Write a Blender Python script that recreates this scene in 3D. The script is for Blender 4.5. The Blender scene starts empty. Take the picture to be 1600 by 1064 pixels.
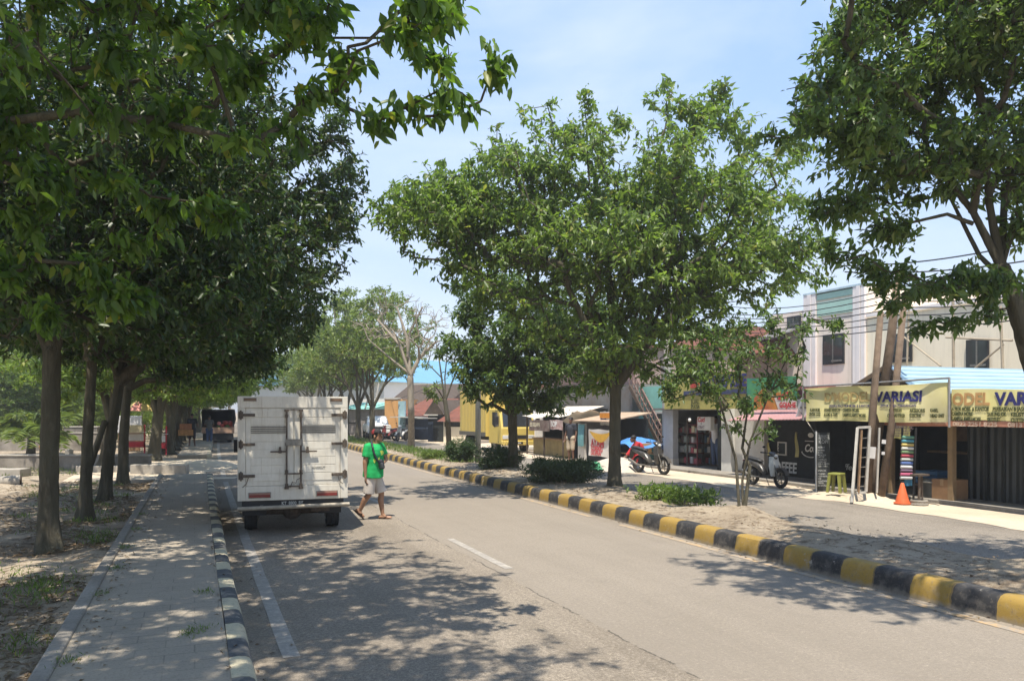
import bpy, bmesh, math, random
import numpy as np
from mathutils import Vector, Matrix
S = bpy.context.scene
C = S.collection
R = math.radians
# ---------------------------------------------------------------- camera
YAW, FPX, HOR, CAMH = R(21.64), 1250.0, 642.0, 2.0
cd = bpy.data.cameras.new('camera'); cam = bpy.data.objects.new('camera', cd); C.objects.link(cam)
cam.location = (0, 0, CAMH); cam.rotation_euler = (R(90), 0, -YAW)
cd.sensor_width = 36; cd.lens = 36*FPX/1600; cd.shift_y = (HOR-532)/1600
cd.clip_start = .1; cd.clip_end = 5000
S.camera = cam
# ---------------------------------------------------------------- sky and sun
SUN = Vector((-.17, -.28, .946)).normalized()
w = bpy.data.worlds.new('World'); S.world = w; w.use_nodes = True
nt = w.node_tree; nt.nodes.clear()
def N(nt, t, **k):
    n = nt.nodes.new(t)
    for a, b in k.items():
        if a.startswith('i_'): n.inputs[a[2:].replace('_', ' ')].default_value = b
        else: setattr(n, a, b)
    return n
sky = N(nt, 'ShaderNodeTexSky', sky_type='NISHITA', sun_disc=False)
sky.sun_elevation = math.asin(SUN.z); sky.sun_rotation = math.atan2(SUN.x, SUN.y)
sky.air_density = 1.0; sky.dust_density = .7; sky.ozone_density = 2.2; sky.altitude = 0
tc = N(nt, 'ShaderNodeTexCoord')
mp = N(nt, 'ShaderNodeMapping'); mp.inputs['Scale'].default_value = (1.0, 1.0, 2.2); mp.inputs['Rotation'].default_value = (.15, .25, .4)
no = N(nt, 'ShaderNodeTexNoise'); no.inputs['Scale'].default_value = 2.1; no.inputs['Detail'].default_value = 7; no.inputs['Roughness'].default_value = .55; no.inputs['Distortion'].default_value = .5
rp = N(nt, 'ShaderNodeValToRGB'); rp.color_ramp.elements[0].position = .40; rp.color_ramp.elements[1].position = .80
rp.color_ramp.elements[0].color = (0, 0, 0, 1); rp.color_ramp.elements[1].color = (.75, .75, .75, 1)
mx = N(nt, 'ShaderNodeMix', data_type='RGBA'); mx.inputs['B'].default_value = (5.6, 6.0, 6.6, 1)
bg = N(nt, 'ShaderNodeBackground'); bg.inputs['Strength'].default_value = .112
out = N(nt, 'ShaderNodeOutputWorld')
L = nt.links.new
L(tc.outputs['Generated'], mp.inputs['Vector']); L(mp.outputs['Vector'], no.inputs['Vector']); L(no.outputs['Fac'], rp.inputs['Fac'])
L(rp.outputs['Color'], mx.inputs['Factor'])
sz = N(nt, 'ShaderNodeSeparateXYZ'); hz = N(nt, 'ShaderNodeValToRGB'); hm = N(nt, 'ShaderNodeMix', data_type='RGBA'); hm.inputs['Factor'].default_value = .72; el = hz.color_ramp.elements; el.new(.3)
for e_, (p_, c_) in zip(el, ((0., (4.7, 5.3, 6.2)), (.3, (3.2, 4.5, 6.7)), (.75, (2.0, 3.5, 6.5)))): e_.position = p_; e_.color = (*c_, 1)
L(tc.outputs['Generated'], sz.inputs[0]); L(sz.outputs['Z'], hz.inputs['Fac'])
L(sky.outputs['Color'], hm.inputs['A']); L(hz.outputs['Color'], hm.inputs['B']); L(hm.outputs['Result'], mx.inputs['A']); L(mx.outputs['Result'], bg.inputs['Color']); L(bg.outputs['Background'], out.inputs['Surface'])
sl = bpy.data.lights.new('sun', 'SUN'); so = bpy.data.objects.new('sun', sl); C.objects.link(so)
sl.energy = 4.7; sl.angle = R(.55); sl.color = (1, .925, .80)
so.rotation_euler = SUN.to_track_quat('Z', 'Y').to_euler(); so.location = (0, 0, 40)
S.view_settings.view_transform = 'Standard'; S.view_settings.look = 'None'; S.view_settings.gamma = 1
S.view_settings.exposure = .74
S.cycles.max_bounces = 8; S.cycles.diffuse_bounces = 4; S.cycles.transmission_bounces = 4; S.cycles.transparent_max_bounces = 8
# ---------------------------------------------------------------- pixel of the photograph -> point in the place
SY, CY = math.sin(YAW), math.cos(YAW)
def P(px, py, z):
    x = (px-800)/FPX*z
    return Vector((CY*x+SY*z, -SY*x+CY*z, CAMH+(HOR-py)/FPX*z))
def G(px, py, h=0.): return P(px, py, (CAMH-h)*FPX/(py-HOR))
def A(px, py, a):
    k = (px-800)/FPX
    return P(px, py, a/(CY*k+SY))
def T(px, a): return A(px, 600, a).y
def bend(t): return .00032*max(t-8, 0)**2
# ---------------------------------------------------------------- materials
MC = {}
def mat(name, col, rough=.8, var=.18, scale=4., bump=0., metal=0., col2=None, spec=.35, detail=5):
    if name in MC: return MC[name]
    m = bpy.data.materials.new(name); m.use_nodes = True; t = m.node_tree; p = t.nodes['Principled BSDF']
    p.inputs['Roughness'].default_value = rough; p.inputs['Metallic'].default_value = metal; p.inputs['Specular IOR Level'].default_value = spec
    tcn = N(t, 'ShaderNodeTexCoord'); nz = N(t, 'ShaderNodeTexNoise'); nz.inputs['Scale'].default_value = scale; nz.inputs['Detail'].default_value = detail; nz.inputs['Roughness'].default_value = .65
    t.links.new(tcn.outputs['Object'], nz.inputs['Vector'])
    c1 = tuple(max(0, c*(1-var)) for c in col); c2 = col2 or tuple(min(1, c*(1+var)) for c in col)
    r = N(t, 'ShaderNodeValToRGB'); r.color_ramp.elements[0].position = .3; r.color_ramp.elements[1].position = .7
    r.color_ramp.elements[0].color = (*c1, 1); r.color_ramp.elements[1].color = (*c2, 1)
    t.links.new(nz.outputs['Fac'], r.inputs['Fac']); t.links.new(r.outputs['Color'], p.inputs['Base Color'])
    if bump:
        b = N(t, 'ShaderNodeBump'); b.inputs['Strength'].default_value = min(1, bump); b.inputs['Distance'].default_value = .02
        n2 = N(t, 'ShaderNodeTexNoise'); n2.inputs['Scale'].default_value = scale*6; n2.inputs['Detail'].default_value = 4
        t.links.new(tcn.outputs['Object'], n2.inputs['Vector']); t.links.new(n2.outputs['Fac'], b.inputs['Height']); t.links.new(b.outputs['Normal'], p.inputs['Normal'])
    MC[name] = m; return m
class G_:                                          # small node-graph helper
    def __init__(s, m): s.t = m.node_tree; s.p = s.t.nodes['Principled BSDF']; s.c = N(s.t, 'ShaderNodeTexCoord')
    def noise(s, scale, detail=5, rough=.6, vec=None, dist=0):
        n = N(s.t, 'ShaderNodeTexNoise'); n.inputs['Scale'].default_value = scale; n.inputs['Detail'].default_value = detail; n.inputs['Roughness'].default_value = rough; n.inputs['Distortion'].default_value = dist
        s.t.links.new(vec or s.c.outputs['Object'], n.inputs['Vector']); return n.outputs['Fac']
    def ramp(s, f, stops):
        r = N(s.t, 'ShaderNodeValToRGB'); e = r.color_ramp.elements
        while len(e) < len(stops): e.new(.5)
        for k, (p, c) in enumerate(stops): e[k].position = p; e[k].color = (*c, 1) if len(c) == 3 else c
        s.t.links.new(f, r.inputs['Fac']); return r.outputs['Color']
    def mix(s, f, a, b, mode='MIX'):
        m = N(s.t, 'ShaderNodeMix', data_type='RGBA', blend_type=mode)
        for k, v in (('Factor', f), ('A', a), ('B', b)):
            if hasattr(v, 'links'): s.t.links.new(v, m.inputs[k])
            else: m.inputs[k].default_value = v if k == 'Factor' else (*v, 1)
        return m.outputs['Result']
    def math(s, op, a, b=0., c=None):
        m = N(s.t, 'ShaderNodeMath', operation=op)
        for k, v in enumerate((a, b) if c is None else (a, b, c)):
            if hasattr(v, 'links'): s.t.links.new(v, m.inputs[k])
            else: m.inputs[k].default_value = v
        return m.outputs[0]
    def sep(s):
        x = N(s.t, 'ShaderNodeSeparateXYZ'); s.t.links.new(s.c.outputs['Object'], x.inputs[0]); return x.outputs
    def scaled(s, v):
        m = N(s.t, 'ShaderNodeMapping'); m.inputs['Scale'].default_value = v; s.t.links.new(s.c.outputs['Object'], m.inputs['Vector']); return m.outputs['Vector']
    def base(s, c): s.t.links.new(c, s.p.inputs['Base Color'])
    def bump(s, h, strength=.5, d=.01):
        b = N(s.t, 'ShaderNodeBump'); b.inputs['Strength'].default_value = strength; b.inputs['Distance'].default_value = d
        s.t.links.new(h, b.inputs['Height']); s.t.links.new(b.outputs['Normal'], s.p.inputs['Normal'])
def newmat(name, rough=.85, spec=.3):
    m = bpy.data.materials.new(name); m.use_nodes = True; MC[name] = m; g = G_(m)
    g.p.inputs['Roughness'].default_value = rough; g.p.inputs['Specular IOR Level'].default_value = spec
    return m, g
def flat(name, col, rough=.6, metal=0, spec=.4): return mat(name, col, rough, .07, 6, 0, metal, spec=spec)
# ---------------------------------------------------------------- objects
def thing(name, label, cat, loc=(0, 0, 0), rz=0., group=None):
    o = bpy.data.objects.new(name, None); C.objects.link(o); o.location = loc; o.rotation_euler = (0, 0, rz); o.empty_display_size = .1
    o['label'] = label; o['category'] = cat
    if group: o['group'] = group
    return o
def tag(o, label, cat, group=None, kind=None):
    if label: o['label'] = label
    if cat: o['category'] = cat
    if group: o['group'] = group
    if kind: o['kind'] = kind
    return o
def link(name, me, m, parent=None):
    o = bpy.data.objects.new(name, me); C.objects.link(o)
    if m and not me.materials: me.materials.append(m)
    if parent: o.parent = parent
    return o
def winv(p):
    chain = []
    while p: chain.append(Matrix.LocRotScale(p.location, p.rotation_euler, p.scale)); p = p.parent
    m = Matrix()
    for c in reversed(chain): m = m @ c
    return m.inverted()
def dup(o, parent=None, **k):
    c = o.copy(); C.objects.link(c); c.parent = parent
    for ch in list(o.children): dup(ch, c)
    for a, b in k.items():
        if a in ('label', 'group', 'category'): c[a] = b
        else: setattr(c, a, b)
    return c
class MB:
    def __init__(s): s.v = []; s.f = []
    def add(s, vs, fs):
        n = len(s.v); s.v += [tuple(v) for v in vs]; s.f += [tuple(n+i for i in f) for f in fs]; return s
    def merge(s, o): return s.add(o.v, o.f)
    def box(s, x0, x1, y0, y1, z0, z1):
        return s.add([(x0, y0, z0), (x1, y0, z0), (x1, y1, z0), (x0, y1, z0), (x0, y0, z1), (x1, y0, z1), (x1, y1, z1), (x0, y1, z1)],
                     [(0, 3, 2, 1), (4, 5, 6, 7), (0, 1, 5, 4), (1, 2, 6, 5), (2, 3, 7, 6), (3, 0, 4, 7)])
    def cbox(s, c, sz, e=(0, 0, 0)):
        m = Matrix.LocRotScale(Vector(c), __import__('mathutils').Euler(e), Vector(sz))
        vs = [m @ Vector(v) for v in ((-.5, -.5, -.5), (.5, -.5, -.5), (.5, .5, -.5), (-.5, .5, -.5), (-.5, -.5, .5), (.5, -.5, .5), (.5, .5, .5), (-.5, .5, .5))]
        return s.add(vs, [(0, 3, 2, 1), (4, 5, 6, 7), (0, 1, 5, 4), (1, 2, 6, 5), (2, 3, 7, 6), (3, 0, 4, 7)])
    def bar(s, a, b, wd, th=None):                # square bar between two points
        th = th or wd; a = Vector(a); b = Vector(b); d = (b-a).normalized(); u = d.cross(Vector((0, 0, 1)))
        if u.length < .01: u = Vector((1, 0, 0))
        u.normalize(); v = u.cross(d); vs = []
        for q in (a, b):
            for i, j in ((-1, -1), (1, -1), (1, 1), (-1, 1)): vs.append(q+u*i*wd/2+v*j*th/2)
        return s.add(vs, [(0, 1, 2, 3), (7, 6, 5, 4), (0, 4, 5, 1), (1, 5, 6, 2), (2, 6, 7, 3), (3, 7, 4, 0)])
    def tube(s, pts, r, n=8, cap=True):
        pts = [Vector(p) for p in pts]; k = len(pts); rs = r if isinstance(r, (list, tuple)) else [r]*k
        vs = []; u = None
        for i, p in enumerate(pts):
            d = (pts[min(i+1, k-1)]-pts[max(i-1, 0)]).normalized()
            if u is None:
                u = d.cross(Vector((0, 0, 1)))
                if u.length < .05: u = d.cross(Vector((1, 0, 0)))
            u = (u-d*u.dot(d)).normalized(); v = d.cross(u)
            for j in range(n):
                a = 2*math.pi*j/n; vs.append(p+(u*math.cos(a)+v*math.sin(a))*rs[i])
        fs = [(i*n+j, i*n+(j+1) % n, (i+1)*n+(j+1) % n, (i+1)*n+j) for i in range(k-1) for j in range(n)]
        if cap: fs += [tuple(range(n-1, -1, -1)), tuple((k-1)*n+j for j in range(n))]
        return s.add(vs, fs)
    def cyl(s, a, b, r, r2=None, n=12): return s.tube([a, b], [r, r if r2 is None else r2], n)
    def prism(s, poly, ax, d0, d1):                # polygon in the two other axes, extruded along ax
        n = len(poly); vs = []
        for d in (d0, d1):
            for p in poly:
                q = list(p); q.insert('xyz'.index(ax), d); vs.append(q)
        return s.add(vs, [tuple(range(n-1, -1, -1)), tuple(range(n, 2*n))]+[(i, (i+1) % n, n+(i+1) % n, n+i) for i in range(n)])
    def loft(s, rings, cap=True):
        n = len(rings[0]); vs = [p for r in rings for p in r]; k = len(rings)
        fs = [(i*n+j, i*n+(j+1) % n, (i+1)*n+(j+1) % n, (i+1)*n+j) for i in range(k-1) for j in range(n)]
        if cap: fs += [tuple(range(n-1, -1, -1)), tuple((k-1)*n+j for j in range(n))]
        return s.add(vs, fs)
    def ell(s, c, r, nu=14, nv=9):
        c = Vector(c); rings = []
        for i in range(nv+1):
            ph = math.pi*(i/nv)*.98+.01*math.pi
            rings.append([(c.x+r[0]*math.sin(ph)*math.cos(2*math.pi*j/nu), c.y+r[1]*math.sin(ph)*math.sin(2*math.pi*j/nu), c.z-r[2]*math.cos(ph)) for j in range(nu)])
        return s.loft(rings)
    def torus(s, c, Rr, r, ax='x', n=24, k=8):
        vs = []
        for i in range(n):
            a = 2*math.pi*i/n
            for j in range(k):
                b = 2*math.pi*j/k; q = Rr+r*math.cos(b); p = [q*math.cos(a), q*math.sin(a)]; p.insert('xyz'.index(ax), r*math.sin(b)); vs.append(Vector(c)+Vector(p))
        return s.add(vs, [(i*k+j, ((i+1) % n)*k+j, ((i+1) % n)*k+(j+1) % k, i*k+(j+1) % k) for i in range(n) for j in range(k)])
    def grid(s, fn, nu, nv):
        vs = [fn(i/nu, j/nv) for j in range(nv+1) for i in range(nu+1)]
        return s.add(vs, [(j*(nu+1)+i, j*(nu+1)+i+1, (j+1)*(nu+1)+i+1, (j+1)*(nu+1)+i) for j in range(nv) for i in range(nu)])
    def build(s, name, m, parent=None, world=True, bevel=0, smooth=False):
        me = bpy.data.meshes.new(name); vs = s.v
        if parent is not None and world:
            mi = winv(parent); vs = [mi @ Vector(v) for v in vs]
        me.from_pydata(vs, [], s.f)
        bm = bmesh.new(); bm.from_mesh(me); bmesh.ops.recalc_face_normals(bm, faces=bm.faces); bm.to_mesh(me); bm.free()
        if smooth: me.polygons.foreach_set('use_smooth', [True]*len(me.polygons))
        o = link(name, me, m, parent)
        if smooth == 'auto':
            md = o.modifiers.new('es', 'EDGE_SPLIT'); md.split_angle = R(38)
        if bevel:
            md = o.modifiers.new('bv', 'BEVEL'); md.width = bevel; md.segments = 2; md.limit_method = 'ANGLE'
        return o
def struct(name, mb, m, **k): return tag(mb.build(name, m, **k), None, None, kind='structure')
def text(s, size, loc, m, parent, name='lettering', face='-x', align='LEFT', sx=1., bold=0., fn=None, ital=0., world=True, ext=.0015, width=None):
    cu = bpy.data.curves.new(name, 'FONT'); cu.body = s; cu.size = size; cu.align_x = align; cu.offset = bold; cu.extrude = ext; cu.resolution_u = 3; cu.shear = ital
    to = bpy.data.objects.new('tmp', cu); C.objects.link(to)
    me = bpy.data.meshes.new_from_object(to.evaluated_get(bpy.context.evaluated_depsgraph_get())); bpy.data.objects.remove(to)
    if width:
        xs = [v.co.x for v in me.vertices]; sx = width/(max(xs)-min(xs))
    rot = {'-x': Matrix.Rotation(R(-90), 4, 'Z') @ Matrix.Rotation(R(90), 4, 'X'), '-y': Matrix.Rotation(R(90), 4, 'X'), 'x': Matrix.Rotation(R(90), 4, 'Z') @ Matrix.Rotation(R(90), 4, 'X')}[face] if isinstance(face, str) else face
    mw = Matrix.Translation(loc) @ rot @ Matrix.Diagonal((sx, 1, 1, 1)); me.transform(mw)
    if fn:
        for v in me.vertices: v.co.x += fn(v.co.y, v.co.z)
    if parent is not None and world: me.transform(winv(parent))
    me.materials.clear()
    return link(name, me, m, parent)
# ---------------------------------------------------------------- foliage
def leafmat(name, dark, light, yel, trans, mixf=.38):
    m = bpy.data.materials.new(name); m.use_nodes = True; t = m.node_tree; p = t.nodes['Principled BSDF']; o = t.nodes['Material Output']
    at = N(t, 'ShaderNodeAttribute', attribute_name='tint')
    r = N(t, 'ShaderNodeValToRGB'); e = r.color_ramp.elements; e.new(.62); e.new(.93)
    for k, (ps, c) in enumerate(((0., dark), (.62, light), (.93, light), (1., yel))): e[k].position = ps; e[k].color = (*c, 1)
    p.inputs['Roughness'].default_value = .42; p.inputs['Specular IOR Level'].default_value = .45
    tr = N(t, 'ShaderNodeBsdfTranslucent'); mm = N(t, 'ShaderNodeMix', data_type='RGBA', blend_type='MULTIPLY'); mm.inputs['Factor'].default_value = 1; mm.inputs['B'].default_value = (*trans, 1)
    ms = N(t, 'ShaderNodeMixShader'); ms.inputs[0].default_value = mixf; k = t.links.new
    k(at.outputs['Fac'], r.inputs['Fac']); k(r.outputs['Color'], p.inputs['Base Color']); k(r.outputs['Color'], mm.inputs['A']); k(mm.outputs['Result'], tr.inputs['Color'])
    k(p.outputs[0], ms.inputs[1]); k(tr.outputs[0], ms.inputs[2]); k(ms.outputs[0], o.inputs['Surface']); return m
LM_near = leafmat('leaf_glossy_green', (.04, .085, .018), (.10, .175, .028), (.22, .23, .03), (2.2, 2.2, 1.0), .48)
LM_olive = leafmat('leaf_olive_green', (.076, .122, .030), (.165, .238, .054), (.30, .29, .08), (1.7, 1.85, .95), .45)
LM_dark = leafmat('leaf_deep_green', (.045, .084, .026), (.115, .178, .045), (.19, .21, .05), (1.8, 1.9, 1.1), .4)
LM_shade = leafmat('leaf_shaded_row_green', (.022, .048, .017), (.058, .098, .026), (.14, .15, .035), (1.8, 1.9, .9), .34)  # darker leaf copy, canopy shade of the left row put into its colour
LM_far = leafmat('leaf_light_green', (.085, .135, .032), (.185, .245, .05), (.28, .27, .07), (1.6, 1.7, 1.0), .38)
LM_bush = leafmat('leaf_shrub_green', (.03, .062, .02), (.06, .10, .028), (.10, .14, .03), (1.6, 1.7, 1.0), .3)
LM_dry = leafmat('leaf_dry_brown', (.12, .08, .045), (.22, .16, .09), (.3, .24, .12), (1.2, 1.1, 1.0), .2)
m_bark, g = newmat('bark', .95, .15)
bz = g.noise(9, 6, .7, g.scaled((1, 1, .22)), .6); g.base(g.mix(g.noise(1.6, 3), g.ramp(bz, [(.3, (.016, .012, .009)), (.52, (.07, .054, .039)), (.74, (.20, .165, .125))]), (.13, .125, .085), 'MIX')); g.bump(bz, 1., .07)
m_bark2, g = newmat('pale_bark', .9, .2)
bz = g.noise(7, 5, .7, g.scaled((1, 1, .3))); g.base(g.ramp(bz, [(.3, (.19, .16, .12)), (.7, (.36, .31, .24))])); g.bump(bz, .6, .02)
def leaf_mesh(name, base, D, Nn, Ln, wr, hi, seed=0):
    rs = np.random.RandomState(seed); n = len(base)
    if hi:
        tp = np.array([(0, 0, 0), (.28, .46, .07), (.28, 0, -.02), (.28, -.46, .07), (.68, .40, .0), (.68, 0, -.09), (.68, -.40, .0), (1, 0, -.24)]); tri = np.array([(0, 1, 2), (0, 2, 3), (1, 4, 5), (1, 5, 2), (2, 5, 6), (2, 6, 3), (4, 7, 5), (5, 7, 6)])
    else:
        tp = np.array([(0, 0, 0), (.45, .5, .07), (1, 0, -.14), (.45, -.5, .07)]); tri = np.array([(0, 1, 2), (0, 2, 3)])
    D = D/np.linalg.norm(D, axis=1, keepdims=True); Sd = np.cross(Nn, D); Sd /= np.linalg.norm(Sd, axis=1, keepdims=True)+1e-9; U = np.cross(D, Sd)
    Ln = Ln[:, None, None]
    V = base[:, None, :]+Ln*(tp[None, :, 0:1]*D[:, None, :]+tp[None, :, 1:2]*wr*Sd[:, None, :]+tp[None, :, 2:3]*U[:, None, :])
    k = len(tp); V = V.reshape(-1, 3); F = (tri[None]+(np.arange(n)*k)[:, None, None]).reshape(-1)
    me = bpy.data.meshes.new(name); me.vertices.add(len(V)); me.vertices.foreach_set('co', V.astype(np.float32).ravel())
    nf = len(F)//3; me.loops.add(nf*3); me.loops.foreach_set('vertex_index', F.astype(np.int32)); me.polygons.add(nf); me.polygons.foreach_set('loop_start', np.arange(0, nf*3, 3, dtype=np.int32))
    at = me.attributes.new('tint', 'FLOAT', 'POINT'); at.data.foreach_set('value', np.repeat(rs.rand(n)**1.1, k).astype(np.float32))
    me.update(); me.validate(); return me
def unit(a): return a/(np.linalg.norm(a, axis=-1, keepdims=True)+1e-9)
def leaves_at(tips, dirs, per, Ln, wr, hi, seed, spread=.3, droop=.55):
    rs = np.random.RandomState(seed); n = len(tips); k = per
    tdir = unit(dirs)[:, None, :].repeat(k, 1); f = rs.rand(n, k, 1)**.8
    base = tips[:, None, :]-tdir*f*spread+rs.randn(n, k, 3)*spread*.13
    rd = unit(rs.randn(n, k, 3)); d = unit(rd*.95+tdir*.55+np.array([0, 0, -droop])*(.5+rs.rand(n, k, 1)))
    nn = unit(np.array([0, 0, 1.])+rs.randn(n, k, 3)*.55)
    return leaf_mesh('crown', base.reshape(-1, 3), d.reshape(-1, 3), nn.reshape(-1, 3), Ln*(.4+.9*rs.rand(n*k)), wr, hi, seed)
def tips_in(lobes, n, seed, shell=.5, clump=.55):
    rs = np.random.RandomState(seed); out = []; wt = np.array([l[3] if len(l) > 3 else (l[1][0]*l[1][1]*l[1][2])**.72 for l in lobes]); wt = wt/wt.sum()
    for l, wg in zip(lobes, wt):
        k = max(4, int(n*wg)); nc = max(2, k//9)
        c = unit(rs.randn(nc, 3))*(rs.rand(nc, 1)**shell)
        p = c[rs.randint(0, nc, k)]+rs.randn(k, 3)*clump*.36*min(1, 1.2/max(.3, np.mean(l[1])))
        p *= np.minimum(1, 1.12/np.linalg.norm(p, axis=1, keepdims=True))
        out.append(np.array(l[0])+p*np.array(l[1]))
    return np.vstack(out)
def skeleton(trunks, tips, seed, bf=.22, wig=.07, limit=None):
    rs = np.random.RandomState(seed); pos = []; par = []; pl = []; rad0 = []
    for pts, rr in trunks:
        for i, p in enumerate(pts):
            p = np.array(p, float)
            if i == 0 and pos:
                j = int(np.argmin([np.linalg.norm(q-p) for q in pos]))
                par.append(j); pl.append(pl[j]+np.linalg.norm(pos[j]-p))
            elif i == 0: par.append(-1); pl.append(0.)
            else: par.append(len(pos)-1); pl.append(pl[-1]+np.linalg.norm(pos[-1]-p))
            pos.append(p); rad0.append(rr[i])
    nt0 = len(pos); pos = list(pos); top = np.array(trunks[0][0][-1]); order = np.argsort(np.linalg.norm(tips-top, axis=1))
    cap = 400000; PA = np.zeros((cap, 3)); LA = np.zeros(cap); PA[:nt0] = pos; LA[:nt0] = pl; n = nt0; tipix = []
    ok = np.zeros(cap, bool); ok[:nt0] = [p[2] > min(trunks[0][0][-1][2], 1.4)*.75 for p in pos]
    if not ok.any(): ok[:nt0] = True
    for ti in order:
        t = tips[ti]; d = np.linalg.norm(PA[:n]-t, axis=1)+bf*LA[:n]+np.where(ok[:n], 0, 1e6); j = int(np.argmin(d)); v = t-PA[j]; Ld = np.linalg.norm(v); k = max(1, int(Ld/.45)); lastj = j
        for s in range(1, k+1):
            f = s/k; q = PA[j]+v*f; 
            if s < k: q = q+rs.randn(3)*wig*min(1, Ld)+np.array([0, 0, .10*math.sin(f*math.pi)*Ld])
            PA[n] = q; LA[n] = LA[lastj]+np.linalg.norm(q-PA[lastj]); par.append(lastj); ok[n] = True; lastj = n; n += 1
        tipix.append((ti, lastj))
    par = np.array(par); PA = PA[:n]; cnt = np.zeros(n)
    for _, j in tipix: cnt[j] += 1
    for i in range(n-1, -1, -1):
        if par[i] >= 0: cnt[par[i]] += cnt[i]
    return PA, par, cnt, nt0, np.array(rad0), tipix
def branch_mesh(name, PA, par, cnt, nt0, rad0, r0, ex, rmin):
    rad = np.maximum(rmin, r0*np.power(np.maximum(cnt, 1), ex)); vs = []; fs = []; n = 0
    for i in range(nt0, len(PA)):
        p = PA[par[i]]; q = PA[i]; d = q-p; ln = np.linalg.norm(d)
        if ln < 1e-5: continue
        d /= ln; u = np.cross(d, (0, 0, 1.)); 
        if np.linalg.norm(u) < .05: u = np.cross(d, (1., 0, 0))
        u /= np.linalg.norm(u); v = np.cross(d, u); ra = min(rad[par[i]] if par[i] >= nt0 else rad[i]*1.25, rad[i]*1.35); rb = rad[i]; m = 6 if rb > .018 else 3
        a = np.arange(m)*2*np.pi/m; off = np.cos(a)[:, None]*u+np.sin(a)[:, None]*v
        vs.append(p-d*ra*.25+off*ra); vs.append(q+off*rb)
        fs += [(n+k, n+(k+1) % m, n+m+(k+1) % m, n+m+k) for k in range(m)]; n += 2*m
    return np.vstack(vs), fs
def bole(pts, rr, seed, nr=14, flare=.45):            # one stem with buttressed base and bark ridges
    rs = random.Random(seed); ph = [rs.random()*6.28 for _ in range(4)]; P2 = []; R2 = []
    for i in range(len(pts)-1):
        for k in range(11):
            f = k/11; P2.append(Vector(pts[i]).lerp(Vector(pts[i+1]), f)); R2.append(rr[i]*(1-f)+rr[i+1]*f)
    P2.append(Vector(pts[-1])); R2.append(rr[-1]); mb = MB(); rings = []; z0 = P2[0].z
    for i, (p, r) in enumerate(zip(P2, R2)):
        h = p.z-z0; fl = flare*1.5*math.exp(-max(0, h-.08)*4.6) if flare else 0; ring = []
        d = (P2[min(i+1, len(P2)-1)]-P2[max(i-1, 0)]).normalized(); u = d.cross(Vector((0, 1, .01))).normalized(); v = d.cross(u)
        for j in range(nr):
            a = 2*math.pi*j/nr; q = r*(1+.07*math.sin(3*a+ph[0]+h*.9)+.05*math.sin(5*a+ph[1]-h*1.7)+.06*rs.uniform(-1, 1)+.05*math.sin(9*a+ph[3]+h*.6)+fl*(1+.55*math.sin(4*a+ph[2])))
            ring.append(p+u*math.cos(a)*q+v*math.sin(a)*q)
        rings.append(ring)
    d = (P2[-1]-P2[-2]).normalized(); c = P2[-1]
    for sc, up in ((.8, .5), (.35, .85)): rings.append([c+(q-c)*sc+d*R2[-1]*up for q in rings[len(P2)-1]])
    mb.loft(rings); return mb
def make_tree(name, label, base, trunks, lobes, ntips, per, Ln, lm, seed, group=None, hi=False, wr=.42, bark=None, r0=.0055, ex=.43, rmin=.004, spread=.34, droop=.55, cat='tree', shell=.5, clump=.55, bf=.22, flare=.45):
    """all coordinates relative to the base"""
    root = thing(name, label, cat, base, 0, group); bark = bark or m_bark
    tips = tips_in(lobes, ntips, seed, shell, clump)
    PA, par, cnt, nt0, rad0, tipix = skeleton(trunks, tips, seed, bf)
    vs, fs = branch_mesh('limb', PA, par, cnt, nt0, rad0, r0, ex, rmin)
    mb = MB()
    for k, (p, r) in enumerate(trunks): b = bole(p, r, seed+k, 22 if r[0] > .08 else 8, flare if k == 0 else 0); mb.add(b.v, b.f)
    mb.add(vs.tolist(), fs); mb.build('trunk', bark, root, world=False, smooth=True)
    if per:
        ti = np.array([t for t, _ in tipix]); ji = np.array([j for _, j in tipix]); tp = PA[ji]; dr = tp-PA[par[ji]]
        link('crown', leaves_at(tp, dr, per, Ln, wr, hi, seed, spread, droop), lm, root)
    return root
def shrub(name, label, base, r, n, Ln, lm, seed, group=None, hi=False, cat='shrub', lumps=7, wr=.42, stems=7, droop=.1):
    rs = np.random.RandomState(seed); root = thing(name, label, cat, base, 0, group)
    lob = [((0, 0, r[2]*.95), r, 2.4)]
    for k in range(lumps):
        a = rs.rand()*6.28; lob.append(((math.cos(a)*r[0]*.6, math.sin(a)*r[1]*.6, r[2]*(.7+.8*rs.rand())), tuple(.42*q for q in r), .22))
    tp = tips_in(lob, n, seed, .3, .5); tp[:, 2] = np.maximum(tp[:, 2], .05+.06*rs.rand(len(tp))); d = tp-np.array([0, 0, r[2]*.2])
    link('foliage', leaves_at(tp, d, 9, Ln, wr, hi, seed, .16, droop), lm, root)
    mb = MB()
    for k in range(stems):
        q = tp[rs.randint(len(tp))]; mb.tube([(q[0]*.15, q[1]*.15, -.03), (q[0]*.5, q[1]*.5, q[2]*.55), tuple(q)], [.018, .012, .005], 5)
    mb.build('stem', m_bark, root, world=False); return root
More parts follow.
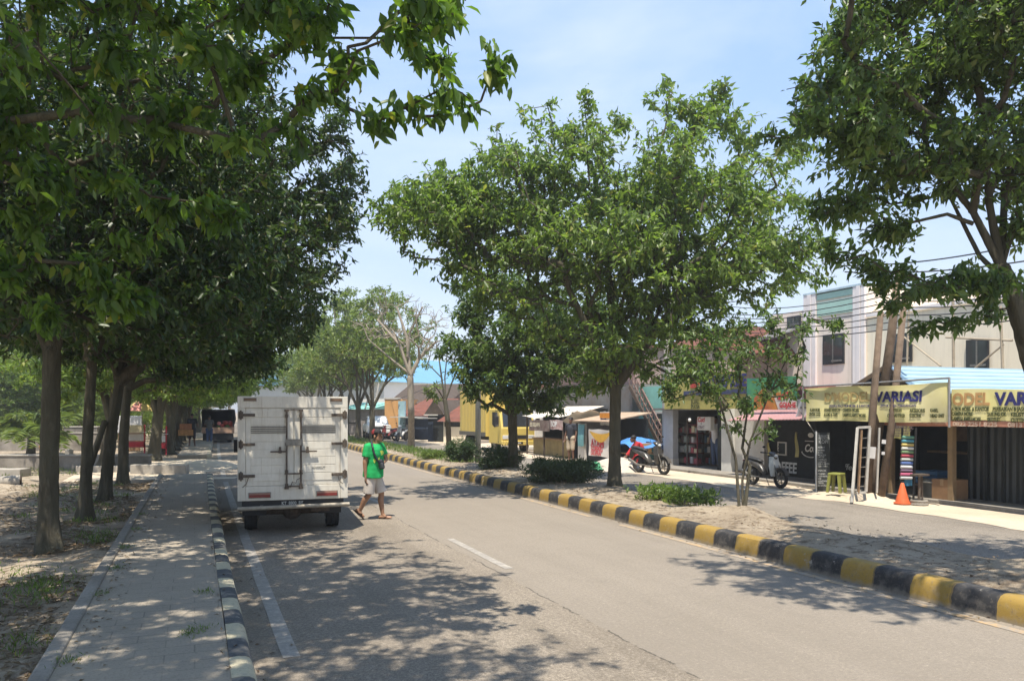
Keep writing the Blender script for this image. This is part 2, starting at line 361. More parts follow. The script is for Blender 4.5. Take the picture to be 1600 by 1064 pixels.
# ---------------------------------------------------------------- setting materials
m_sand, g = newmat('sandy_soil', .95, .1)
n1 = g.noise(.35, 6, .65); n2 = g.noise(5, 6, .75); n3 = g.noise(38, 3, .7)
c = g.ramp(n1, [(.32, (.27, .215, .155)), (.5, (.40, .33, .245)), (.68, (.50, .425, .325))])
c = g.mix(g.ramp(n2, [(.49, (0, 0, 0)), (.62, (.8, .8, .8))]), c, (.125, .09, .06)); c = g.mix(g.ramp(n3, [(.56, (0, 0, 0)), (.70, (.55, .55, .55))]), c, (.11, .08, .055)); g.base(c); g.bump(n3, .9, .05)
m_verge, g = newmat('pale_sand', .95, .1)
n1 = g.noise(.5, 6, .65); n2 = g.noise(14, 5, .7)
g.base(g.mix(g.ramp(n2, [(.5, (0, 0, 0)), (.75, (.5, .5, .5))]), g.ramp(n1, [(.3, (.44, .36, .27)), (.7, (.60, .51, .39))]), (.36, .29, .21))); g.bump(n2, .7, .03)
def asphalt(name, a, b, patch, seam=None):
    m, g = newmat(name, .9, .25)
    big = g.noise(.28, 5, .6); streak = g.noise(1.0, 5, .6, g.scaled((2.6, .12, 1))); agg = g.noise(95, 2, .7); spk = g.noise(42, 3, .8)
    c = g.ramp(g.math('ADD', g.math('MULTIPLY', big, .55), g.math('MULTIPLY', streak, .45)), [(.40, a), (.58, b)])
    c = g.mix(g.ramp(agg, [(.38, (.62, .62, .62)), (.60, (0, 0, 0))]), c, tuple(.45*q for q in a)); c = g.mix(g.ramp(spk, [(.61, (0, 0, 0)), (.72, (.8, .8, .8))]), c, tuple(1.35*q for q in b))
    sp = g.noise(2.3, 6, .8); c = g.mix(g.ramp(sp, [(.52, (0, 0, 0)), (.72, (.5, .5, .5))]), c, tuple(.5*q for q in a))
    d1 = g.noise(11, 6, .85); c = g.mix(g.ramp(d1, [(.57, (0, 0, 0)), (.64, (.8, .8, .8))]), c, tuple(.42*q for q in a)); d3 = g.noise(30, 3, .9); c = g.mix(g.ramp(d3, [(.42, (.7, .7, .7)), (.56, (0, 0, 0))]), c, tuple(.5*q for q in a)); d2 = g.noise(19, 5, .85); c = g.mix(g.ramp(d2, [(.58, (0, 0, 0)), (.66, (.8, .8, .8))]), c, tuple(1.3*q for q in b))
    if seam:
        x = g.sep(); wob = g.math('MULTIPLY', g.math('SUBTRACT', g.noise(1.3, 6, .7), .5), .22); d = g.math('SUBTRACT', g.math('ADD', x[0], wob), seam)
        side = g.math('GREATER_THAN', d, 0.); c = g.mix(g.math('MULTIPLY', side, .55), c, patch)
        ln = g.math('LESS_THAN', g.math('ABSOLUTE', d), .011); brk = g.ramp(g.noise(2.2, 3, .6), [(.47, (0, 0, 0)), (.5, (1, 1, 1))])
        c = g.mix(g.math('MULTIPLY', g.math('MULTIPLY', ln, brk), .6), c, (.03, .028, .026))
        # hairline cross cracks
        v = N(g.t, 'ShaderNodeTexVoronoi', feature='DISTANCE_TO_EDGE'); v.inputs['Scale'].default_value = .33
        wv = N(g.t, 'ShaderNodeMix', data_type='RGBA'); wv.inputs['Factor'].default_value = .16; nzc = N(g.t, 'ShaderNodeTexNoise'); nzc.inputs['Scale'].default_value = 2.5; nzc.inputs['Detail'].default_value = 6
        g.t.links.new(g.c.outputs['Object'], nzc.inputs['Vector']); g.t.links.new(g.c.outputs['Object'], wv.inputs['A']); g.t.links.new(nzc.outputs['Color'], wv.inputs['B']); g.t.links.new(wv.outputs['Result'], v.inputs['Vector'])
        cr = g.math('LESS_THAN', v.outputs['Distance'], .0035); c = g.mix(g.math('MULTIPLY', cr, .0), c, (.06, .055, .05))
        # dust towards the gutter
        du = g.ramp(g.math('ADD', x[0], g.math('MULTIPLY', g.noise(1.7, 5, .7), .5)), [(.0, (1, 1, 1)), (1., (0, 0, 0))]); c = g.mix(g.math('MULTIPLY', du, .55), c, (.30, .25, .19))
    g.base(c); g.bump(agg, .55, .006); return m
m_road = asphalt('road_asphalt', (.245, .207, .163), (.372, .318, .254), (.235, .205, .170), 3.5)
m_road2 = asphalt('far_road_asphalt', (.245, .212, .172), (.345, .302, .25), (.2, .19, .18))
m_walk, g = newmat('concrete_pavers', .92, .2)
br = N(g.t, 'ShaderNodeTexBrick'); br.inputs['Scale'].default_value = 1; br.inputs['Brick Width'].default_value = .42; br.inputs['Row Height'].default_value = .21; br.inputs['Mortar Size'].default_value = .006
br.inputs['Color1'].default_value = (.30, .262, .212, 1); br.inputs['Color2'].default_value = (.275, .242, .195, 1); br.inputs['Mortar'].default_value = (.17, .15, .12, 1)
g.t.links.new(g.c.outputs['Object'], br.inputs['Vector']); n2 = g.noise(1.1, 6, .7); n3 = g.noise(45, 3, .7); n4 = g.noise(5, 5, .7)
c = g.mix(g.ramp(n2, [(.38, (.15, .15, .15)), (.62, (.85, .85, .85))]), br.outputs['Color'], (.35, .30, .235)); c = g.mix(g.ramp(n3, [(.5, (0, 0, 0)), (.7, (.5, .5, .5))]), c, (.14, .12, .10)); c = g.mix(g.ramp(n4, [(.58, (0, 0, 0)), (.70, (.45, .45, .45))]), c, (.17, .145, .11)); g.base(c); g.bump(n3, .5, .008)
def stripes(name, ca, cb, off, worn, period=1.):
    m, g = newmat(name, .75, .3); x = g.sep(); f = g.math('FRACT', g.math('ADD', g.math('DIVIDE', g.math('ADD', x[1], g.math('MULTIPLY', g.math('SUBTRACT', g.noise(9, 2), .5), .05)), period), off))
    c = g.mix(g.math('GREATER_THAN', f, .5), ca, cb); w_ = g.noise(6, 6, .75); sc = g.noise(30, 3, .7)
    c = g.mix(g.ramp(w_, [(.5, (0, 0, 0)), (.68, (worn, worn, worn))]), c, (.30, .27, .23)); c = g.mix(g.ramp(sc, [(.55, (0, 0, 0)), (.72, (.5, .5, .5))]), c, (.12, .10, .08))
    j = g.math('LESS_THAN', g.math('ABSOLUTE', g.math('SUBTRACT', g.math('FRACT', g.math('MULTIPLY', f, 2.)), .02)), .022); c = g.mix(g.math('MULTIPLY', j, .6), c, (.07, .06, .05))
    gz = g.ramp(g.math('ADD', x[2], g.math('MULTIPLY', g.math('SUBTRACT', g.noise(8, 4, .7), .5), .12)), [(.0, (.8, .8, .8)), (.06, (0, 0, 0))]); c = g.mix(gz, c, (.27, .235, .19)); ch = g.noise(3.6, 6, .85); c = g.mix(g.ramp(ch, [(.63, (0, 0, 0)), (.66, (.85, .85, .85))]), c, (.31, .285, .25))
    g.base(c); g.bump(sc, .4, .006); return m
m_kerbL = stripes('kerb_paint_cream_black', (.48, .43, .30), (.075, .08, .085), .26, .8)
m_kerbM = stripes('kerb_paint_yellow_black', (.30, .195, .045), (.030, .030, .032), .10, .28)
m_conc, g = newmat('grey_concrete', .9, .2)
n2 = g.noise(1.5, 6, .7); n3 = g.noise(26, 4, .7); g.base(g.mix(g.ramp(n3, [(.45, (0, 0, 0)), (.75, (.5, .5, .5))]), g.ramp(n2, [(.3, (.17, .155, .13)), (.7, (.33, .30, .26))]), (.10, .09, .075))); g.bump(n3, .5, .01)
def roadpaint(name, col, wear=.5):
    m, g = newmat(name, .8, .25); n = g.noise(7, 6, .8); g.base(g.mix(g.ramp(n, [(wear-.08, (0, 0, 0)), (wear+.12, (.9, .9, .9))]), col, (.26, .24, .215))); return m
m_wline = roadpaint('white_road_paint', (.43, .39, .335), .41); m_yline = roadpaint('yellow_road_paint', (.47, .31, .15), .44)
# ---------------------------------------------------------------- setting
def strip(x0, x1, y0, y1, z, step=1.5, wob=0., seed=0, nx=1):
    rs = random.Random(seed); mb = MB(); n = max(1, int((y1-y0)/step)); ph = [rs.random()*6 for _ in range(5)]
    def fn(u, v):
        y = y0+(y1-y0)*v; b = bend(y); o = lambda k: wob*(math.sin(y*.9+ph[k])+.6*math.sin(y*2.3+ph[k+1])+.4*math.sin(y*5.1+ph[k+2]))
        return (x0+b+o(0))*(1-u)+(x1+b+o(1))*u, y, z
    return mb.grid(fn, nx, n)
gr = MB(); gr.add([(-900, -300, -.03), (900, -300, -.03), (900, 1500, -.03), (-900, 1500, -.03)], [(0, 1, 2, 3)]); struct('ground', gr, m_sand)
struct('road', strip(.2, 7.3, -20, 260, 0), m_road)
struct('far_road', strip(9.5, 13.25, -20, 260, 0, .5, .10, 3), m_road2)
struct('sand_verge', strip(13.0, 40, -20, 160, -.012, 1, 0, 4), m_verge)
struct('sand_verge', strip(13.05, 13.75, -20, 60, .006, .35, .11, 9), m_verge)
# near side bare soil, gently uneven
def soil(u, v):
    x = -26+24.98*u**.6; y = -4+29*v; k = 1-min(1, max(0, (-1.02-x)/.5))
    return x, y, .07+.035*math.sin(x*1.3+y*.8)+.03*math.sin(x*2.9-y*1.7)+.02*math.sin(7*x+3*y)*(1-k)+.03*k
struct('bare_soil', MB().grid(soil, 60, 90), m_sand, smooth=True)
def kerb(x0, x1, y0, y1, h, side):          # rounded section running with the road
    pr = [(x0, -.05), (x0, h*.98), (x0+(x1-x0)*.4, h), (x0+(x1-x0)*.62, h*.98), (x0+(x1-x0)*.80, h*.90), (x0+(x1-x0)*.90, h*.72), (x0+(x1-x0)*.95, h*.45), (x1, .0), (x1, -.05)]
    n = int((y1-y0)/1.); rs = random.Random(5); return MB().loft([[(px+bend(y)+rs.uniform(-.006, .006), y, pz) for px, pz in pr] for y in [y0+(y1-y0)*i/n for i in range(n+1)]])
def runbox(x0, x1, y0, y1, z0, z1, n=24):
    return MB().loft([[(x+bend(y), y, z) for x, z in ((x0, z0), (x1, z0), (x1, z1), (x0, z1))] for y in [y0+(y1-y0)*k/n for k in range(n+1)]])
struct('sidewalk', runbox(-.92, .235, -4, 24.9, -.02, .178).merge(runbox(-.92, .235, 36, 130, -.02, .16)), m_walk)
struct('sidewalk_edge', runbox(-1.05, -.923, -4, 24.9, -.02, .20), m_conc, bevel=.02)
struct('kerb', kerb(.238, .42, -4, 24.9, .19, 1), m_kerbL, smooth='auto'); struct('kerb', kerb(.238, .42, 36, 130, .17, 1), m_kerbL)
struct('kerb', kerb(7.36, 7.13, -10, 150, .25, -1), m_kerbM, smooth='auto')
def med(u, v):
    x = 7.345+2.215*u; y = -10+160*v; e = math.sin(math.pi*min(1, max(0, u)))
    z = .19+.05*e+.03*e*math.sin(y*1.9+x*2)+.022*e*math.sin(y*4.3-x*3)-.17*max(0, u-.72)/.28
    for ty in TREE_Y: 
        d = math.hypot(x-8.9, y-ty)
        if d < 1.2: z += .14*math.exp(-(d/.42)**2)
    return x+bend(y), y, z
TREE_Y = (6.1, 11.5, 16.1, 22.4)
struct('median_soil', MB().grid(med, 12, 420), m_sand, smooth=True)
struct('median_edge', MB().loft([[(9.56+bend(y), y, -.02), (9.56+bend(y), y, .035), (9.66+bend(y), y, .03), (9.66+bend(y), y, -.02)] for y in [k*1. for k in range(-8, 150)]]), m_conc)
def mark(x0, x1, y0, y1, m, seed=0):
    rs = random.Random(seed); n = max(2, int((y1-y0)/.5)); struct('road_marking', MB().grid(lambda u, v: (x0+(x1-x0)*u+bend(y0+(y1-y0)*v)+rs.uniform(-.006, .006), y0+(y1-y0)*v, .004), 1, n), m)
mark(.66, .80, 6.7, 24, m_wline); mark(.66, .80, 26, 95, m_wline)
for k in range(12): mark(3.65, 3.77, 9.45+7.4*k, 12.0+7.4*k, m_wline, k)
mark(6.90, 7.01, -6, 6.3, m_yline); mark(6.90, 7.01, 6.3, 12.4, m_yline); mark(6.90, 7.01, 13.5, 120, m_yline)
# ground litter: fallen leaves and grass tufts no one could count
rs = np.random.RandomState(11)
def scatter(fn, n, Ln, m, nm, seed, flatness=.25):
    p = np.array([fn(rs) for _ in range(n)]); d = rs.randn(n, 3); d[:, 2] *= .15; nn = np.array([0, 0, 1.])+rs.randn(n, 3)*flatness
    me = leaf_mesh(nm, p, unit(d), unit(nn), Ln*(.5+.8*rs.rand(n)), .45, False, seed); o = link(nm, me, m); tag(o, None, None, kind='stuff'); return o
def soilz(x, y): return .07+.035*math.sin(x*1.3+y*.8)+.03*math.sin(x*2.9-y*1.7)+.02*math.sin(7*x+3*y)
def nearsoil(rs):
    while 1:
        x = -1.05-abs(rs.randn())*1.5; y = 5+19*rs.rand()
        if math.sin(x*2.1+y*1.3)+math.sin(x*1.1-y*2.2) > -.4: return x, y, soilz(x, y)+.035
def nearpath(rs):
    x = rs.choice([-.88+.14*abs(rs.randn()), -1.1+.5*rs.rand(), .2+.3*rs.rand()**2], p=[.6, .2, .2]); return x, 4.5+20*rs.rand(), .19 if x < .24 else .2 if x < .3 else .012+max(0, .42-x)*1.0
tag(scatter(nearsoil, 6500, .075, LM_dry, 'leaf_litter', 3), 'dry brown leaf litter scattered on the bare soil under the roadside trees', 'leaf litter')
tag(scatter(nearpath, 520, .05, LM_dry, 'leaf_litter', 4), 'dry leaf crumbs along the edges of the grey sidewalk', 'leaf litter')
tag(scatter(lambda r: (7.55+1.7*r.rand(), 4+40*r.rand(), .26+.02*r.rand()), 2200, .06, LM_dry, 'leaf_litter', 5), 'dry brown leaf litter on the soil of the median strip', 'leaf litter')
tag(scatter(lambda r: ((7.12-abs(r.randn())*.12) if r.rand() < .55 else (.44+abs(r.randn())*.2), 4+34*r.rand()**1.3, .012), 420, .05, LM_dry, 'leaf_litter', 15), 'dry leaves blown along both gutters of the road', 'leaf litter')
def grass(fn, n, h, m, seed, label):
    r = np.random.RandomState(seed); p = np.array([fn(r) for _ in range(n)]); d = r.randn(n, 3)*.55; d[:, 2] = 1
    me = leaf_mesh('grass', p, unit(d), unit(r.randn(n, 3)*np.array([1, 1, .1])), h*(.4+.9*r.rand(n)), .09, False, seed); tag(link('grass', me, m), label, 'grass', kind='stuff')
def tuft(cs, s):
    def f(r):
        c = cs[r.randint(len(cs))]; return c[0]+r.randn()*s, c[1]+r.randn()*s*1.6, c[2]
    return f
r0 = random.Random(4)
cs = [(-1.25-abs(r0.gauss(0, 1.6)), 6+18*r0.random(), .08) for _ in range(46)]
grass(tuft(cs, .16), 5200, .075, LM_olive, 6, 'short weedy grass growing in patches on the bare soil by the sidewalk')
cs = [(-.86, 11.8, .18), (-.85, 10.3, .18), (-.86, 8.9, .18), (-.83, 13.6, .18), (.03, 7.15, .18), (-.05, 7.05, .18), (-.86, 6.6, .18), (.1, 8.6, .18), (-.88, 15.5, .18)]
grass(tuft(cs, .05), 620, .04, LM_olive, 7, 'weed tufts sprouting from cracks of the grey sidewalk')
grass(lambda r: (-14+11*r.rand()*1., 28+9*r.rand(), .0), 5000, .12, LM_far, 8, 'pale dry grass in front of the low concrete walls on the left')
grass(lambda r: (7.6+1.7*r.rand()+.5, 26+34*r.rand(), .22), 6000, .17, LM_olive, 9, 'low green ground cover on the far stretch of the median')
# ---------------------------------------------------------------- trees of the near-side row
GL = 'trees lining the left sidewalk'
def fork(h, r, lean=(0, 0), limbs=(), seed=0):      # trunk polyline plus main limbs, relative coordinates
    rs = random.Random(seed); t = [((0, 0, -.1), (lean[0]*.4+.04*rs.uniform(-1, 1), lean[1]*.4, h*.5), (lean[0], lean[1], h)), (r*1.05, r*.92, r*.84)]; out = [t]
    for (dx, dy, dz, rr) in limbs:
        out.append((((lean[0], lean[1], h*.97), (lean[0]+dx*.42, lean[1]+dy*.42, h+dz*.5), (lean[0]+dx, lean[1]+dy, h+dz)), (r*rr, r*rr*.75, r*rr*.45)))
    return out
LB = {}
def rel(lobes, b): return [((l[0][0]-b[0], l[0][1]-b[1], l[0][2]-b[2]),)+tuple(l[1:]) for l in lobes]
def lobe(px, py, z, rpx, rpy=None, rd=None, w=None):
    a = rpx*z/FPX; b = (rpy or rpx)*z/FPX; d = rd or a
    l = (P(px, py, z), (max(a, d), max(a, d), b)); return l+((w,) if w else ())
def ltree(i, t, r, lobes, n, per, Ln, hi, label, lm=LM_near, limbs=None, h=2.5, lean=(0, 0), seed=0, bx=-1.85, **k):
    b = (bx, t, .06)
    return make_tree('street_tree', label, b, fork(h, r, lean, limbs or ((.9, .5, 1.6, .6), (-.9, .3, 1.7, .62), (.1, -.8, 1.9, .55)), seed), rel(lobes, b), n, per, Ln, lm, seed, GL, hi, **k)
# overhead, trunk out of the frame to the left
ltree(0, 2.2, .13, [((-1.6, 3.4, 7.6), (3.3, 3.4, 1.7)), ((-.4, 3.4, 6.9), (2.3, 2.2, 1.0)), ((-1.6, 5.4, 8.6), (3.6, 2.6, 1.3)), ((-4.2, 5.5, 6.6), (2.6, 2.6, 1.6))], 2800, 14, .15, False, 'overhanging tree at the near end of the row, its trunk outside the left edge', seed=3, h=4.4, bx=-3.6, limbs=((.8, .3, 1.5, .5), (-.5, .3, 1.7, .5), (.3, -.8, 1.5, .5)))
z = 6.4
ltree(1, 7.7, .165, [((-1.5, 7.9, 7.6), (3.6, 3.4, 2.2)), ((.1, 7.8, 6.9), (1.8, 2.0, 1.4)), ((-2.6, 8.4, 4.6), (1.6, 1.5, 1.2)), lobe(60, 220, 6.8, 110, 120), lobe(150, 330, 7.2, 110, 80, .5), lobe(60, 400, 7.2, 90, 80, .5), lobe(250, 420, 7.6, 90, 70, .5),
      lobe(640, 90, 6.3, 125, 85, None, .9), lobe(735, 50, 6.5, 50, 80, .45, .5), lobe(535, 30, 6.2, 130, 80, None, .9), lobe(470, 30, 7.2, 90, 60, .5, .4), lobe(600, 20, 6.8, 140, 50, .5, .6), lobe(560, 175, 6.2, 90, 45, .4), lobe(620, 190, 6.3, 28, 32, .2), lobe(430, 222, 6.1, 88, 40, .35), lobe(330, 70, 6.0, 100, 80), lobe(240, 170, 6.4, 95, 55), lobe(290, 200, 6.6, 60, 60, .4), lobe(20, 110, 4.7, 40, 55, .12),
      lobe(130, 90, 6.8, 110, 80), lobe(170, 470, 7.6, 85, 60, .45), lobe(100, 500, 7.4, 80, 40, .4), lobe(90, 300, 7.0, 50, 45, .3), lobe(330, 330, 7.4, 70, 55, .4), lobe(230, 330, 7.6, 70, 60, .4), lobe(420, 20, 5.6, 90, 45, .3)],
      2100, 15, .14, True, 'near tree whose long leafy branch reaches over the road, trunk outside the left edge', seed=5, clump=.5, h=3.0, bx=-3.0, limbs=((1.6, -.3, 2.9, .5), (-.6, .4, 2.2, .6), (.8, -1.0, 2.4, .45), (1.0, .6, 1.9, .35)), spread=.26, droop=.85, ex=.35)
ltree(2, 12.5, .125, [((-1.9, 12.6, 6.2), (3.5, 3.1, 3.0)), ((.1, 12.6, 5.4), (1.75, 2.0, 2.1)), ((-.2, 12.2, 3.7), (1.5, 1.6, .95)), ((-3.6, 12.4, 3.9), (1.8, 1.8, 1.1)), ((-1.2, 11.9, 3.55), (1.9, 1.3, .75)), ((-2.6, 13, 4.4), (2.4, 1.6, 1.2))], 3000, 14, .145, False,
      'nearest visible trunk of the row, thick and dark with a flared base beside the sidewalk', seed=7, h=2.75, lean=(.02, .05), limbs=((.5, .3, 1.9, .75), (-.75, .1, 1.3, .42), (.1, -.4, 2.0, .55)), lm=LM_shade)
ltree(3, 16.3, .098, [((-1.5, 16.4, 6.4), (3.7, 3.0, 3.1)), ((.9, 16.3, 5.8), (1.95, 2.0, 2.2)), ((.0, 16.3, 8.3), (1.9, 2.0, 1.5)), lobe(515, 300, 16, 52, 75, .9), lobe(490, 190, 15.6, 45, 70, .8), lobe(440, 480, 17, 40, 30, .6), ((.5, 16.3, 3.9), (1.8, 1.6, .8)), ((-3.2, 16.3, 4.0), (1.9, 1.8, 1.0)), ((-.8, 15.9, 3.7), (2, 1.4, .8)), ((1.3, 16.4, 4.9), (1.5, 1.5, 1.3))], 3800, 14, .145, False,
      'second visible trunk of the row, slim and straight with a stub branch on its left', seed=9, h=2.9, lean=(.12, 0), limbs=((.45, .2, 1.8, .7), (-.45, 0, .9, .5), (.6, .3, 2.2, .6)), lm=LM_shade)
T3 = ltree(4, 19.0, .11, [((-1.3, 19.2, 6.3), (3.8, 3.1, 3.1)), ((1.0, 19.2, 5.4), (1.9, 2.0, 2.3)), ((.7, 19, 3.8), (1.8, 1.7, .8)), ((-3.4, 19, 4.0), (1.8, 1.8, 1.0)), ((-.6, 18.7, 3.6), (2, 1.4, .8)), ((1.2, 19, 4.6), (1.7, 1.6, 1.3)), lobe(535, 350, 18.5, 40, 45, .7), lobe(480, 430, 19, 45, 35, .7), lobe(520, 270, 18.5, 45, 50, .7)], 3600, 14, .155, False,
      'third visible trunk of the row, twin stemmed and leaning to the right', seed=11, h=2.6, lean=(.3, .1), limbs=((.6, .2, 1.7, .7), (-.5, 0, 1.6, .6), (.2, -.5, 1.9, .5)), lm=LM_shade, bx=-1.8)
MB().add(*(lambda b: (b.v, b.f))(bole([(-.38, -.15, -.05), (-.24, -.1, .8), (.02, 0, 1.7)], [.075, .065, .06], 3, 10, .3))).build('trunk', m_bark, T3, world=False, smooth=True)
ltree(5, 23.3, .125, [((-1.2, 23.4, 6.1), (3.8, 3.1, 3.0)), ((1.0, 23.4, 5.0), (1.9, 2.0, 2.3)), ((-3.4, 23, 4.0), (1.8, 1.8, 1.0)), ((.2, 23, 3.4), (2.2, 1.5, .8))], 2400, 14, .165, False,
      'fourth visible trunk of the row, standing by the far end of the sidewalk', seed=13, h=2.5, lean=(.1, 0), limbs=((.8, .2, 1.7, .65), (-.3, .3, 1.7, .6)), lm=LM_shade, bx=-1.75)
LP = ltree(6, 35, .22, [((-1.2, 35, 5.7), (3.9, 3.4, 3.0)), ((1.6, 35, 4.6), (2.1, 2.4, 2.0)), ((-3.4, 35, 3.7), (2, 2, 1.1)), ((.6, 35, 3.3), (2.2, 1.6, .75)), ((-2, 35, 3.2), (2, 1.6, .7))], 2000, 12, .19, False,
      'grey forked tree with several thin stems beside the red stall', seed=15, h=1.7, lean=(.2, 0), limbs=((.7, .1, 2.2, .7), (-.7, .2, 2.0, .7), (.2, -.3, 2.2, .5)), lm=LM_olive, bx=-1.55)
rs = random.Random(8)
for k, t in enumerate((29.5, 40.5, 44.5, 48.5, 53, 58, 63, 68, 74, 81, 89, 98, 110)):
    dup(LP, location=(-1.6+bend(t)+rs.uniform(-.15, .15)-(1.2 if t < 30 else 0), t, .05), rotation_euler=(0, 0, rs.uniform(0, 6.28) if t < 85 else rs.uniform(0, 6)), scale=(1, 1, rs.uniform(.92, 1.1))*1,
        label='tree in the shaded line of trunks beyond the sand gap, left of the parked trucks' if t > 30 else 'slanting tree with thin crown between the sidewalk end and the low walls')
# greenery behind the low walls on the left
for k, (px, zz, s) in enumerate(((-60, 46, 1.), (25, 58, 1.1), (95, 50, .85), (150, 62, 1.), (205, 72, 1.), (250, 85, 1.1), (-130, 60, 1.2), (60, 80, 1.2), (-230, 52, 1.1), (130, 92, 1.3), (-40, 100, 1.3))):
    q = P(px, 640, zz); dup(LP, location=(q.x, q.y, 0), rotation_euler=(0, 0, k*1.7), scale=(s, s, s*.8), label='bushy green tree in the background behind the low walls', group='trees behind the low walls')
# ---------------------------------------------------------------- median trees
GM = 'trees planted along the median'
b = (8.9, 16.1, .2)
make_tree('street_tree', 'large spreading tree on the median with a straight dark trunk and wide round crown', b,
    [(((0, 0, -.15), (.02, 0, 1.3), (.03, 0, 2.35)), (.135, .118, .13)), (((.03, 0, 2.3), (-.55, -.1, 3.3), (-1.3, -.2, 4.6)), (.10, .08, .05)), (((.03, 0, 2.3), (.1, .2, 3.6), (.0, .4, 5.4)), (.11, .085, .055)), (((.03, 0, 2.3), (.7, -.2, 3.3), (1.7, -.3, 4.6)), (.10, .075, .05)), (((.03, 0, 2.3), (.4, -.5, 3.4), (.7, -1.1, 4.9)), (.08, .065, .045)), (((.03, 0, 2.3), (-.3, .5, 3.5), (-.7, 1.3, 5.)), (.085, .065, .045))],
    rel([lobe(770, 330, 18.3, 125, 85), lobe(900, 300, 18.3, 165, 85), lobe(1050, 290, 18.0, 150, 95), lobe(1170, 330, 18.3, 125, 80), lobe(1000, 415, 18.0, 215, 75), lobe(820, 430, 18.4, 125, 60), lobe(1150, 420, 18.0, 140, 60), lobe(660, 345, 18.4, 55, 45, 1.2, 1.1), lobe(720, 390, 18.5, 70, 50, 1.3, 1.2), lobe(700, 290, 18.3, 60, 45, 1.2, .9), lobe(690, 330, 17.0, 60, 50, 1.3, .9), lobe(690, 300, 19.6, 50, 45, 1.3, .9), lobe(1050, 175, 18.2, 60, 45), lobe(905, 200, 18.3, 62, 40), lobe(1240, 410, 18.3, 72, 50), lobe(1130, 190, 18.3, 50, 50, .8), lobe(1200, 235, 18.3, 65, 45, .8),
         lobe(840, 165, 18.3, 26, 12, .35, .25), lobe(925, 155, 18.3, 26, 25, .35, .3), lobe(1045, 118, 18.3, 20, 15, .3, .2), lobe(1115, 138, 18.3, 26, 12, .35, .25), lobe(620, 330, 18.6, 20, 22, .3, .2), lobe(955, 530, 18.0, 130, 42, 1.6, .6), lobe(1085, 500, 18.0, 95, 50, 1.2, .9), lobe(1090, 580, 17.6, 60, 36, .8, .45), lobe(830, 250, 18.4, 95, 45), lobe(960, 585, 18.2, 80, 26, .9, .3), lobe(1010, 470, 17.8, 120, 40, None, .8), lobe(940, 370, 18, 180, 60)], b),
    4800, 13, .165, LM_olive, 21, GM, clump=.62, wr=.44, ex=.45, r0=.0055, droop=.7)
b = (8.9, 22.4, .2)
make_tree('street_tree', 'dark forked median tree beside the yellow truck', b,
    [(((0, 0, -.15), (.02, 0, .9), (.0, 0, 1.65)), (.16, .135, .135)), (((0, 0, 1.6), (-.35, .05, 2.5), (-.75, .1, 3.6)), (.09, .07, .05)), (((0, 0, 1.6), (.15, 0, 2.7), (.2, .1, 4.2)), (.1, .08, .055)), (((0, 0, 1.6), (.3, -.2, 2.5), (.9, -.3, 3.4)), (.07, .055, .04))],
    rel([lobe(720, 540, 23.8, 50, 50), lobe(800, 580, 23.8, 80, 40), lobe(770, 555, 23.8, 65, 50), lobe(830, 520, 23.8, 95, 75), lobe(735, 490, 24, 42, 35), lobe(880, 580, 23.5, 70, 42), lobe(790, 612, 23.7, 50, 24), lobe(850, 625, 23.5, 48, 22), lobe(745, 440, 24, 35, 25), lobe(735, 600, 23.8, 28, 22, .5), lobe(900, 500, 23.6, 90, 70), lobe(800, 450, 24, 60, 40)], b),
    2300, 13, .165, LM_dark, 23, GM, ex=.45)
b = tuple(G(1160, 803, .22)); b = (b[0], b[1], .2)
def st(px, py, dz=0): q = P(px, py, 14.0+dz); return (q.x-b[0], q.y-b[1], q.z-b[2])
make_tree('young_tree', 'slender young tree with three thin stems on the median in front of the coffee stall', b,
    [(((.02, 0, -.1), st(1172, 730), st(1160, 700, .1), st(1168, 640)), (.034, .029, .024, .016)), (((-.02, .03, -.1), st(1150, 720), st(1128, 640, .1), st(1112, 580)), (.029, .025, .02, .012)), (((.05, .04, -.1), st(1160, 750), st(1172, 690), st(1200, 620, -.1), st(1230, 560)), (.024, .021, .019, .016, .011)), ((st(1172, 700), st(1150, 665, .2), st(1140, 640, .3)), (.016, .014, .01))],
    rel([lobe(1180, 535, 14, 85, 42), lobe(1095, 575, 14.1, 55, 42), lobe(1245, 515, 14, 48, 26, .4), lobe(1190, 490, 14.2, 45, 22, .4), lobe(1060, 575, 14.2, 30, 34, .35), lobe(1205, 610, 14, 50, 36), lobe(1168, 668, 13.9, 45, 18, .35, .22), lobe(1130, 615, 14, 45, 30), lobe(1285, 500, 14, 22, 12, .2, .1), lobe(1230, 575, 14, 40, 30, .4), lobe(1120, 540, 14.2, 80, 38), lobe(1165, 600, 14.2, 75, 34), lobe(1080, 600, 14.1, 45, 30), lobe(1290, 510, 14, 40, 24, .4, .3)], b),
    460, 10, .105, LM_dark, 25, GM, ex=.42, r0=.0045, rmin=.003, flare=.1, spread=.24, droop=.75)
b = (8.9, 6.1, .2)
def st(px, py, dz=0): q = P(px, py, 9.0+dz); return (q.x-b[0], q.y-b[1], q.z-b[2])
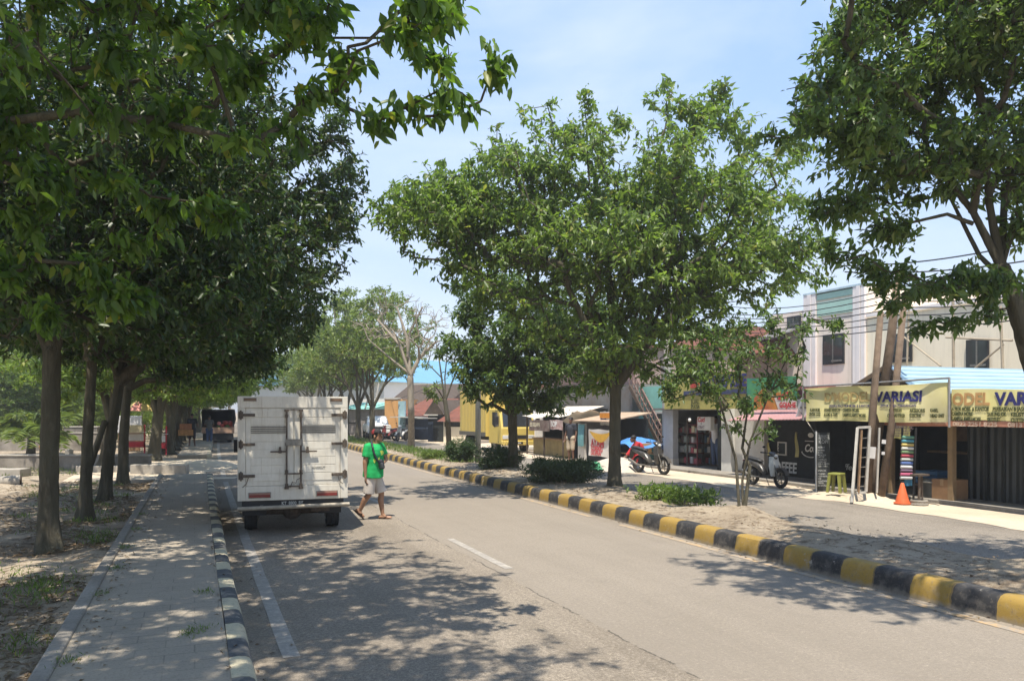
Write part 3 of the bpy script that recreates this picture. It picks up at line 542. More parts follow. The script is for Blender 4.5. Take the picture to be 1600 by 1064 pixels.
make_tree('street_tree', 'dark tree leaning in at the right edge with its trunk outside the frame', b,
    [(((0, 0, -.15), st(1625, 600), st(1590, 480), st(1565, 420)), (.15, .12, .10, .085)), ((st(1565, 420), st(1520, 330), st(1455, 250, .1)), (.05, .036, .022)), ((st(1565, 420), st(1545, 310), st(1540, 180, .1)), (.052, .038, .024)), ((st(1565, 420), st(1570, 300, .2), st(1610, 180, .3)), (.046, .034, .022)), ((st(1520, 350), st(1480, 335), st(1415, 350, .2)), (.026, .02, .014)), ((st(1580, 450), st(1530, 400, .1), st(1480, 300, .2)), (.034, .026, .016))],
    rel([lobe(1400, 130, 9.2, 135, 100), lobe(1320, 95, 8.6, 85, 75, None, 1.0), lobe(1500, 80, 9.0, 140, 90), lobe(1275, 190, 8.1, 78, 62, None, 1.0), lobe(1350, 200, 8.0, 95, 75, None, 1.0), lobe(1400, 270, 9.1, 120, 58, None, .7), lobe(1540, 225, 8.8, 110, 60, None, .45), lobe(1355, 370, 9.6, 78, 36), lobe(1300, 310, 8.6, 55, 45), lobe(1430, 455, 9.3, 85, 28, .7, .28), lobe(1385, 425, 9.5, 60, 20, .5, .2), lobe(1545, 440, 8.6, 50, 28, .5, .16), lobe(1380, 20, 10, 90, 60), lobe(1600, 20, 9, 140, 100), lobe(1700, 200, 9, 170, 160), lobe(1460, 505, 9.2, 50, 14, .35, .12), lobe(1560, 490, 8.8, 22, 18, .2, .08), ((5.3, 5.4, 7.35), (1.15, 1.9, .7), 1.0), ((6.6, 4.4, 7.4), (1.2, 1.6, .8), .8), lobe(1640, -120, 9, 220, 80), lobe(1430, -60, 9.4, 150, 60), lobe(1600, 330, 8.8, 50, 40, .5, .14)], b),
    3600, 14, .118, LM_dark, 27, GM, ex=.31, spread=.28, droop=.65, r0=.005)
# leafy trees further along the median
b = (9.1, 45.5, .2)
FT = make_tree('street_tree', 'leafy median tree with several thin upright stems, left of the bare tree', b,
    [(((0, 0, -.15), (0, 0, 1.0), (0, 0, 2.0)), (.17, .15, .15)), (((0, 0, 1.9), (-.5, .1, 3.2), (-1.3, .1, 5)), (.09, .07, .05)), (((0, 0, 1.9), (.1, .3, 3.4), (.1, .6, 5.4)), (.09, .07, .05)), (((0, 0, 1.9), (.6, -.2, 3.2), (1.4, -.3, 5)), (.09, .07, .05)), (((0, 0, 1.9), (-.2, -.4, 3.2), (-.4, -.9, 4.8)), (.07, .055, .04))],
    [((0, 0, 6.4), (3.6, 3.4, 2.2)), ((-2.4, 0, 5.2), (1.9, 2, 1.4)), ((2.3, .2, 5.4), (1.8, 2, 1.5)), ((.2, -2.2, 5), (2, 1.6, 1.3)), ((.5, .3, 8.2), (1.7, 1.7, .9)), ((-1.8, .5, 7.8), (1.2, 1.2, .7))], 1300, 11, .21, LM_far, 31, GM, ex=.44)
FT.location.x = 9.0+bend(45.5)
rs = random.Random(12)
for k, (t, dx, s) in enumerate(((49.2, -.2, 1.0), (56, .1, 1.05), (62, -.2, .95), (69, 0, 1.02), (77, .1, .95), (86, 0, 1.), (96, .2, 1.), (108, 0, 1.), (122, 0, 1.1))):
    dup(FT, location=(9.+bend(t)+dx, t, .2), rotation_euler=(0, 0, rs.uniform(0, 6.28)), scale=(s, s, s*rs.uniform(.9, 1.08)), label='leafy median tree, second of the pair with upright stems left of the bare tree' if k == 0 else 'light green median tree in the distance above the white box truck')
for k, (x, t, s) in enumerate(((-6, 118, 1.2), (2, 140, 1.4), (9, 150, 1.4), (16, 140, 1.3), (22, 125, 1.1), (-12, 130, 1.3), (29, 135, 1.2), (-4, 165, 1.5), (6, 175, 1.5), (14, 170, 1.4), (38, 150, 1.3), (20, 105, 1.), (26, 112, 1.))):
    dup(FT, location=(x+bend(t)*.6, t, 0), rotation_euler=(0, 0, k*2.1), scale=(s, s, s), label='hazy green tree closing off the far end of the street', group='trees at the far end of the street')
# bare trees
b = tuple(G(643, 698, .2)); b = (b[0], b[1], .18)
def st(px, py, dz=0): q = P(px, py, 38.5+dz); return (q.x-b[0], q.y-b[1], q.z-b[2])
make_tree('bare_tree', 'leafless pale tree with a fan of whitish branches on the median', b,
    [(((0, 0, -.1), st(642, 640), st(641, 590)), (.17, .15, .15)), ((st(641, 588), st(625, 540), st(590, 500, .3)), (.09, .07, .045)), ((st(641, 588), st(636, 530, .3), st(620, 480, .5)), (.09, .07, .045)), ((st(641, 588), st(655, 560), st(680, 535, -.4)), (.10, .08, .05)), ((st(636, 560), st(640, 520), st(660, 480, -.3)), (.07, .055, .035)), ((st(641, 585), st(610, 560), st(575, 530, -.4)), (.06, .045, .03))],
    rel([lobe(625, 495, 38.5, 75, 38, 2.0), lobe(570, 505, 38.5, 38, 26, 1.), lobe(680, 500, 38.5, 42, 32, 1.2), lobe(640, 530, 38.5, 60, 20, 1.4)], b), 420, 0, .1, LM_olive, 33, GM, bark=m_bark2, r0=.010, rmin=.009, ex=.33, shell=.4, flare=.15)
b = tuple(G(702, 697, .2)); b = (b[0], b[1], .18)
def st(px, py, dz=0): q = P(px, py, 33.5+dz); return (q.x-b[0], q.y-b[1], q.z-b[2])
make_tree('bare_tree', 'thin nearly leafless tree with one green tuft on its left side', b,
    [(((0, 0, -.1), st(700, 660), st(695, 625)), (.13, .11, .085)), ((st(695, 628), st(690, 590), st(684, 545)), (.05, .04, .02)), ((st(695, 628), st(705, 600), st(722, 560)), (.05, .035, .02)), ((st(697, 632), st(695, 590, .3), st(700, 540, .3)), (.04, .03, .018))],
    rel([lobe(676, 612, 33.5, 22, 14, .5, 1.3), lobe(700, 540, 33.5, 28, 28, .8, .35), lobe(680, 560, 33.5, 16, 30, .5, .2), lobe(725, 555, 33.5, 16, 16, .5, .2)], b), 60, 0, .14, LM_far, 35, GM, r0=.012, rmin=.01, ex=.35, flare=.15)
q = P(676, 612, 33.5); tp = tips_in([((q.x-b[0], q.y-b[1], q.z-b[2]), (.6, .6, .4))], 60, 4)
link('crown', leaves_at(tp, tp-np.array([q.x-b[0], q.y-b[1], q.z-b[2]])+.01, 8, .15, .42, False, 4, .2), LM_far, [o for o in C.objects if o.name.startswith('bare_tree')][-1])
# ---------------------------------------------------------------- shrubs and hedges on the median
GS = 'clipped shrubs on the median'
for k, (px, py, rpx, rpy, n, lab) in enumerate(((722, 722, 29, 24, 1500, 'round green shrub on the median, left of the grey lamp post'), (781, 735, 38, 25, 1900, 'dark rounded shrub on the median behind the forked tree trunk'), (878, 754, 62, 25, 3000, 'widest dark shrub on the median, left of the large tree trunk'))):
    q = G(px, py, .2); zz = (CAMH-.2)*FPX/(py-HOR); a = rpx*zz/FPX
    shrub('shrub', lab, (q.x, q.y, .18), (a, a*.8, rpy*zz/FPX*.85), n, .065, LM_bush, 40+k, GS, lumps=5)
for k, (px0, px1, py, h, lab, lm) in enumerate(((995, 1120, 792, .34, 'low loose hedge with pale leaves on the median right of the large tree', LM_olive), (650, 700, 718, .35, 'low leafy plants on the median left of the round shrub', LM_far))):
    a = G(px0+12, py-12 if k == 0 else py, .2); c_ = G(px1-10, py, .2); q = (a+c_)/2; root = thing('hedge', lab, 'hedge', (q.x, q.y, .2)); rs_ = np.random.RandomState(60+k); n = 430; f = rs_.rand(n)
    tp = np.array([a.lerp(c_, t_)-q for t_ in f])+rs_.randn(n, 3)*np.array([.16, .16, 0]); tp[:, 2] = h*(.25+.75*rs_.rand(n)); dr = np.column_stack([rs_.randn(n)*.4, rs_.randn(n)*.4, np.ones(n)])
    link('foliage', leaves_at(tp, dr, 8, .085, .36, False, 60+k, .13, -.25), lm, root)
    mb = MB(); [mb.tube([(p[0], p[1], -.03), (p[0]*1.0, p[1], p[2]*.8)], [.008, .004], 4) for p in tp[::9]]; mb.build('stem', m_bark, root, world=False)
BS = shrub('bush', 'wide leafy bush growing behind the low walls', (P(-90, 640, 44).x, P(-90, 640, 44).y, 0), (2.4, 2.0, 1.3), 900, .17, LM_far, 90, 'bushes behind the low walls', lumps=10)
for k, (px, zz, s) in enumerate(((70, 47, 1.0), (165, 52, 1.2), (215, 58, 1.1), (-20, 56, 1.3), (110, 66, 1.5), (260, 72, 1.3), (-200, 48, 1.2), (30, 75, 1.8), (180, 85, 1.8), (-120, 64, 1.5), (235, 95, 2.0), (290, 110, 2.0))):
    q = P(px, 640, zz); dup(BS, location=(q.x, q.y, 0), rotation_euler=(0, 0, k*1.3), scale=(s, s, s))
# palms behind the wall
m_frond = leafmat('palm_frond', (.09, .13, .035), (.17, .22, .06), (.30, .30, .10), (1.5, 1.6, .9), .35)
def palm(label, loc, h, n, Lf, seed):
    rs = np.random.RandomState(seed); root = thing('palm_tree', label, 'palm', loc, 0, 'palms behind the low wall'); MB().tube([(0, 0, -.1), (.03, 0, h*.5), (0, .02, h)], [.22, .17, .14], 9).build('trunk', m_bark, root, world=False, smooth=True)
    B, D, U, Ln = [], [], [], []; mb = MB()
    for k in range(n):
        a = k*2.4+rs.rand()*.5; el = .35+1.05*rs.rand(); d = np.array([math.cos(a), math.sin(a), 0]); s_ = np.array([-math.sin(a), math.cos(a), 0]); pts = []
        for i in range(17):
            f = i/16; pts.append(np.array([0, 0, h])+d*Lf*f*math.cos(el)*(1-.1*f)+np.array([0, 0, Lf*(f*math.sin(el)-.62*f*f)]))
        mb.tube(pts[::4], [.028, .02, .014, .008, .004], 4)
        for i in range(2, 17):
            for sg in (-1, 1):
                for _ in range(2):
                    B.append(pts[i]); D.append(s_*sg+d*.55+np.array([0, 0, -.25+rs.randn()*.2])); U.append(np.array([0, 0, 1])+rs.randn(3)*.3); Ln.append(Lf*.28*math.sin(.35+2.5*i/16)+.1)
    mb.build('frond_stem', m_frond, root, world=False)
    link('crown', leaf_mesh('crown', np.array(B), np.array(D), unit(np.array(U)), np.array(Ln), .11, False, seed), m_frond, root)
q = P(48, 640, 37); palm('feathery palm with arching yellow green fronds behind the nearer low wall', (q.x, q.y, 0), .9, 17, 2.6, 2)
q = P(122, 640, 46); palm('second palm with upright fronds between the first two tree trunks', (q.x, q.y, 0), 1.4, 15, 3.0, 5)
q = P(8, 640, 50); palm('palm at the far left edge with pale drooping fronds', (q.x, q.y, 0), 1.6, 15, 3.0, 6)
# ---------------------------------------------------------------- vehicles
def paint(name, col, rough=.4, dirt=.4, dcol=(.30, .26, .20), spec=.5):
    m, g = newmat(name, rough, spec); st_ = g.noise(3.0, 6, .7, g.scaled((2.2, 2.2, .5))); fine = g.noise(14, 5, .7); x = g.sep()
    lo = g.ramp(g.math('ADD', x[2], g.math('MULTIPLY', g.math('SUBTRACT', fine, .5), .5)), [(.35, (.9, .9, .9)), (.95, (0, 0, 0))])
    c = g.mix(g.ramp(st_, [(.42, (0, 0, 0)), (.74, (dirt, dirt, dirt))]), col, dcol); c = g.mix(g.math('MULTIPLY', lo, dirt*.8), c, dcol); c = g.mix(g.ramp(fine, [(.6, (0, 0, 0)), (.75, (dirt*.6,)*3)]), c, tuple(q*.6 for q in dcol))
    rs_ = g.noise(5, 4, .6, g.scaled((5, 5, .35))); c = g.mix(g.ramp(rs_, [(.60, (0, 0, 0)), (.72, (dirt*.9,)*3)]), c, (.30, .21, .13)); g.base(c); g.bump(g.noise(2.2, 2), .25, .03); return m
m_white = paint('dirty_white_panel', (.70, .66, .57), .45, .48, (.42, .36, .27)); m_white2 = paint('clean_white_paint', (.75, .75, .74), .3, .15)
m_yel = paint('yellow_truck_paint', (.66, .50, .13), .4, .2, (.4, .3, .1)); m_yel2 = paint('faded_yellow_panel', (.58, .45, .14), .5, .25, (.35, .32, .24))
m_rub = mat('tyre_rubber', (.028, .027, .026), .9, .3, 9, .3); m_blk = flat('black_metal', (.022, .022, .023), .5); m_steel = mat('worn_steel', (.22, .205, .18), .5, .35, 14, 0, .6); m_rust = mat('dark_rusty_steel', (.12, .095, .075), .7, .4, 18, .2, .3)
m_red = flat('red_lens', (.20, .03, .025), .25, 0, .6); m_orange = flat('amber_lens', (.55, .20, .04), .25, 0, .6); m_clear = flat('clear_lens', (.6, .6, .58), .15, 0, .7)
m_glass = flat('dark_window_glass', (.025, .03, .033), .06, 0, .8); m_plate = flat('black_number_plate', (.02, .02, .022), .5); m_letw = flat('white_lettering', (.75, .75, .72), .6); m_chrome = flat('chrome', (.55, .55, .54), .18, 1)
def wheel(root, c, r, wd, ax='x', rim=m_steel, name='wheel'):
    mb = MB().torus(c, r-.075*r/.3, .078*r/.3, ax, 28, 10); hw = wd/2; c = Vector(c); d = Vector((1, 0, 0)) if ax == 'x' else Vector((0, 1, 0))
    mb.cyl(c-d*hw, c+d*hw, r*.97, None, 28); o = mb.build(name, m_rub, root, world=False, smooth='auto')
    h = MB().cyl(c-d*(hw+.012), c+d*(hw+.012), r*.56, None, 20).cyl(c-d*(hw+.04), c+d*(hw+.04), r*.2, None, 10); 
    for k in range(5):
        a = k*2*math.pi/5; e = Vector((0, math.cos(a), math.sin(a))) if ax == 'x' else Vector((math.cos(a), 0, math.sin(a))); q = c+e*r*.32; h.cyl(q-d*(hw+.025), q+d*(hw+.025), .018, None, 6)
    h.build('rim', rim, o, world=False, smooth='auto'); return o
# --- white box truck; local frame: +y forward, rear face at y = 0, z from the road
q = P(459, 640, 13.0); tr = thing('box_truck', 'small dirty white box truck seen from behind, parked at the left kerb', 'truck', (q.x, q.y, 0), R(-4.2))
W, Z0, Z1, Lb = .865, .56, 2.235, 2.75
MB().box(-W+.01, W-.01, .035, Lb, Z0, Z1-.012).build('box_body', m_white, tr, world=False, bevel=.012)
fr = MB().box(-W, W, 0, .05, Z1-.185, Z1).box(-W, -W+.12, 0, .05, Z0+.001, Z1-.187).box(W-.12, W, 0, .05, Z0+.001, Z1-.187).box(-W+.122, W-.122, 0, .05, Z0, Z0+.23); fr.build('rear_frame', m_white, tr, world=False, bevel=.006)
mb = MB()
for x in (-W-.004, W-.012): mb.box(x, x+.016, .06, Lb, Z1-.06, Z1-.005).box(x, x+.016, .06, Lb, Z0, Z0+.07)
mb.build('corner_trim', m_steel, tr, world=False)
m_line = flat('panel_shadow_gap', (.07, .065, .06), .8)
for sg in (-1, 1):
    xs = sorted((sg*.012, sg*(W-.125))); d = MB().box(xs[0], xs[1], .012, .034, Z0+.236, Z1-.19); dr = d.build('door', m_white, tr, world=False, bevel=.004)
    xi = sorted((sg*.115, sg*(W-.2))); rb = MB()
    zz = Z0+.31
    for k in range(9):
        if k == 6: zz += .135; continue
        rb.box(xi[0], xi[1], .004, .0118, zz, zz+.118); zz += .128
    rb.build('ribbed_panel', m_white, dr, world=False, bevel=.003)
    ln = MB()
    for k in range(4): ln.box(xi[0]-.0, xi[1], -.002, .0105, Z0+1.085+k*.031, Z0+1.097+k*.031)
    ln.build('vent_slot_shadow', m_line, dr, world=False)  # solid dark strips, the shadow in the slots put into their colour
    for zh in (Z0+.40, Z0+.905, Z0+1.375):
        h = MB().box(*sorted((sg*(W-.015), sg*(W-.085))), -.03, -.0005, zh-.055, zh+.055).box(*sorted((sg*(W-.07), sg*(W-.265))), -.018, .003, zh-.022, zh+.022).cyl((sg*(W-.05), -.034, zh-.075), (sg*(W-.05), -.034, zh+.075), .013)
        for kx in (.13, .19, .245): h.cyl((sg*(W-kx), -.026, zh), (sg*(W-kx), -.005, zh), .009, None, 6)
        h.build('hinge', m_rust, dr, world=False)
    xr = sg*.112; b = MB().cyl((xr, -.035, Z0+.19), (xr, -.035, Z1-.21), .0145, None, 8)
    for zk in (Z0+.24, Z0+.46, Z0+.90, Z0+1.36): b.cbox((xr, -.02, zk), (.05, .045, .05))
    for zk in (Z0+.195, Z1-.225): b.cbox((xr, -.02, zk), (.07, .05, .035))
    lb = b.build('lock_bar', m_rust, dr, world=False)
    MB().cbox((sg*.235, -.042, Z0+.785), (.26, .02, .024)).cbox((sg*.215, -.04, Z0+.81), (.035, .035, .10)).cbox((sg*.215, -.02, Z0+.785), (.05, .03, .05)).build('handle', m_rust, lb, world=False)
    # lamps
    hl = MB().box(*sorted((sg*(W-.09), sg*(W-.29))), -.012, -.0005, Z1-.08, Z1-.025).build('marker_lamp', m_steel, tr, world=False); MB().box(*sorted((sg*(W-.10), sg*(W-.28))), -.018, -.0125, Z1-.072, Z1-.033).build('lens', mat('brown_lens', (.16, .10, .06), .3), hl, world=False)
    x0, x1 = sorted((sg*.355, sg*.70)); hz = MB().box(x0, x1, -.02, -.0005, Z0+.045, Z0+.135).build('tail_light', m_steel, tr, world=False)
    MB().box(x0+.012, x1-.012, -.034, -.0205, Z0+.055, Z0+.097).build('lens', m_red, hz, world=False); MB().box(x0+.012, x1-.012, -.034, -.0205, Z0+.1, Z0+.126).build('lens', mat('pale_red_lens', (.30, .16, .12), .3), hz, world=False)
    MB().box(*sorted((sg*.42, sg*.80)), .46, .475, .27, .52).build('mud_flap', m_blk, tr, world=False)
    wheel(tr, (sg*.67, .78, .285), .285, .2); wheel(tr, (sg*.67, 3.45, .285), .285, .17)
MB().box(-.13, .13, -.05, -.036, Z0+.88, Z0+.985).build('latch_plate', m_steel, tr, world=False)
MB().box(-.115, .115, -.045, -.030, Z1-.222, Z1-.205).cbox((0, -.03, Z0+.425), (.29, .02, .022)).cbox((0, -.03, Z0+.22), (.23, .02, .02)).build('cross_bar', m_rust, tr, world=False)
text('ANGKUT', .05, (.29, -.0005, Z0+.50), mat('faded_grey_lettering', (.30, .29, .26), .8), tr, 'sticker', '-y', bold=.001, world=False)
mb = MB().tube([(-.06, -.04, Z0+.2), (-.02, -.05, Z0+.3), (.03, -.05, Z0+.27), (.05, -.045, Z0+.33), (.1, -.04, Z0+.35)], .006, 5).tube([(.70, -.03, Z0+.40), (.72, -.03, Z0+.30), (.78, -.03, Z0+.24)], .006, 5).tube([(-.70, -.03, Z0+.38), (-.73, -.03, Z0+.28), (-.79, -.03, Z0+.22)], .006, 5)
mb.build('safety_chain', m_rust, tr, world=False)
MB().box(-.80, .80, .05, .11, Z0-.135, Z0-.004).build('rear_sill', m_blk, tr, world=False)
MB().cyl((-W+.0, -.06, Z0-.115), (W+.02, -.06, Z0-.095), .034, None, 12).cbox((-.5, 0, Z0-.105), (.05, .13, .05)).cbox((.5, 0, Z0-.10), (.05, .13, .05)).build('bumper_bar', mat('worn_cream_steel', (.33, .29, .23), .6, .3, 9, .1, .2), tr, world=False, smooth='auto')
pl = MB().box(-.21, .21, .035, .048, Z0-.1, Z0-.012).build('number_plate', m_plate, tr, world=False)
text('KT  8800  BY', .072, (-.19, .033, Z0-.078), mat('plate_lettering', (.45, .45, .42), .7), pl, 'lettering', '-y', sx=.85, bold=.002, world=False)
MB().box(-.46, -.36, .12, 4.1, .40, .52).box(.36, .46, .12, 4.1, .40, .52).cyl((-.66, .78, .285), (.66, .78, .285), .05).cyl((.05, .7, .32), (.05, 3.0, .38), .035).ell((0, .78, .29), (.16, .17, .15)).cbox((.45, .55, .36), (.3, .3, .1)).build('chassis', m_rust, tr, world=False)
cabp = [(2.82, .45), (4.35, .45), (4.42, .75), (4.40, 1.05), (4.05, 1.72), (3.95, 1.78), (2.82, 1.78)]
MB().prism(cabp, 'x', -.79, .79).build('cab', m_white2, tr, world=False, bevel=.03)
for sg in (-1, 1):
    MB().prism([(3.05, 1.12), (4.15, 1.12), (3.98, 1.6), (3.05, 1.6)], 'x', *sorted((sg*.791, sg*.797))).build('window', m_glass, tr, world=False)
MB().prism([(-.7, 1.12), (.7, 1.12), (.66, 1.66), (-.66, 1.66)], 'y', 4.2, 4.3).build('windscreen', m_glass, tr, world=False)
MB().cyl((-.79, 3.95, 1.22), (-1.0, 3.95, 1.26), .012).cbox((-.97, 3.94, 1.28), (.14, .05, .26)).build('mirror', m_blk, tr, world=False, bevel=.02)
MB().cyl((.79, 3.95, 1.22), (.90, 3.95, 1.26), .012).cbox((.89, 3.94, 1.28), (.13, .05, .26)).build('mirror', m_blk, tr, world=False, bevel=.02)
# --- yellow box truck facing us
f0 = P(781, 640, 38); yt = thing('delivery_truck', 'yellow box truck parked facing the street beyond the median', 'truck', (f0.x+.95, f0.y, .0), R(2))
# local: -y is the front, front face at y=0
MB().box(-.98, .98, 1.75, 5.5, .75, 3.05).build('cargo_box', m_yel2, yt, world=False, bevel=.02)
MB().box(-1.0, 1.0, 1.70, 1.748, .74, 3.08).build('front_wall', m_yel, yt, world=False)
mb = MB(); [mb.box(-1.012, -.981, 1.8+.22*k, 1.86+.22*k, .95, 3.0) for k in range(16)]; mb.build('side_rib', m_yel2, yt, world=False)
MB().box(-1.02, -.981, 1.76, 5.5, .74, .94).build('lower_rail', m_steel, yt, world=False)
cp = [(0.02, .42), (1.62, .42), (1.62, 2.1), (.42, 2.1), (.30, 2.05), (.04, 1.28), (0, 1.15)]
MB().prism(cp, 'x', -.88, .88).build('cab', m_yel, yt, world=False, bevel=.04)
wsn = MB().add([(-.78, .017, 1.26), (.78, .017, 1.26), (.74, .265, 1.985), (-.74, .265, 1.985), (-.78, .06, 1.24), (.78, .06, 1.24), (.74, .31, 1.97), (-.74, .31, 1.97)], [(0, 1, 2, 3), (7, 6, 5, 4), (0, 4, 5, 1), (1, 5, 6, 2), (2, 6, 7, 3), (3, 7, 4, 0)]); wsn.build('windscreen', m_glass, yt, world=False)
MB().prism([(.32, 1.28), (.9, 1.22), (1.15, 1.35), (1.15, 1.95), (.5, 1.95)], 'x', -.886, -.881).build('window', m_glass, yt, world=False)
MB().prism([(.30, 1.28), (1.2, 1.28), (1.2, 1.95), (.5, 1.95)], 'x', .881, .886).build('window', m_glass, yt, world=False)
for sg in (-1, 1):
    MB().box(*sorted((sg*.52, sg*.82)), -.03, 0.018, .66, .84).build('headlight', m_clear, yt, world=False, bevel=.02)
    MB().cyl((sg*.86, .3, 1.75), (sg*1.08, .12, 1.72), .012).cbox((sg*1.08, .1, 1.55), (.18, .05, .36)).build('mirror', m_blk, yt, world=False, bevel=.02)
    wheel(yt, (sg*.74, 1.0, .38), .38, .22); wheel(yt, (sg*.74, 4.6, .38), .38, .3)
MB().box(-.5, .5, -.012, .018, .66, .84).build('grille', m_blk, yt, world=False); MB().box(-.9, .9, -.09, .018, .36, .58).build('bumper', m_yel, yt, world=False, bevel=.03)
p2 = MB().box(-.2, .2, -.104, -.092, .42, .52).build('number_plate', m_plate, yt, world=False); text('KT 8214', .08, (-.17, -.106, .44), m_letw, p2, 'lettering', '-y', sx=.9, bold=.002, world=False)
MB().box(-.4, -.3,   .3, 5.4, .52, .73).box(.3, .4, .3, 5.4, .52, .73).build('chassis', m_blk, yt, world=False)
# --- flower and produce truck under a tarpaulin, far down the road
m_tarp = mat('dark_tarpaulin', (.03, .032, .034), .7, .3, 3, .3); m_dust = mat('dusty_canvas', (.34, .28, .21), .9, .3, 5, .4); m_wood = mat('weathered_wood', (.27, .17, .095), .85, .35, 7, .3); m_wood2 = mat('orange_crate_wood', (.40, .21, .085), .8, .3, 9, .2); m_dwood = mat('dark_wood', (.075, .055, .042), .85, .35, 7, .3)
q = P(341, 640, 50); ft = thing('tarp_truck', 'open backed truck with a dark tarpaulin roof and red cargo down the road', 'truck', (q.x, q.y, 0), 0)
mb = MB().box(-.95, -.9, .1, 3.2, .75, 2.1).box(.9, .95, .1, 3.2, .75, 2.1).box(-.9, .9, 3.1, 3.2, .75, 2.1); mb.build('tarp_side', m_tarp, ft, world=False)
MB().grid(lambda u, v: (-1.0+2*u, -.15+3.5*v, 2.08+.16*math.sin(math.pi*u)+.025*math.sin(13*u+5*v)), 14, 6).build('tarp_roof', m_dust, ft, world=False)
MB().tube([(-.97, -.12, 2.08), (-.3, -.14, 2.0), (.3, -.14, 2.03), (.97, -.12, 2.05)], .05, 6).tube([(.94, .0, 2.05), (.97, -.03, 1.5), (.93, -.02, 1.15)], [.05, .09, .04], 6).build('tarp_fringe', m_tarp, ft, world=False)
MB().box(-.95, .95, 0, 3.2, .60, .68).build('load_bed', m_wood, ft, world=False); MB().box(-.95, .95, -.04, 0, .62, .98).build('tailgate', mat('pinkish_wood', (.42, .27, .19), .85, .25, 5, .2), ft, world=False)
MB().box(-.9, .9, .02, .1, .18, .58).box(-.4, .4, .1, 4.4, .35, .55).build('chassis', m_blk, ft, world=False)
MB().prism([(3.3, .45), (4.9, .45), (5, 1.1), (4.6, 1.9), (3.3, 1.9)], 'x', -.85, .85).build('cab', mat('blue_cab_paint', (.05, .09, .16), .4), ft, world=False, bevel=.04)
for sg in (-1, 1): wheel(ft, (sg*.7, .9, .33), .33, .25); wheel(ft, (sg*.7, 4.2, .33), .33, .2)
for k, (x, z, r, c) in enumerate(((.05, 1.22, .13, (.75, .28, .26)), (.45, 1.25, .16, (.32, .05, .035)), (.70, 1.22, .18, (.28, .05, .04)), (.25, 1.08, .13, (.38, .06, .05)), (.0, 1.02, .10, (.07, .17, .05)), (.55, 1.04, .13, (.09, .2, .05)), (.8, 1.03, .1, (.3, .08, .05)), (.33, 1.30, .10, (.2, .05, .05)))):
    tag(MB().ell((q.x+x, q.y+.25, z), (r, r*.8, r*.9), 9, 6).build('fruit_sack', flat('sack_%d' % k, c, .8)), ('pale pink round', 'bright red middle', 'largest dark red upper right', 'small red lower', 'small green lower left', 'larger green', 'red rightmost low', 'dark red topmost')[k]+' bundle of produce heaped in the back of the tarp truck', 'bundle', 'bundles loaded in the tarp truck')
# --- white pickup on the far carriageway
def pickup(loc, rz, label):
    r = thing('pickup_car', label, 'car', loc, rz)
    MB().loft([[(x*s, y, z) for x, z in ((-.86, .5), (-.9, .8), (-.84, 1.02), (.84, 1.02), (.9, .8), (.86, .5))] for y, s in ((0, .92), (.2, 1), (4.7, 1), (4.9, .94))]).build('body', m_white2, r, world=False, bevel=.04)
    MB().loft([[(-.8, 1.15, 1.02), (.8, 1.15, 1.02), (.8, 3.3, 1.02), (-.8, 3.3, 1.02)], [(-.66, 1.85, 1.62), (.66, 1.85, 1.62), (.66, 3.1, 1.62), (-.66, 3.1, 1.62)]]).build('cabin', m_white2, r, world=False, bevel=.04)
    MB().add([(-.7, 1.24, 1.08), (.7, 1.24, 1.08), (.6, 1.80, 1.56), (-.6, 1.80, 1.56), (-.7, 1.3, 1.08), (.7, 1.3, 1.08), (.6, 1.86, 1.56), (-.6, 1.86, 1.56)], [(0, 1, 2, 3), (7, 6, 5, 4), (0, 4, 5, 1), (1, 5, 6, 2), (2, 6, 7, 3), (3, 7, 4, 0)]).build('windscreen', m_glass, r, world=False)
    for sg in (-1, 1):
        MB().add([(sg*.79, 1.5, 1.1), (sg*.79, 3.15, 1.1), (sg*.69, 3.0, 1.53), (sg*.69, 1.95, 1.53)], [(0, 1, 2, 3)]).build('window', m_glass, r, world=False)
        MB().box(*sorted((sg*.5, sg*.8)), -.03, .08, .74, .9).build('headlight', m_clear, r, world=False, bevel=.02); wheel(r, (sg*.76, .95, .36), .36, .24); wheel(r, (sg*.76, 3.9, .36), .36, .24)
    MB().box(-.45, .45, -.03, .05, .72, .9).build('grille', m_blk, r, world=False); MB().box(-.8, .8, -.06, .03, .46, .66).build('bumper', m_white2, r, world=False, bevel=.03)
q = P(592, 640, 56); pickup((q.x, q.y, 0), R(-8), 'white pickup parked facing us across the road behind the capped man')
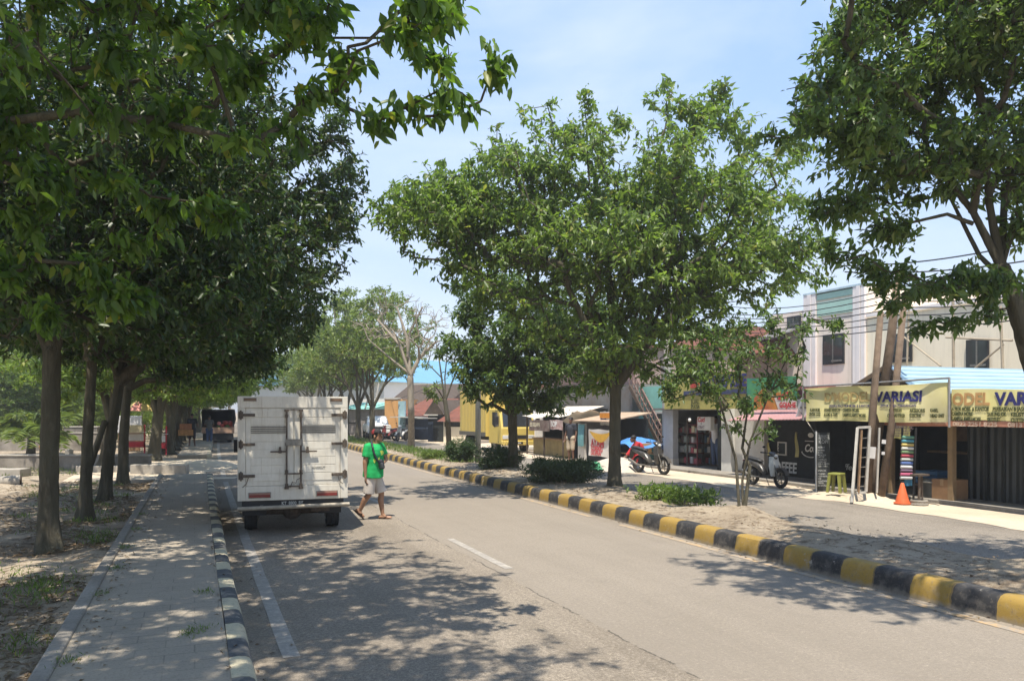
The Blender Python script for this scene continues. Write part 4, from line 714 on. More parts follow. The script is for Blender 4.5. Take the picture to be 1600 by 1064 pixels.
# ---------------------------------------------------------------- motorbikes
def scooter(label, loc, rz, body, group='parked motorbikes', accent=None):
    """local frame: +y forward, wheelbase 1.25, z from the ground"""
    r = thing('motorbike', label, 'motorbike', loc, rz, group); bm_ = body
    for y, nm in ((0, 'rear_wheel'), (1.24, 'front_wheel')):
        o = MB().torus((0, y, .285), .235, .05, 'x', 26, 9).build(nm, m_rub, r, world=False, smooth=True)
        sp = MB().torus((0, y, .285), .185, .014, 'x', 22, 6).cyl((-.06, y, .285), (.06, y, .285), .04)
        for k in range(5):
            a = k*2*math.pi/5; sp.bar((0, y, .285), (0, y+.18*math.cos(a), .285+.18*math.sin(a)), .022)
        sp.build('rim', m_steel, o, world=False)
    def ring(y, z, wx, hz): return [(wx*math.cos(a), y+.0, z+hz*math.sin(a)) for a in [k*math.pi/5 for k in range(10)]]
    MB().loft([ring(-.38, .80, .03, .03), ring(-.22, .74, .10, .08), ring(.05, .68, .135, .11), ring(.32, .60, .12, .13), ring(.52, .44, .10, .10), ring(.62, .34, .09, .05)]).build('rear_fairing', bm_, r, world=False, smooth=True)
    MB().loft([ring(-.33, .83, .07, .02), ring(-.2, .83, .115, .035), ring(.1, .79, .12, .045), ring(.3, .76, .10, .04), ring(.42, .73, .06, .03)]).build('seat', mat('seat_vinyl', (.03, .03, .03), .55, .2), r, world=False, smooth=True)
    MB().loft([[(-.11, .55, .27), (.11, .55, .27), (.11, .55, .34), (-.11, .55, .34)], [(-.12, .92, .27), (.12, .92, .27), (.12, .92, .34), (-.12, .92, .34)], [(-.13, .97, .38), (.13, .97, .38), (.12, .92, .42), (-.12, .92, .42)]]).build('floorboard', m_blk, r, world=False)
    MB().loft([[(-.15, .98, .33), (.15, .98, .33), (.10, 1.05, .33), (-.10, 1.05, .33)], [(-.19, .95, .62), (.19, .95, .62), (.12, 1.08, .62), (-.12, 1.08, .62)], [(-.13, .88, .90), (.13, .88, .90), (.09, 1.03, .90), (-.09, 1.03, .90)]]).build('leg_shield', accent or bm_, r, world=False, bevel=.02)
    MB().loft([ring(.80, 1.0, .06, .03), ring(.88, .99, .13, .06), ring(.99, .93, .11, .08), ring(1.05, .86, .05, .04)]).build('handlebar_cover', bm_, r, world=False, smooth=True)
    MB().ell((0, 1.045, .92), (.07, .03, .045), 10, 6).build('headlight', m_clear, r, world=False)
    MB().tube([(-.33, .80, 1.02), (-.15, .86, 1.0), (.15, .86, 1.0), (.33, .80, 1.02)], .014, 6).cyl((-.34, .795, 1.022), (-.23, .83, 1.012), .021).cyl((.34, .795, 1.022), (.23, .83, 1.012), .021).build('handlebar', m_blk, r, world=False)
    for sg in (-1, 1):
        MB().tube([(sg*.2, .85, 1.02), (sg*.25, .86, 1.14)], .006, 5).ell((sg*.27, .86, 1.18), (.055, .012, .035), 10, 6).build('mirror', m_blk, r, world=False)
        MB().cyl((sg*.075, 1.03, .72), (sg*.075, 1.235, .29), .018, None, 6).build('fork', m_steel, r, world=False)
    MB().grid(lambda u, v: (.075*(2*u-1), 1.24+.31*math.cos(.35+1.9*v), .285+.31*math.sin(.35+1.9*v)), 2, 8).build('mudguard', bm_, r, world=False)
    MB().tube([(.12, .45, .28), (.15, .1, .27), (.16, -.12, .36), (.16, -.3, .42)], [.02, .03, .05, .05], 8).build('exhaust', m_steel, r, world=False)
    MB().cbox((-.06, .2, .36), (.16, .42, .2)).cbox((-.1, .02, .30), (.06, .34, .12)).build('engine', m_blk, r, world=False, bevel=.03)
    MB().cbox((0, -.36, .72), (.12, .06, .05)).build('tail_light', m_red, r, world=False); MB().prism([(-.34, .72), (-.42, .45), (-.40, .44), (-.28, .70)], 'x', -.08, .08).build('rear_mudguard', m_blk, r, world=False)
    MB().cyl((-.08, .5, .28), (-.16, .54, .015), .011, None, 5).build('side_stand', m_blk, r, world=False)
    return r
m_bkb = paint('black_motorbike_plastic', (.03, .03, .032), .3, .2); m_bkw = paint('white_motorbike_plastic', (.60, .60, .58), .3, .2); m_bkr = paint('red_motorbike_plastic', (.35, .03, .03), .3, .2)
a = G(998, 738, .0); scooter('black motorbike in front of the stairs with its front wheel to the right', (a.x, a.y, 0), R(180+8), m_bkb, accent=m_bkb)
a = G(1176, 757, .0); scooter('black and white motorbike in front of the coffee stall', (a.x, a.y, 0), R(179), m_bkb, accent=m_bkw).scale = (.92, .92, .9)
for k, px in enumerate((617, 634)):
    a = P(px, 640, 54); scooter('far motorbike with a red and white front' if k == 0 else 'dark far motorbike with a white fairing', (a.x, a.y, 0), R(120+20*k), m_bkr if k == 0 else m_bkw)
# ---------------------------------------------------------------- people
m_skin = mat('brown_skin', (.30, .165, .10), .55, .12, 12); m_dskin = mat('dark_tan_skin', (.15, .08, .052), .55, .12, 12); m_hair = flat('black_hair', (.012, .011, .011), .6)
def cap_(mb, a, b, ra, rb, n=12, ends=(1, 1)):
    a = Vector(a); b = Vector(b); d = (b-a); ln = d.length; d.normalize(); pts = []; rr = []
    if ends[0]:
        for k in range(4): t = math.pi/2*(1-k/4); pts.append(a-d*ra*math.sin(t)); rr.append(max(.001, ra*math.cos(t)))
    pts.append(a); rr.append(ra); pts.append(b); rr.append(rb)
    if ends[1]:
        for k in range(1, 5): t = math.pi/2*k/4; pts.append(b+d*rb*math.sin(t)); rr.append(max(.001, rb*math.cos(t)))
    mb.tube(pts, rr, n); return mb
def fuse(mb, name, m, parent, vox=.012, it=4, fac=.5):
    o = mb.build(name, m, parent, world=False); r = o.modifiers.new('r', 'REMESH'); r.mode = 'VOXEL'; r.voxel_size = vox; s_ = o.modifiers.new('s', 'SMOOTH'); s_.iterations = it; s_.factor = fac
    dg = bpy.context.evaluated_depsgraph_get(); dg.update(); me = bpy.data.meshes.new_from_object(o.evaluated_get(dg)); o.modifiers.clear(); old = o.data; o.data = me; me.name = name; bpy.data.meshes.remove(old)
    me.polygons.foreach_set('use_smooth', [True]*len(me.polygons)); return o
def ellip(mb, c, r, rot=None, nu=16, nv=11):
    t = MB().ell((0, 0, 0), r, nu, nv); m = (rot or Matrix()).to_4x4(); c = Vector(c); mb.add([c+(m @ Vector(v)) for v in t.v], t.f); return mb
def hand(mb, w, d, curl, inward, s=1.):
    """palm, four bent fingers and a thumb; w wrist, d hand direction, inward palm normal"""
    d = Vector(d).normalized(); n = Vector(inward); n = (n-d*n.dot(d)).normalized(); sd = d.cross(n)
    for k in range(4):
        q = (k-1.5)*.019*s; b0 = Vector(w)+sd*q*.7+d*.015; kn = Vector(w)+sd*q+d*.088*s; cap_(mb, b0, kn, .014*s, .0115*s, 8)
        ln = (.036, .043, .041, .031)[k]*s; p = kn; dd = d.copy()
        for j, f in enumerate((1, .7, .55)):
            dd = (dd*math.cos(curl*(.55+.3*j))+n*math.sin(curl*(.55+.3*j))).normalized(); q2 = p+dd*ln*f; cap_(mb, p, q2, .0095*s, .0085*s, 7); p = q2
    t0 = Vector(w)-sd*.02*s+d*.02*s; t1 = t0-sd*.028*s+d*.03*s+n*.012*s; t2 = t1+d*.03*s+n*.018*s; cap_(mb, t0, t1, .014*s, .011*s, 8); cap_(mb, t1, t2, .011*s, .009*s, 7)
def head(mb, c, yaw=0., tilt=0., s=1.):
    """face looks to -y before yaw"""
    m = (Matrix.Rotation(yaw, 3, 'Z') @ Matrix.Rotation(tilt, 3, 'X')); c = Vector(c)
    L_ = lambda x, y, z: c+m @ Vector((x*s, y*s, z*s))
    ellip(mb, L_(0, .012, .035), (.076*s, .096*s, .092*s), m); ellip(mb, L_(0, -.022, -.045), (.058*s, .068*s, .075*s), m); cap_(mb, L_(0, -.09, .012), L_(0, -.109, -.028), .009*s, .015*s, 8); ellip(mb, L_(0, -.072, -.098), (.026*s, .02*s, .02*s), m)
    ellip(mb, L_(0, -.083, -.064), (.026*s, .012*s, .007*s), m); ellip(mb, L_(0, -.083, -.076), (.022*s, .012*s, .007*s), m); ellip(mb, L_(0, -.08, .03), (.055*s, .014*s, .012*s), m)
    for sg in (-1, 1): ellip(mb, L_(sg*.079, .012, -.012), (.010*s, .02*s, .03*s), m)
    return L_, m
def face(parent, L_, m, s=1.):
    for sg in (-1, 1): o = ellip(MB(), L_(sg*.031, -.086, .008), (.012*s, .006*s, .007*s), m, 8, 6).build('eye', flat('eye_dark', (.03, .025, .02), .2), parent, world=False)
# --- man in the green shirt crossing the road; local frame: he walks to +x (towards the right of the picture)
q = G(585, 811); th = -YAW+R(4); man = thing('person', 'man in a green t-shirt, pale shorts and cap walking across the road', 'person', (q.x, q.y, 0), th)
# local axes: x = picture right, y = away from the camera, z up
J = dict(pel=(-.03, 0, .86), wai=(-.015, 0, 1.0), che=(.0, .0, 1.22), nek=(.03, -.0, 1.40), hd=(.055, -.01, 1.535), ls=(.10, .155, 1.335), rs=(-.11, -.12, 1.335), le=(.20, .15, 1.10), lw=(.15, .0, 1.03), re=(-.155, -.16, 1.06), rw=(-.145, -.165, .81),
         lh=(.02, .085, .83), rh=(-.06, -.085, .83), lk=(.12, .09, .46), la=(.145, .07, .085), rk=(-.10, -.07, .455), ra=(-.265, -.03, .16))
V_ = {k: Vector(v) for k, v in J.items()}
b = MB(); cap_(b, V_['che'], V_['nek'], .10, .058); cap_(b, V_['nek'], V_['hd']-Vector((.01, 0, .06)), .056, .054); cap_(b, V_['pel'], V_['che'], .125, .125)
for s_ in 'lr':
    cap_(b, V_[s_+'s'], V_[s_+'e'], .052, .043); cap_(b, V_[s_+'e'], V_[s_+'w'], .043, .028); cap_(b, V_[s_+'h'], V_[s_+'k'], .082, .055)
    kn, an = V_[s_+'k'], V_[s_+'a']; ca = kn.lerp(an, .32)+Vector((-.02, 0, 0)); cap_(b, kn, ca, .053, .056); cap_(b, ca, an, .056, .034)
hand(b, V_['rw'], (.04, -.02, -1), .55, (.8, .3, 0)); hand(b, V_['lw'], (-.25, -.9, -.1), .9, (-.5, 0, -.6))
fd = Vector((.985, -.17, 0)); fa = V_['la']+Vector((-.05, .0, -.05)); cap_(b, fa, fa+fd*.20, .032, .022); cap_(b, V_['la'], fa+fd*.1, .034, .028); ellip(b, fa+fd*.15+Vector((0, 0, -.012)), (.075, .045, .018))
rd = Vector((.62, -.1, -.55)).normalized(); rn = Vector((.66, 0, .75)); h0 = V_['ra']+Vector((-.055, 0, .02)); cap_(b, h0, h0+rd*.17, .03, .024); cap_(b, V_['ra'], h0+rd*.1, .034, .028)
for k in range(5): p0 = fa+fd*.19+Vector((.17*.02*(k-2), (k-2)*.017, -.012)); cap_(b, p0, p0+fd*.035, .009, .008, 6)
LH, mh = head(b, V_['hd'], R(62), R(-4))
fuse(b, 'body', m_skin, man, .0085, 3, .4); face(man, LH, mh)
# t-shirt: loose torso with creases, flat hem, short sleeves
sh = MB(); rings = []
for z, cx, rx, ry in ((.775, -.02, .192, .208), (.84, -.02, .19, .204), (.94, -.018, .183, .192), (1.02, -.01, .178, .184), (1.12, .0, .172, .19), (1.22, .005, .165, .205), (1.31, .01, .145, .20), (1.365, .018, .105, .15), (1.40, .028, .07, .085)):
    rings.append([(cx+rx*math.cos(a)*(1+.03*math.sin(3*a+z*14)), ry*math.sin(a)*(1+.025*math.sin(4*a-z*11)), z+.012*math.sin(2*a+1)) for a in [k*2*math.pi/26 for k in range(26)]])
sh.loft(rings)
for s_ in 'lr':
    A_, B_ = V_[s_+'s'], V_[s_+'e']; e = A_.lerp(B_, .66); cap_(sh, A_+(V_['nek']-A_)*.28, A_, .07, .078); cap_(sh, A_, e, .079, .078, 14, (1, 0))
m_green, g = newmat('green_cotton', .85, .15); fz = g.noise(9, 3, .5, g.scaled((1, 1, 2.2))); g.base(g.ramp(fz, [(.3, (.016, .26, .075)), (.7, (.026, .40, .12))])); g.bump(g.noise(7, 3, .5, g.scaled((1.3, 1.3, .6))), .55, .03)
so_ = fuse(sh, 'shirt', m_green, man, .011, 5, .5)
pr = MB()
def blob(c, r, sd, n=18):
    rr = random.Random(sd); return [(c[0]+r[0]*math.cos(a)*(.75+.4*rr.random()), c[1]+r[1]*math.sin(a)*(.75+.4*rr.random())) for a in [k*2*math.pi/n for k in range(n)]]
def onshirt(u, z):                                 # point on the camera side of the chest, u = angle from the walking direction towards the camera
    rx, ry, cx = .175, .185, 0; return Vector((cx+(rx+.006)*math.cos(u), -(ry+.006)*math.sin(u), z))
def patch(mb, u0, z0, ru, rz, sd): 
    pts = [onshirt(a, z) for a, z in blob((u0, z0), (ru, rz), sd)]; c = onshirt(u0, z0)*1.02; c.z = z0; mb.add([c]+pts, [(0, k+1, (k+1) % len(pts)+1) for k in range(len(pts))])
patch(pr, .62, 1.235, .34, .045, 3); patch(pr, 1.02, 1.16, .13, .07, 4); patch(pr, 1.45, 1.10, .12, .05, 7)
pr.build('shirt_print', mat('yellow_shirt_print', (.50, .60, .10), .8, .35, 30), so_, world=False)
# shorts
st_ = MB()
for s_ in 'lr':
    h_, k_ = V_[s_+'h'], V_[s_+'k']; e = h_.lerp(k_, .93); m_ = h_.lerp(e, .5); cap_(st_, h_, m_, .098, .103, 16, (1, 0)); cap_(st_, m_, e, .105, .108, 16, (0, 0))
ellip(st_, V_['pel']+Vector((.0, 0, -.01)), (.150, .165, .12)); m_short, g = newmat('pale_beige_cotton', .9, .15); g.base(g.ramp(g.noise(5, 4, .6), [(.3, (.44, .39, .35)), (.7, (.58, .53, .48))])); g.bump(g.noise(6, 2, .5, g.scaled((1.5, 1.5, .5))), .45, .03)
fuse(st_, 'shorts', m_short, man, .011, 4, .5)
# cap
cp_ = MB(); 
def capring(z, r): return [LH(r*.92*math.cos(a), .012+r*1.12*math.sin(a), z) for a in [k*2*math.pi/20 for k in range(20)]]
cp_.loft([capring(.045, .088), capring(.07, .089), capring(.10, .08), capring(.125, .058), capring(.138, .02)]); co = cp_.build('cap', flat('black_cap_cloth', (.022, .02, .021), .8), man, world=False, smooth=True)
def backring(z, r): return [LH(r*.92*math.cos(a), .012+r*1.12*math.sin(a), z) for a in [math.pi*(.06+.94*k/16) for k in range(17)]]
rg = [backring(z, r+.003) for z, r in ((.046, .088), (.07, .089), (.10, .08), (.125, .058), (.136, .03))]; MB().add([p for q_ in rg for p in q_], [(i*17+k, i*17+k+1, (i+1)*17+k+1, (i+1)*17+k) for i in range(4) for k in range(16)]).build('red_back_panel', mat('dark_red_cap', (.24, .03, .035), .8, .2), co, world=False, smooth=True)
br_ = MB(); n = 12; top = [LH(.075*math.cos(math.pi*k/n), -.085-.085*math.sin(math.pi*k/n), .052-.012*math.sin(math.pi*k/n)) for k in range(n+1)]; inn = [LH(.08*math.cos(math.pi*k/n), -.06-.02*math.sin(math.pi*k/n), .056) for k in range(n+1)]
br_.loft([inn+[p-Vector((0, 0, .008)) for p in inn[::-1]], top+[p-Vector((0, 0, .008)) for p in top[::-1]]]); br_.build('visor', flat('black_visor', (.02, .02, .02), .6), co, world=False)
hr = MB(); hr.loft([capring(.048, .082), capring(.02, .083), [LH(.074*math.cos(a)*.98, max(-.01, .02+.096*math.sin(a)), -.03) for a in [k*2*math.pi/20 for k in range(20)]]]); hr.build('hair', m_hair, man, world=False, smooth=True)
# sandals
def sole(mb, a, d, n, ln=.27, wd=.048):
    d = Vector(d).normalized(); n = Vector(n).normalized(); sd = d.cross(n); pts = []
    for k in range(16):
        t = k*2*math.pi/16; f = .5-.5*math.cos(t); ww = wd*(.8+.25*f); pts.append(Vector(a)+d*ln*f+sd*ww*math.sin(t))
    mb.loft([[p for p in pts], [p+n*.016 for p in pts]]); return mb
m_sandal = mat('brown_sandal', (.05, .032, .022), .8, .3)
for a_, d_, n_ in ((fa+Vector((-.045, 0, -.047)), fd, (0, 0, 1)), (h0-rd*.05-rn*.045, rd, rn)):
    o = sole(MB(), a_, d_, n_).build('sandal', m_sandal, man, world=False); d_ = Vector(d_).normalized(); n_ = Vector(n_).normalized(); sd = d_.cross(n_); t_ = MB()
    for sg in (-1, 1): t_.tube([a_+d_*.22+n_*.03, a_+d_*.17+n_*.062+sd*sg*.028, a_+d_*.11+n_*.02+sd*sg*.052], .008, 5)
    t_.build('strap', m_sandal, o, world=False)
# shoulder bag
m_bag = mat('dark_blue_nylon', (.022, .025, .035), .6, .3, 10, .2)
bg_ = MB().cbox((.115, -.125, 1.02), (.17, .08, .19), (R(10), R(-8), R(-38))); bo = thing('shoulder_bag', 'small dark shoulder bag worn across the chest of the man in green', 'bag', (0, 0, 0)); bo.location = man.location; bo.rotation_euler = man.rotation_euler
bb = bg_.build('bag_body', m_bag, bo, world=False, bevel=.035, smooth=True); MB().cbox((.135, -.17, 1.0), (.11, .03, .10), (R(10), R(-8), R(-38))).build('pocket', mat('grey_nylon', (.08, .085, .095), .6), bb, world=False, bevel=.012)
MB().tube([(-.05, -.02, 1.435), (-.045, -.075, 1.44), (-.035, -.14, 1.42), (-.01, -.205, 1.33), (.02, -.225, 1.22), (.06, -.215, 1.13), (.10, -.19, 1.06)], .019, 6).tube([(-.05, -.02, 1.435), (-.12, .05, 1.38), (-.12, .14, 1.28), (-.03, .215, 1.15), (.1, .17, 1.05), (.17, .02, 1.0), (.15, -.08, 1.0)], .014, 6).build('strap', m_bag, bo, world=False)
# --- simpler, smaller people further off (each one continuous body with clothes)
def figure(label, loc, rz, top, bottom, skin=m_dskin, long=True, sleeve=.5, pose=None, hairy=True, hat=None, s=1.):
    r = thing('person', label, 'person', loc, rz); j = dict(pel=(0, 0, .9), che=(0, 0, 1.25), nek=(0, 0, 1.44), hd=(0, -.01, 1.58), ls=(.18, 0, 1.38), rs=(-.18, 0, 1.38), le=(.24, .02, 1.10), re=(-.24, .02, 1.10), lw=(.25, -.06, .86), rw=(-.25, -.06, .86), lh=(.09, 0, .88), rh=(-.09, 0, .88), lk=(.10, -.02, .48), rk=(-.10, -.02, .48), la=(.10, .02, .08), ra=(-.10, .02, .08)); j.update(pose or {}); v = {k: Vector(q)*s for k, q in j.items()}
    b = MB(); cap_(b, v['pel'], v['che'], .12, .12); cap_(b, v['che'], v['nek'], .1, .055); cap_(b, v['nek'], v['hd'], .055, .05)
    for q in 'lr':
        cap_(b, v[q+'s'], v[q+'e'], .05, .042); cap_(b, v[q+'e'], v[q+'w'], .042, .028); cap_(b, v[q+'h'], v[q+'k'], .078, .055); cap_(b, v[q+'k'], v[q+'a'], .056, .036)
        ft = v[q+'a']+Vector((0, .04, -.045)); cap_(b, ft, ft+Vector((0, -.17, 0)), .035, .025); hand(b, v[q+'w'], v[q+'w']-v[q+'e'], .6, (0, -1, -.3))
    Lh, mm = head(b, v['hd']); fuse(b, 'body', skin, r, .014, 3, .4)
    t = MB(); cap_(t, v['pel'], v['che'], .15, .165); cap_(t, v['ls'], v['rs'], .08, .08)
    for q in 'lr': cap_(t, v[q+'s'], v[q+'s'].lerp(v[q+'e'], .7) if sleeve < 1 else v[q+'e'], .075, .065, 12, (1, 0)); (sleeve >= 1) and cap_(t, v[q+'e'], v[q+'e'].lerp(v[q+'w'], .85), .062, .045)
    fuse(t, 'shirt', top, r, .016, 4); t = MB(); cap_(t, v['lh'], v['rh'], .13, .13)
    for q in 'lr': cap_(t, v[q+'h'], v[q+'k'], .108, .088); long and cap_(t, v[q+'k'], v[q+'a'], .085, .065)
    fuse(t, 'trousers' if long else 'shorts', bottom, r, .016, 4)
    h = MB(); h.loft([[Lh(rr*math.cos(a), .018+1.2*rr*math.sin(a), z) for a in [k*2*math.pi/16 for k in range(16)]] for z, rr in ((.02, .081), (.06, .084), (.10, .07), (.135, .03))]); h.build('hair' if not hat else 'cap', hat or m_hair, r, world=False, smooth=True); return r
m_blue = mat('blue_denim', (.06, .09, .17), .85, .25, 9); m_navy = mat('dark_cotton', (.03, .032, .04), .85, .2, 9); m_grey = mat('grey_cotton', (.10, .105, .10), .85, .2, 9); m_redc = mat('red_cotton', (.42, .025, .03), .85, .2, 9); m_wsh = mat('white_cotton', (.55, .56, .58), .85, .1, 9)
q = G(300, 697, .16); figure('man in dark clothes walking on the far sidewalk holding two crates', (q.x, q.y, .16), 2.8, m_navy, m_navy, long=False, pose=dict(le=(.27, -.12, 1.13), lw=(.25, -.33, 1.02), re=(-.25, -.12, 1.13), rw=(-.2, -.33, 1.02), la=(.1, .12, .09), lk=(.1, .0, .48), ra=(-.1, -.12, .08)))
cr = q.copy()
q = P(327, 640, 48.6); figure('person in a dark grey top and jeans loading the back of the tarp truck', (q.x, q.y, 0), math.pi, m_grey, m_blue, pose=dict(le=(.25, -.18, 1.15), lw=(.18, -.42, 1.15), re=(-.25, -.18, 1.15), rw=(-.2, -.42, 1.12)))
q = P(892, 640, 31.5); figure('person in a dark top and pale shorts standing at the shaded kiosk', (q.x, q.y, .05), R(-60), m_navy, mat('beige_trousers', (.40, .33, .24), .85), long=False)
q = A(1119, 640, 16.5); figure('person in a white shirt and jeans standing at the minimarket door', (q.x, q.y, .12), R(-75), m_wsh, m_blue)
q = G(985, 735, 0); figure('person in red clothes crouching behind the black motorbike by the blue tarpaulin', (q.x+.5, q.y+.35, -.0), R(-110), m_redc, m_redc, sleeve=1, pose=dict(pel=(0, .2, .42), che=(0, .02, .78), nek=(0, -.08, .93), hd=(0, -.17, 1.04), ls=(.18, -.04, .88), rs=(-.18, -.04, .88), le=(.25, -.2, .66), re=(-.25, -.2, .66), lw=(.14, -.38, .5), rw=(-.16, -.38, .46), lh=(.1, .2, .4), rh=(-.1, .2, .4), lk=(.16, -.2, .48), rk=(-.16, -.2, .48), la=(.14, 0, .08), ra=(-.14, 0, .08)))
# ---------------------------------------------------------------- shop strip across the road
def streaky(name, col):                            # painted wall with rain streaks and stains
    m, g = newmat(name, .9, .2); a = g.noise(1.0, 6, .7, g.scaled((3.2, 3.2, .22))); b = g.noise(.7, 6, .7)
    c = g.mix(g.ramp(a, [(.50, (0, 0, 0)), (.74, (.5, .5, .5))]), col, tuple(.62*q for q in col)); g.base(g.mix(g.ramp(b, [(.5, (0, 0, 0)), (.75, (.35, .35, .35))]), c, tuple(.7*q for q in col))); return m
m_dark = mat('dark_board_and_shade', (.022, .026, .026), .85, .35, 4, .2); m_dark2 = mat('green_board_and_shade', (.028, .036, .033), .8, .35, 3, .2); m_ww = mat('grimy_white_wall', (.52, .50, .46), .85, .14, 2.2, .1); m_gw = mat('grey_plaster', (.33, .32, .30), .9, .2, 2.5, .1)  # dark boards also carry the shops' interior darkness in their colour
m_turq = mat('turquoise_wall', (.22, .48, .42), .85, .12, 2); m_tin, g = newmat('grey_corrugated_tin', .55, .4); x = g.sep(); wv = g.math('SINE', g.math('MULTIPLY', x[1], 70.)); g.base(g.mix(g.ramp(g.noise(1.2, 6, .7), [(.4, (0, 0, 0)), (.7, (.8, .8, .8))]), (.25, .25, .25), (.17, .12, .09))); g.bump(wv, 1., .03)
def corr(name, col, ax=1, k=45., rough=.5):
    m, g = newmat(name, rough, .4); x = g.sep(); g.base(g.mix(g.ramp(g.noise(1.1, 6, .7), [(.45, (0, 0, 0)), (.75, (.5, .5, .5))]), col, tuple(.55*q+.05 for q in col))); g.bump(g.math('SINE', g.math('MULTIPLY', x[ax], k)), 1., .03); return m
m_lblue = corr('light_blue_roof_sheet', (.34, .50, .60)); m_blueroof = corr('bright_blue_roof_sheet', (.17, .39, .58)); m_pinkaw = corr('pink_awning_sheet', (.50, .27, .27)); m_shut = corr('dark_roller_shutter', (.034, .04, .041), 1, 38.)
m_cream = streaky('cream_wall_paint', (.82, .73, .57)); m_pink = streaky('dusty_pink_wall', (.79, .68, .58)); m_pil = mat('pale_pilaster', (.76, .70, .68), .85, .06, 2); m_mint = mat('mint_band', (.36, .54, .47), .85, .08, 2); m_tile, g = newmat('red_roof_tile', .9, .15)
x = g.sep(); g.base(g.mix(g.ramp(g.noise(1.6, 6, .75), [(.4, (0, 0, 0)), (.7, (.8, .8, .8))]), (.22, .085, .06), (.11, .06, .05))); g.bump(g.math('MULTIPLY', g.math('SINE', g.math('MULTIPLY', x[1], 26.)), g.math('SINE', g.math('MULTIPLY', x[2], 40.))), 1., .04)
m_brown = mat('brown_board', (.16, .11, .075), .85, .3, 5, .3); m_by, g = newmat('yellow_vinyl_banner', .55, .4); g.base(g.mix(g.ramp(g.noise(.9, 4, .6), [(.35, (0, 0, 0)), (.65, (1, 1, 1))]), (.80, .72, .30), (.86, .78, .46)))
m_ltblue = flat('navy_lettering', (.035, .035, .16), .6); m_lor = mat('faded_orange_lettering', (.50, .29, .12), .7, .15, 5); m_lorF = mat('very_faded_orange_lettering', (.52, .38, .16), .7, .2, 4); m_ldk = flat('dark_green_lettering', (.07, .085, .03), .7); m_lred = flat('red_lettering', (.50, .05, .06), .6); m_pole = mat('old_timber_pole', (.14, .10, .07), .9, .4, 5, .12); m_pinkstrip = mat('salmon_banner_strip', (.52, .24, .16), .7, .15, 4)
def TA(px, a): return T(px, a)
def Zh(px, py, a): return A(px, py, a).z
struct('shop_pavement', MB().box(15.0, 24, 3, 27.5, -.05, .07), m_conc, bevel=.02)
struct('shop_pavement', MB().box(15.9, 24, 27.5, 40, -.05, .05), m_conc, bevel=.02)
# --- workshop with the blue roof
t0, t1 = 3.0, TA(1262, 15.1); wk = thing('workshop', 'dark open fronted workshop with light blue roof behind the two yellow banners', 'workshop', (15.1, 10, 0))
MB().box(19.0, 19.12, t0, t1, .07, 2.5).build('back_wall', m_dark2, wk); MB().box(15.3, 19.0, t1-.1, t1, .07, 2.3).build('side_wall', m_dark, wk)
MB().box(14.85, 19.1, t0, t1, 2.06, 2.12).build('canopy', m_tin, wk)
mb = MB(); sx = TA(1512, 15.9); mb.box(15.9, 15.96, t0, sx, .07, 2.05); mb.build('shutter', m_shut, wk)
mb = MB()
for px in (1512, 1540, 1568, 1600, 1640, 1690): y = TA(px, 15.85); mb.box(15.86, 15.899, y-.02, y+.02, .07, 2.05)
mb.build('shutter_post', m_dark, wk)
for px in (1487, 1392): y = TA(px, 15.2); MB().box(15.15, 15.27, y-.06, y+.06, .07, 2.06).build('post', mat('ochre_post', (.24, .165, .09), .8, .2, 4), wk)
tr_, tl, tn = TA(1388, 15.3), TA(1318, 15.3), TA(1434, 15.3); zr, ze = Zh(1390, 571, 15.3), 2.45
MB().add([(15.2, tr_, zr), (22, tr_, zr), (22, tn-.05, ze), (15.2, tn-.05, ze), (15.2, tr_, zr-.04), (22, tr_, zr-.04), (22, tn-.05, ze-.04), (15.2, tn-.05, ze-.04)], [(0, 1, 2, 3), (7, 6, 5, 4), (0, 3, 7, 4), (3, 2, 6, 7)]).build('roof', m_lblue, wk)
MB().add([(15.2, tr_, zr), (22, tr_, zr), (22, tl+.05, ze), (15.2, tl+.05, ze), (15.2, tr_, zr-.04), (22, tr_, zr-.04), (22, tl+.05, ze-.04), (15.2, tl+.05, ze-.04)], [(3, 2, 1, 0), (4, 5, 6, 7), (0, 3, 7, 4), (3, 2, 6, 7)]).build('roof', m_lblue, wk)
MB().prism([(tl, ze-.25), (tn, ze-.25), (tr_, zr-.1)], 'x', 15.32, 15.4).build('gable', m_dwood, wk)
MB().bar((15.22, tl-.02, ze-.04), (15.22, tr_, zr-.03), .05, .1).bar((15.22, tn+.02, ze-.04), (15.22, tr_, zr-.03), .05, .1).bar((15.3, tl+.35, ze-.18), (15.3, tr_, zr-.22), .03, .06).bar((15.3, tn-.3, ze-.18), (15.3, tr_, zr-.22), .03, .06).build('bargeboard', m_brown, wk)
MB().box(18.2, 18.7, TA(1470, 18)-.6, TA(1440, 18), .9, .95).box(18.9, 18.99, TA(1475, 18), TA(1450, 18), 1.2, 1.6).build('shelf', m_wood, wk)
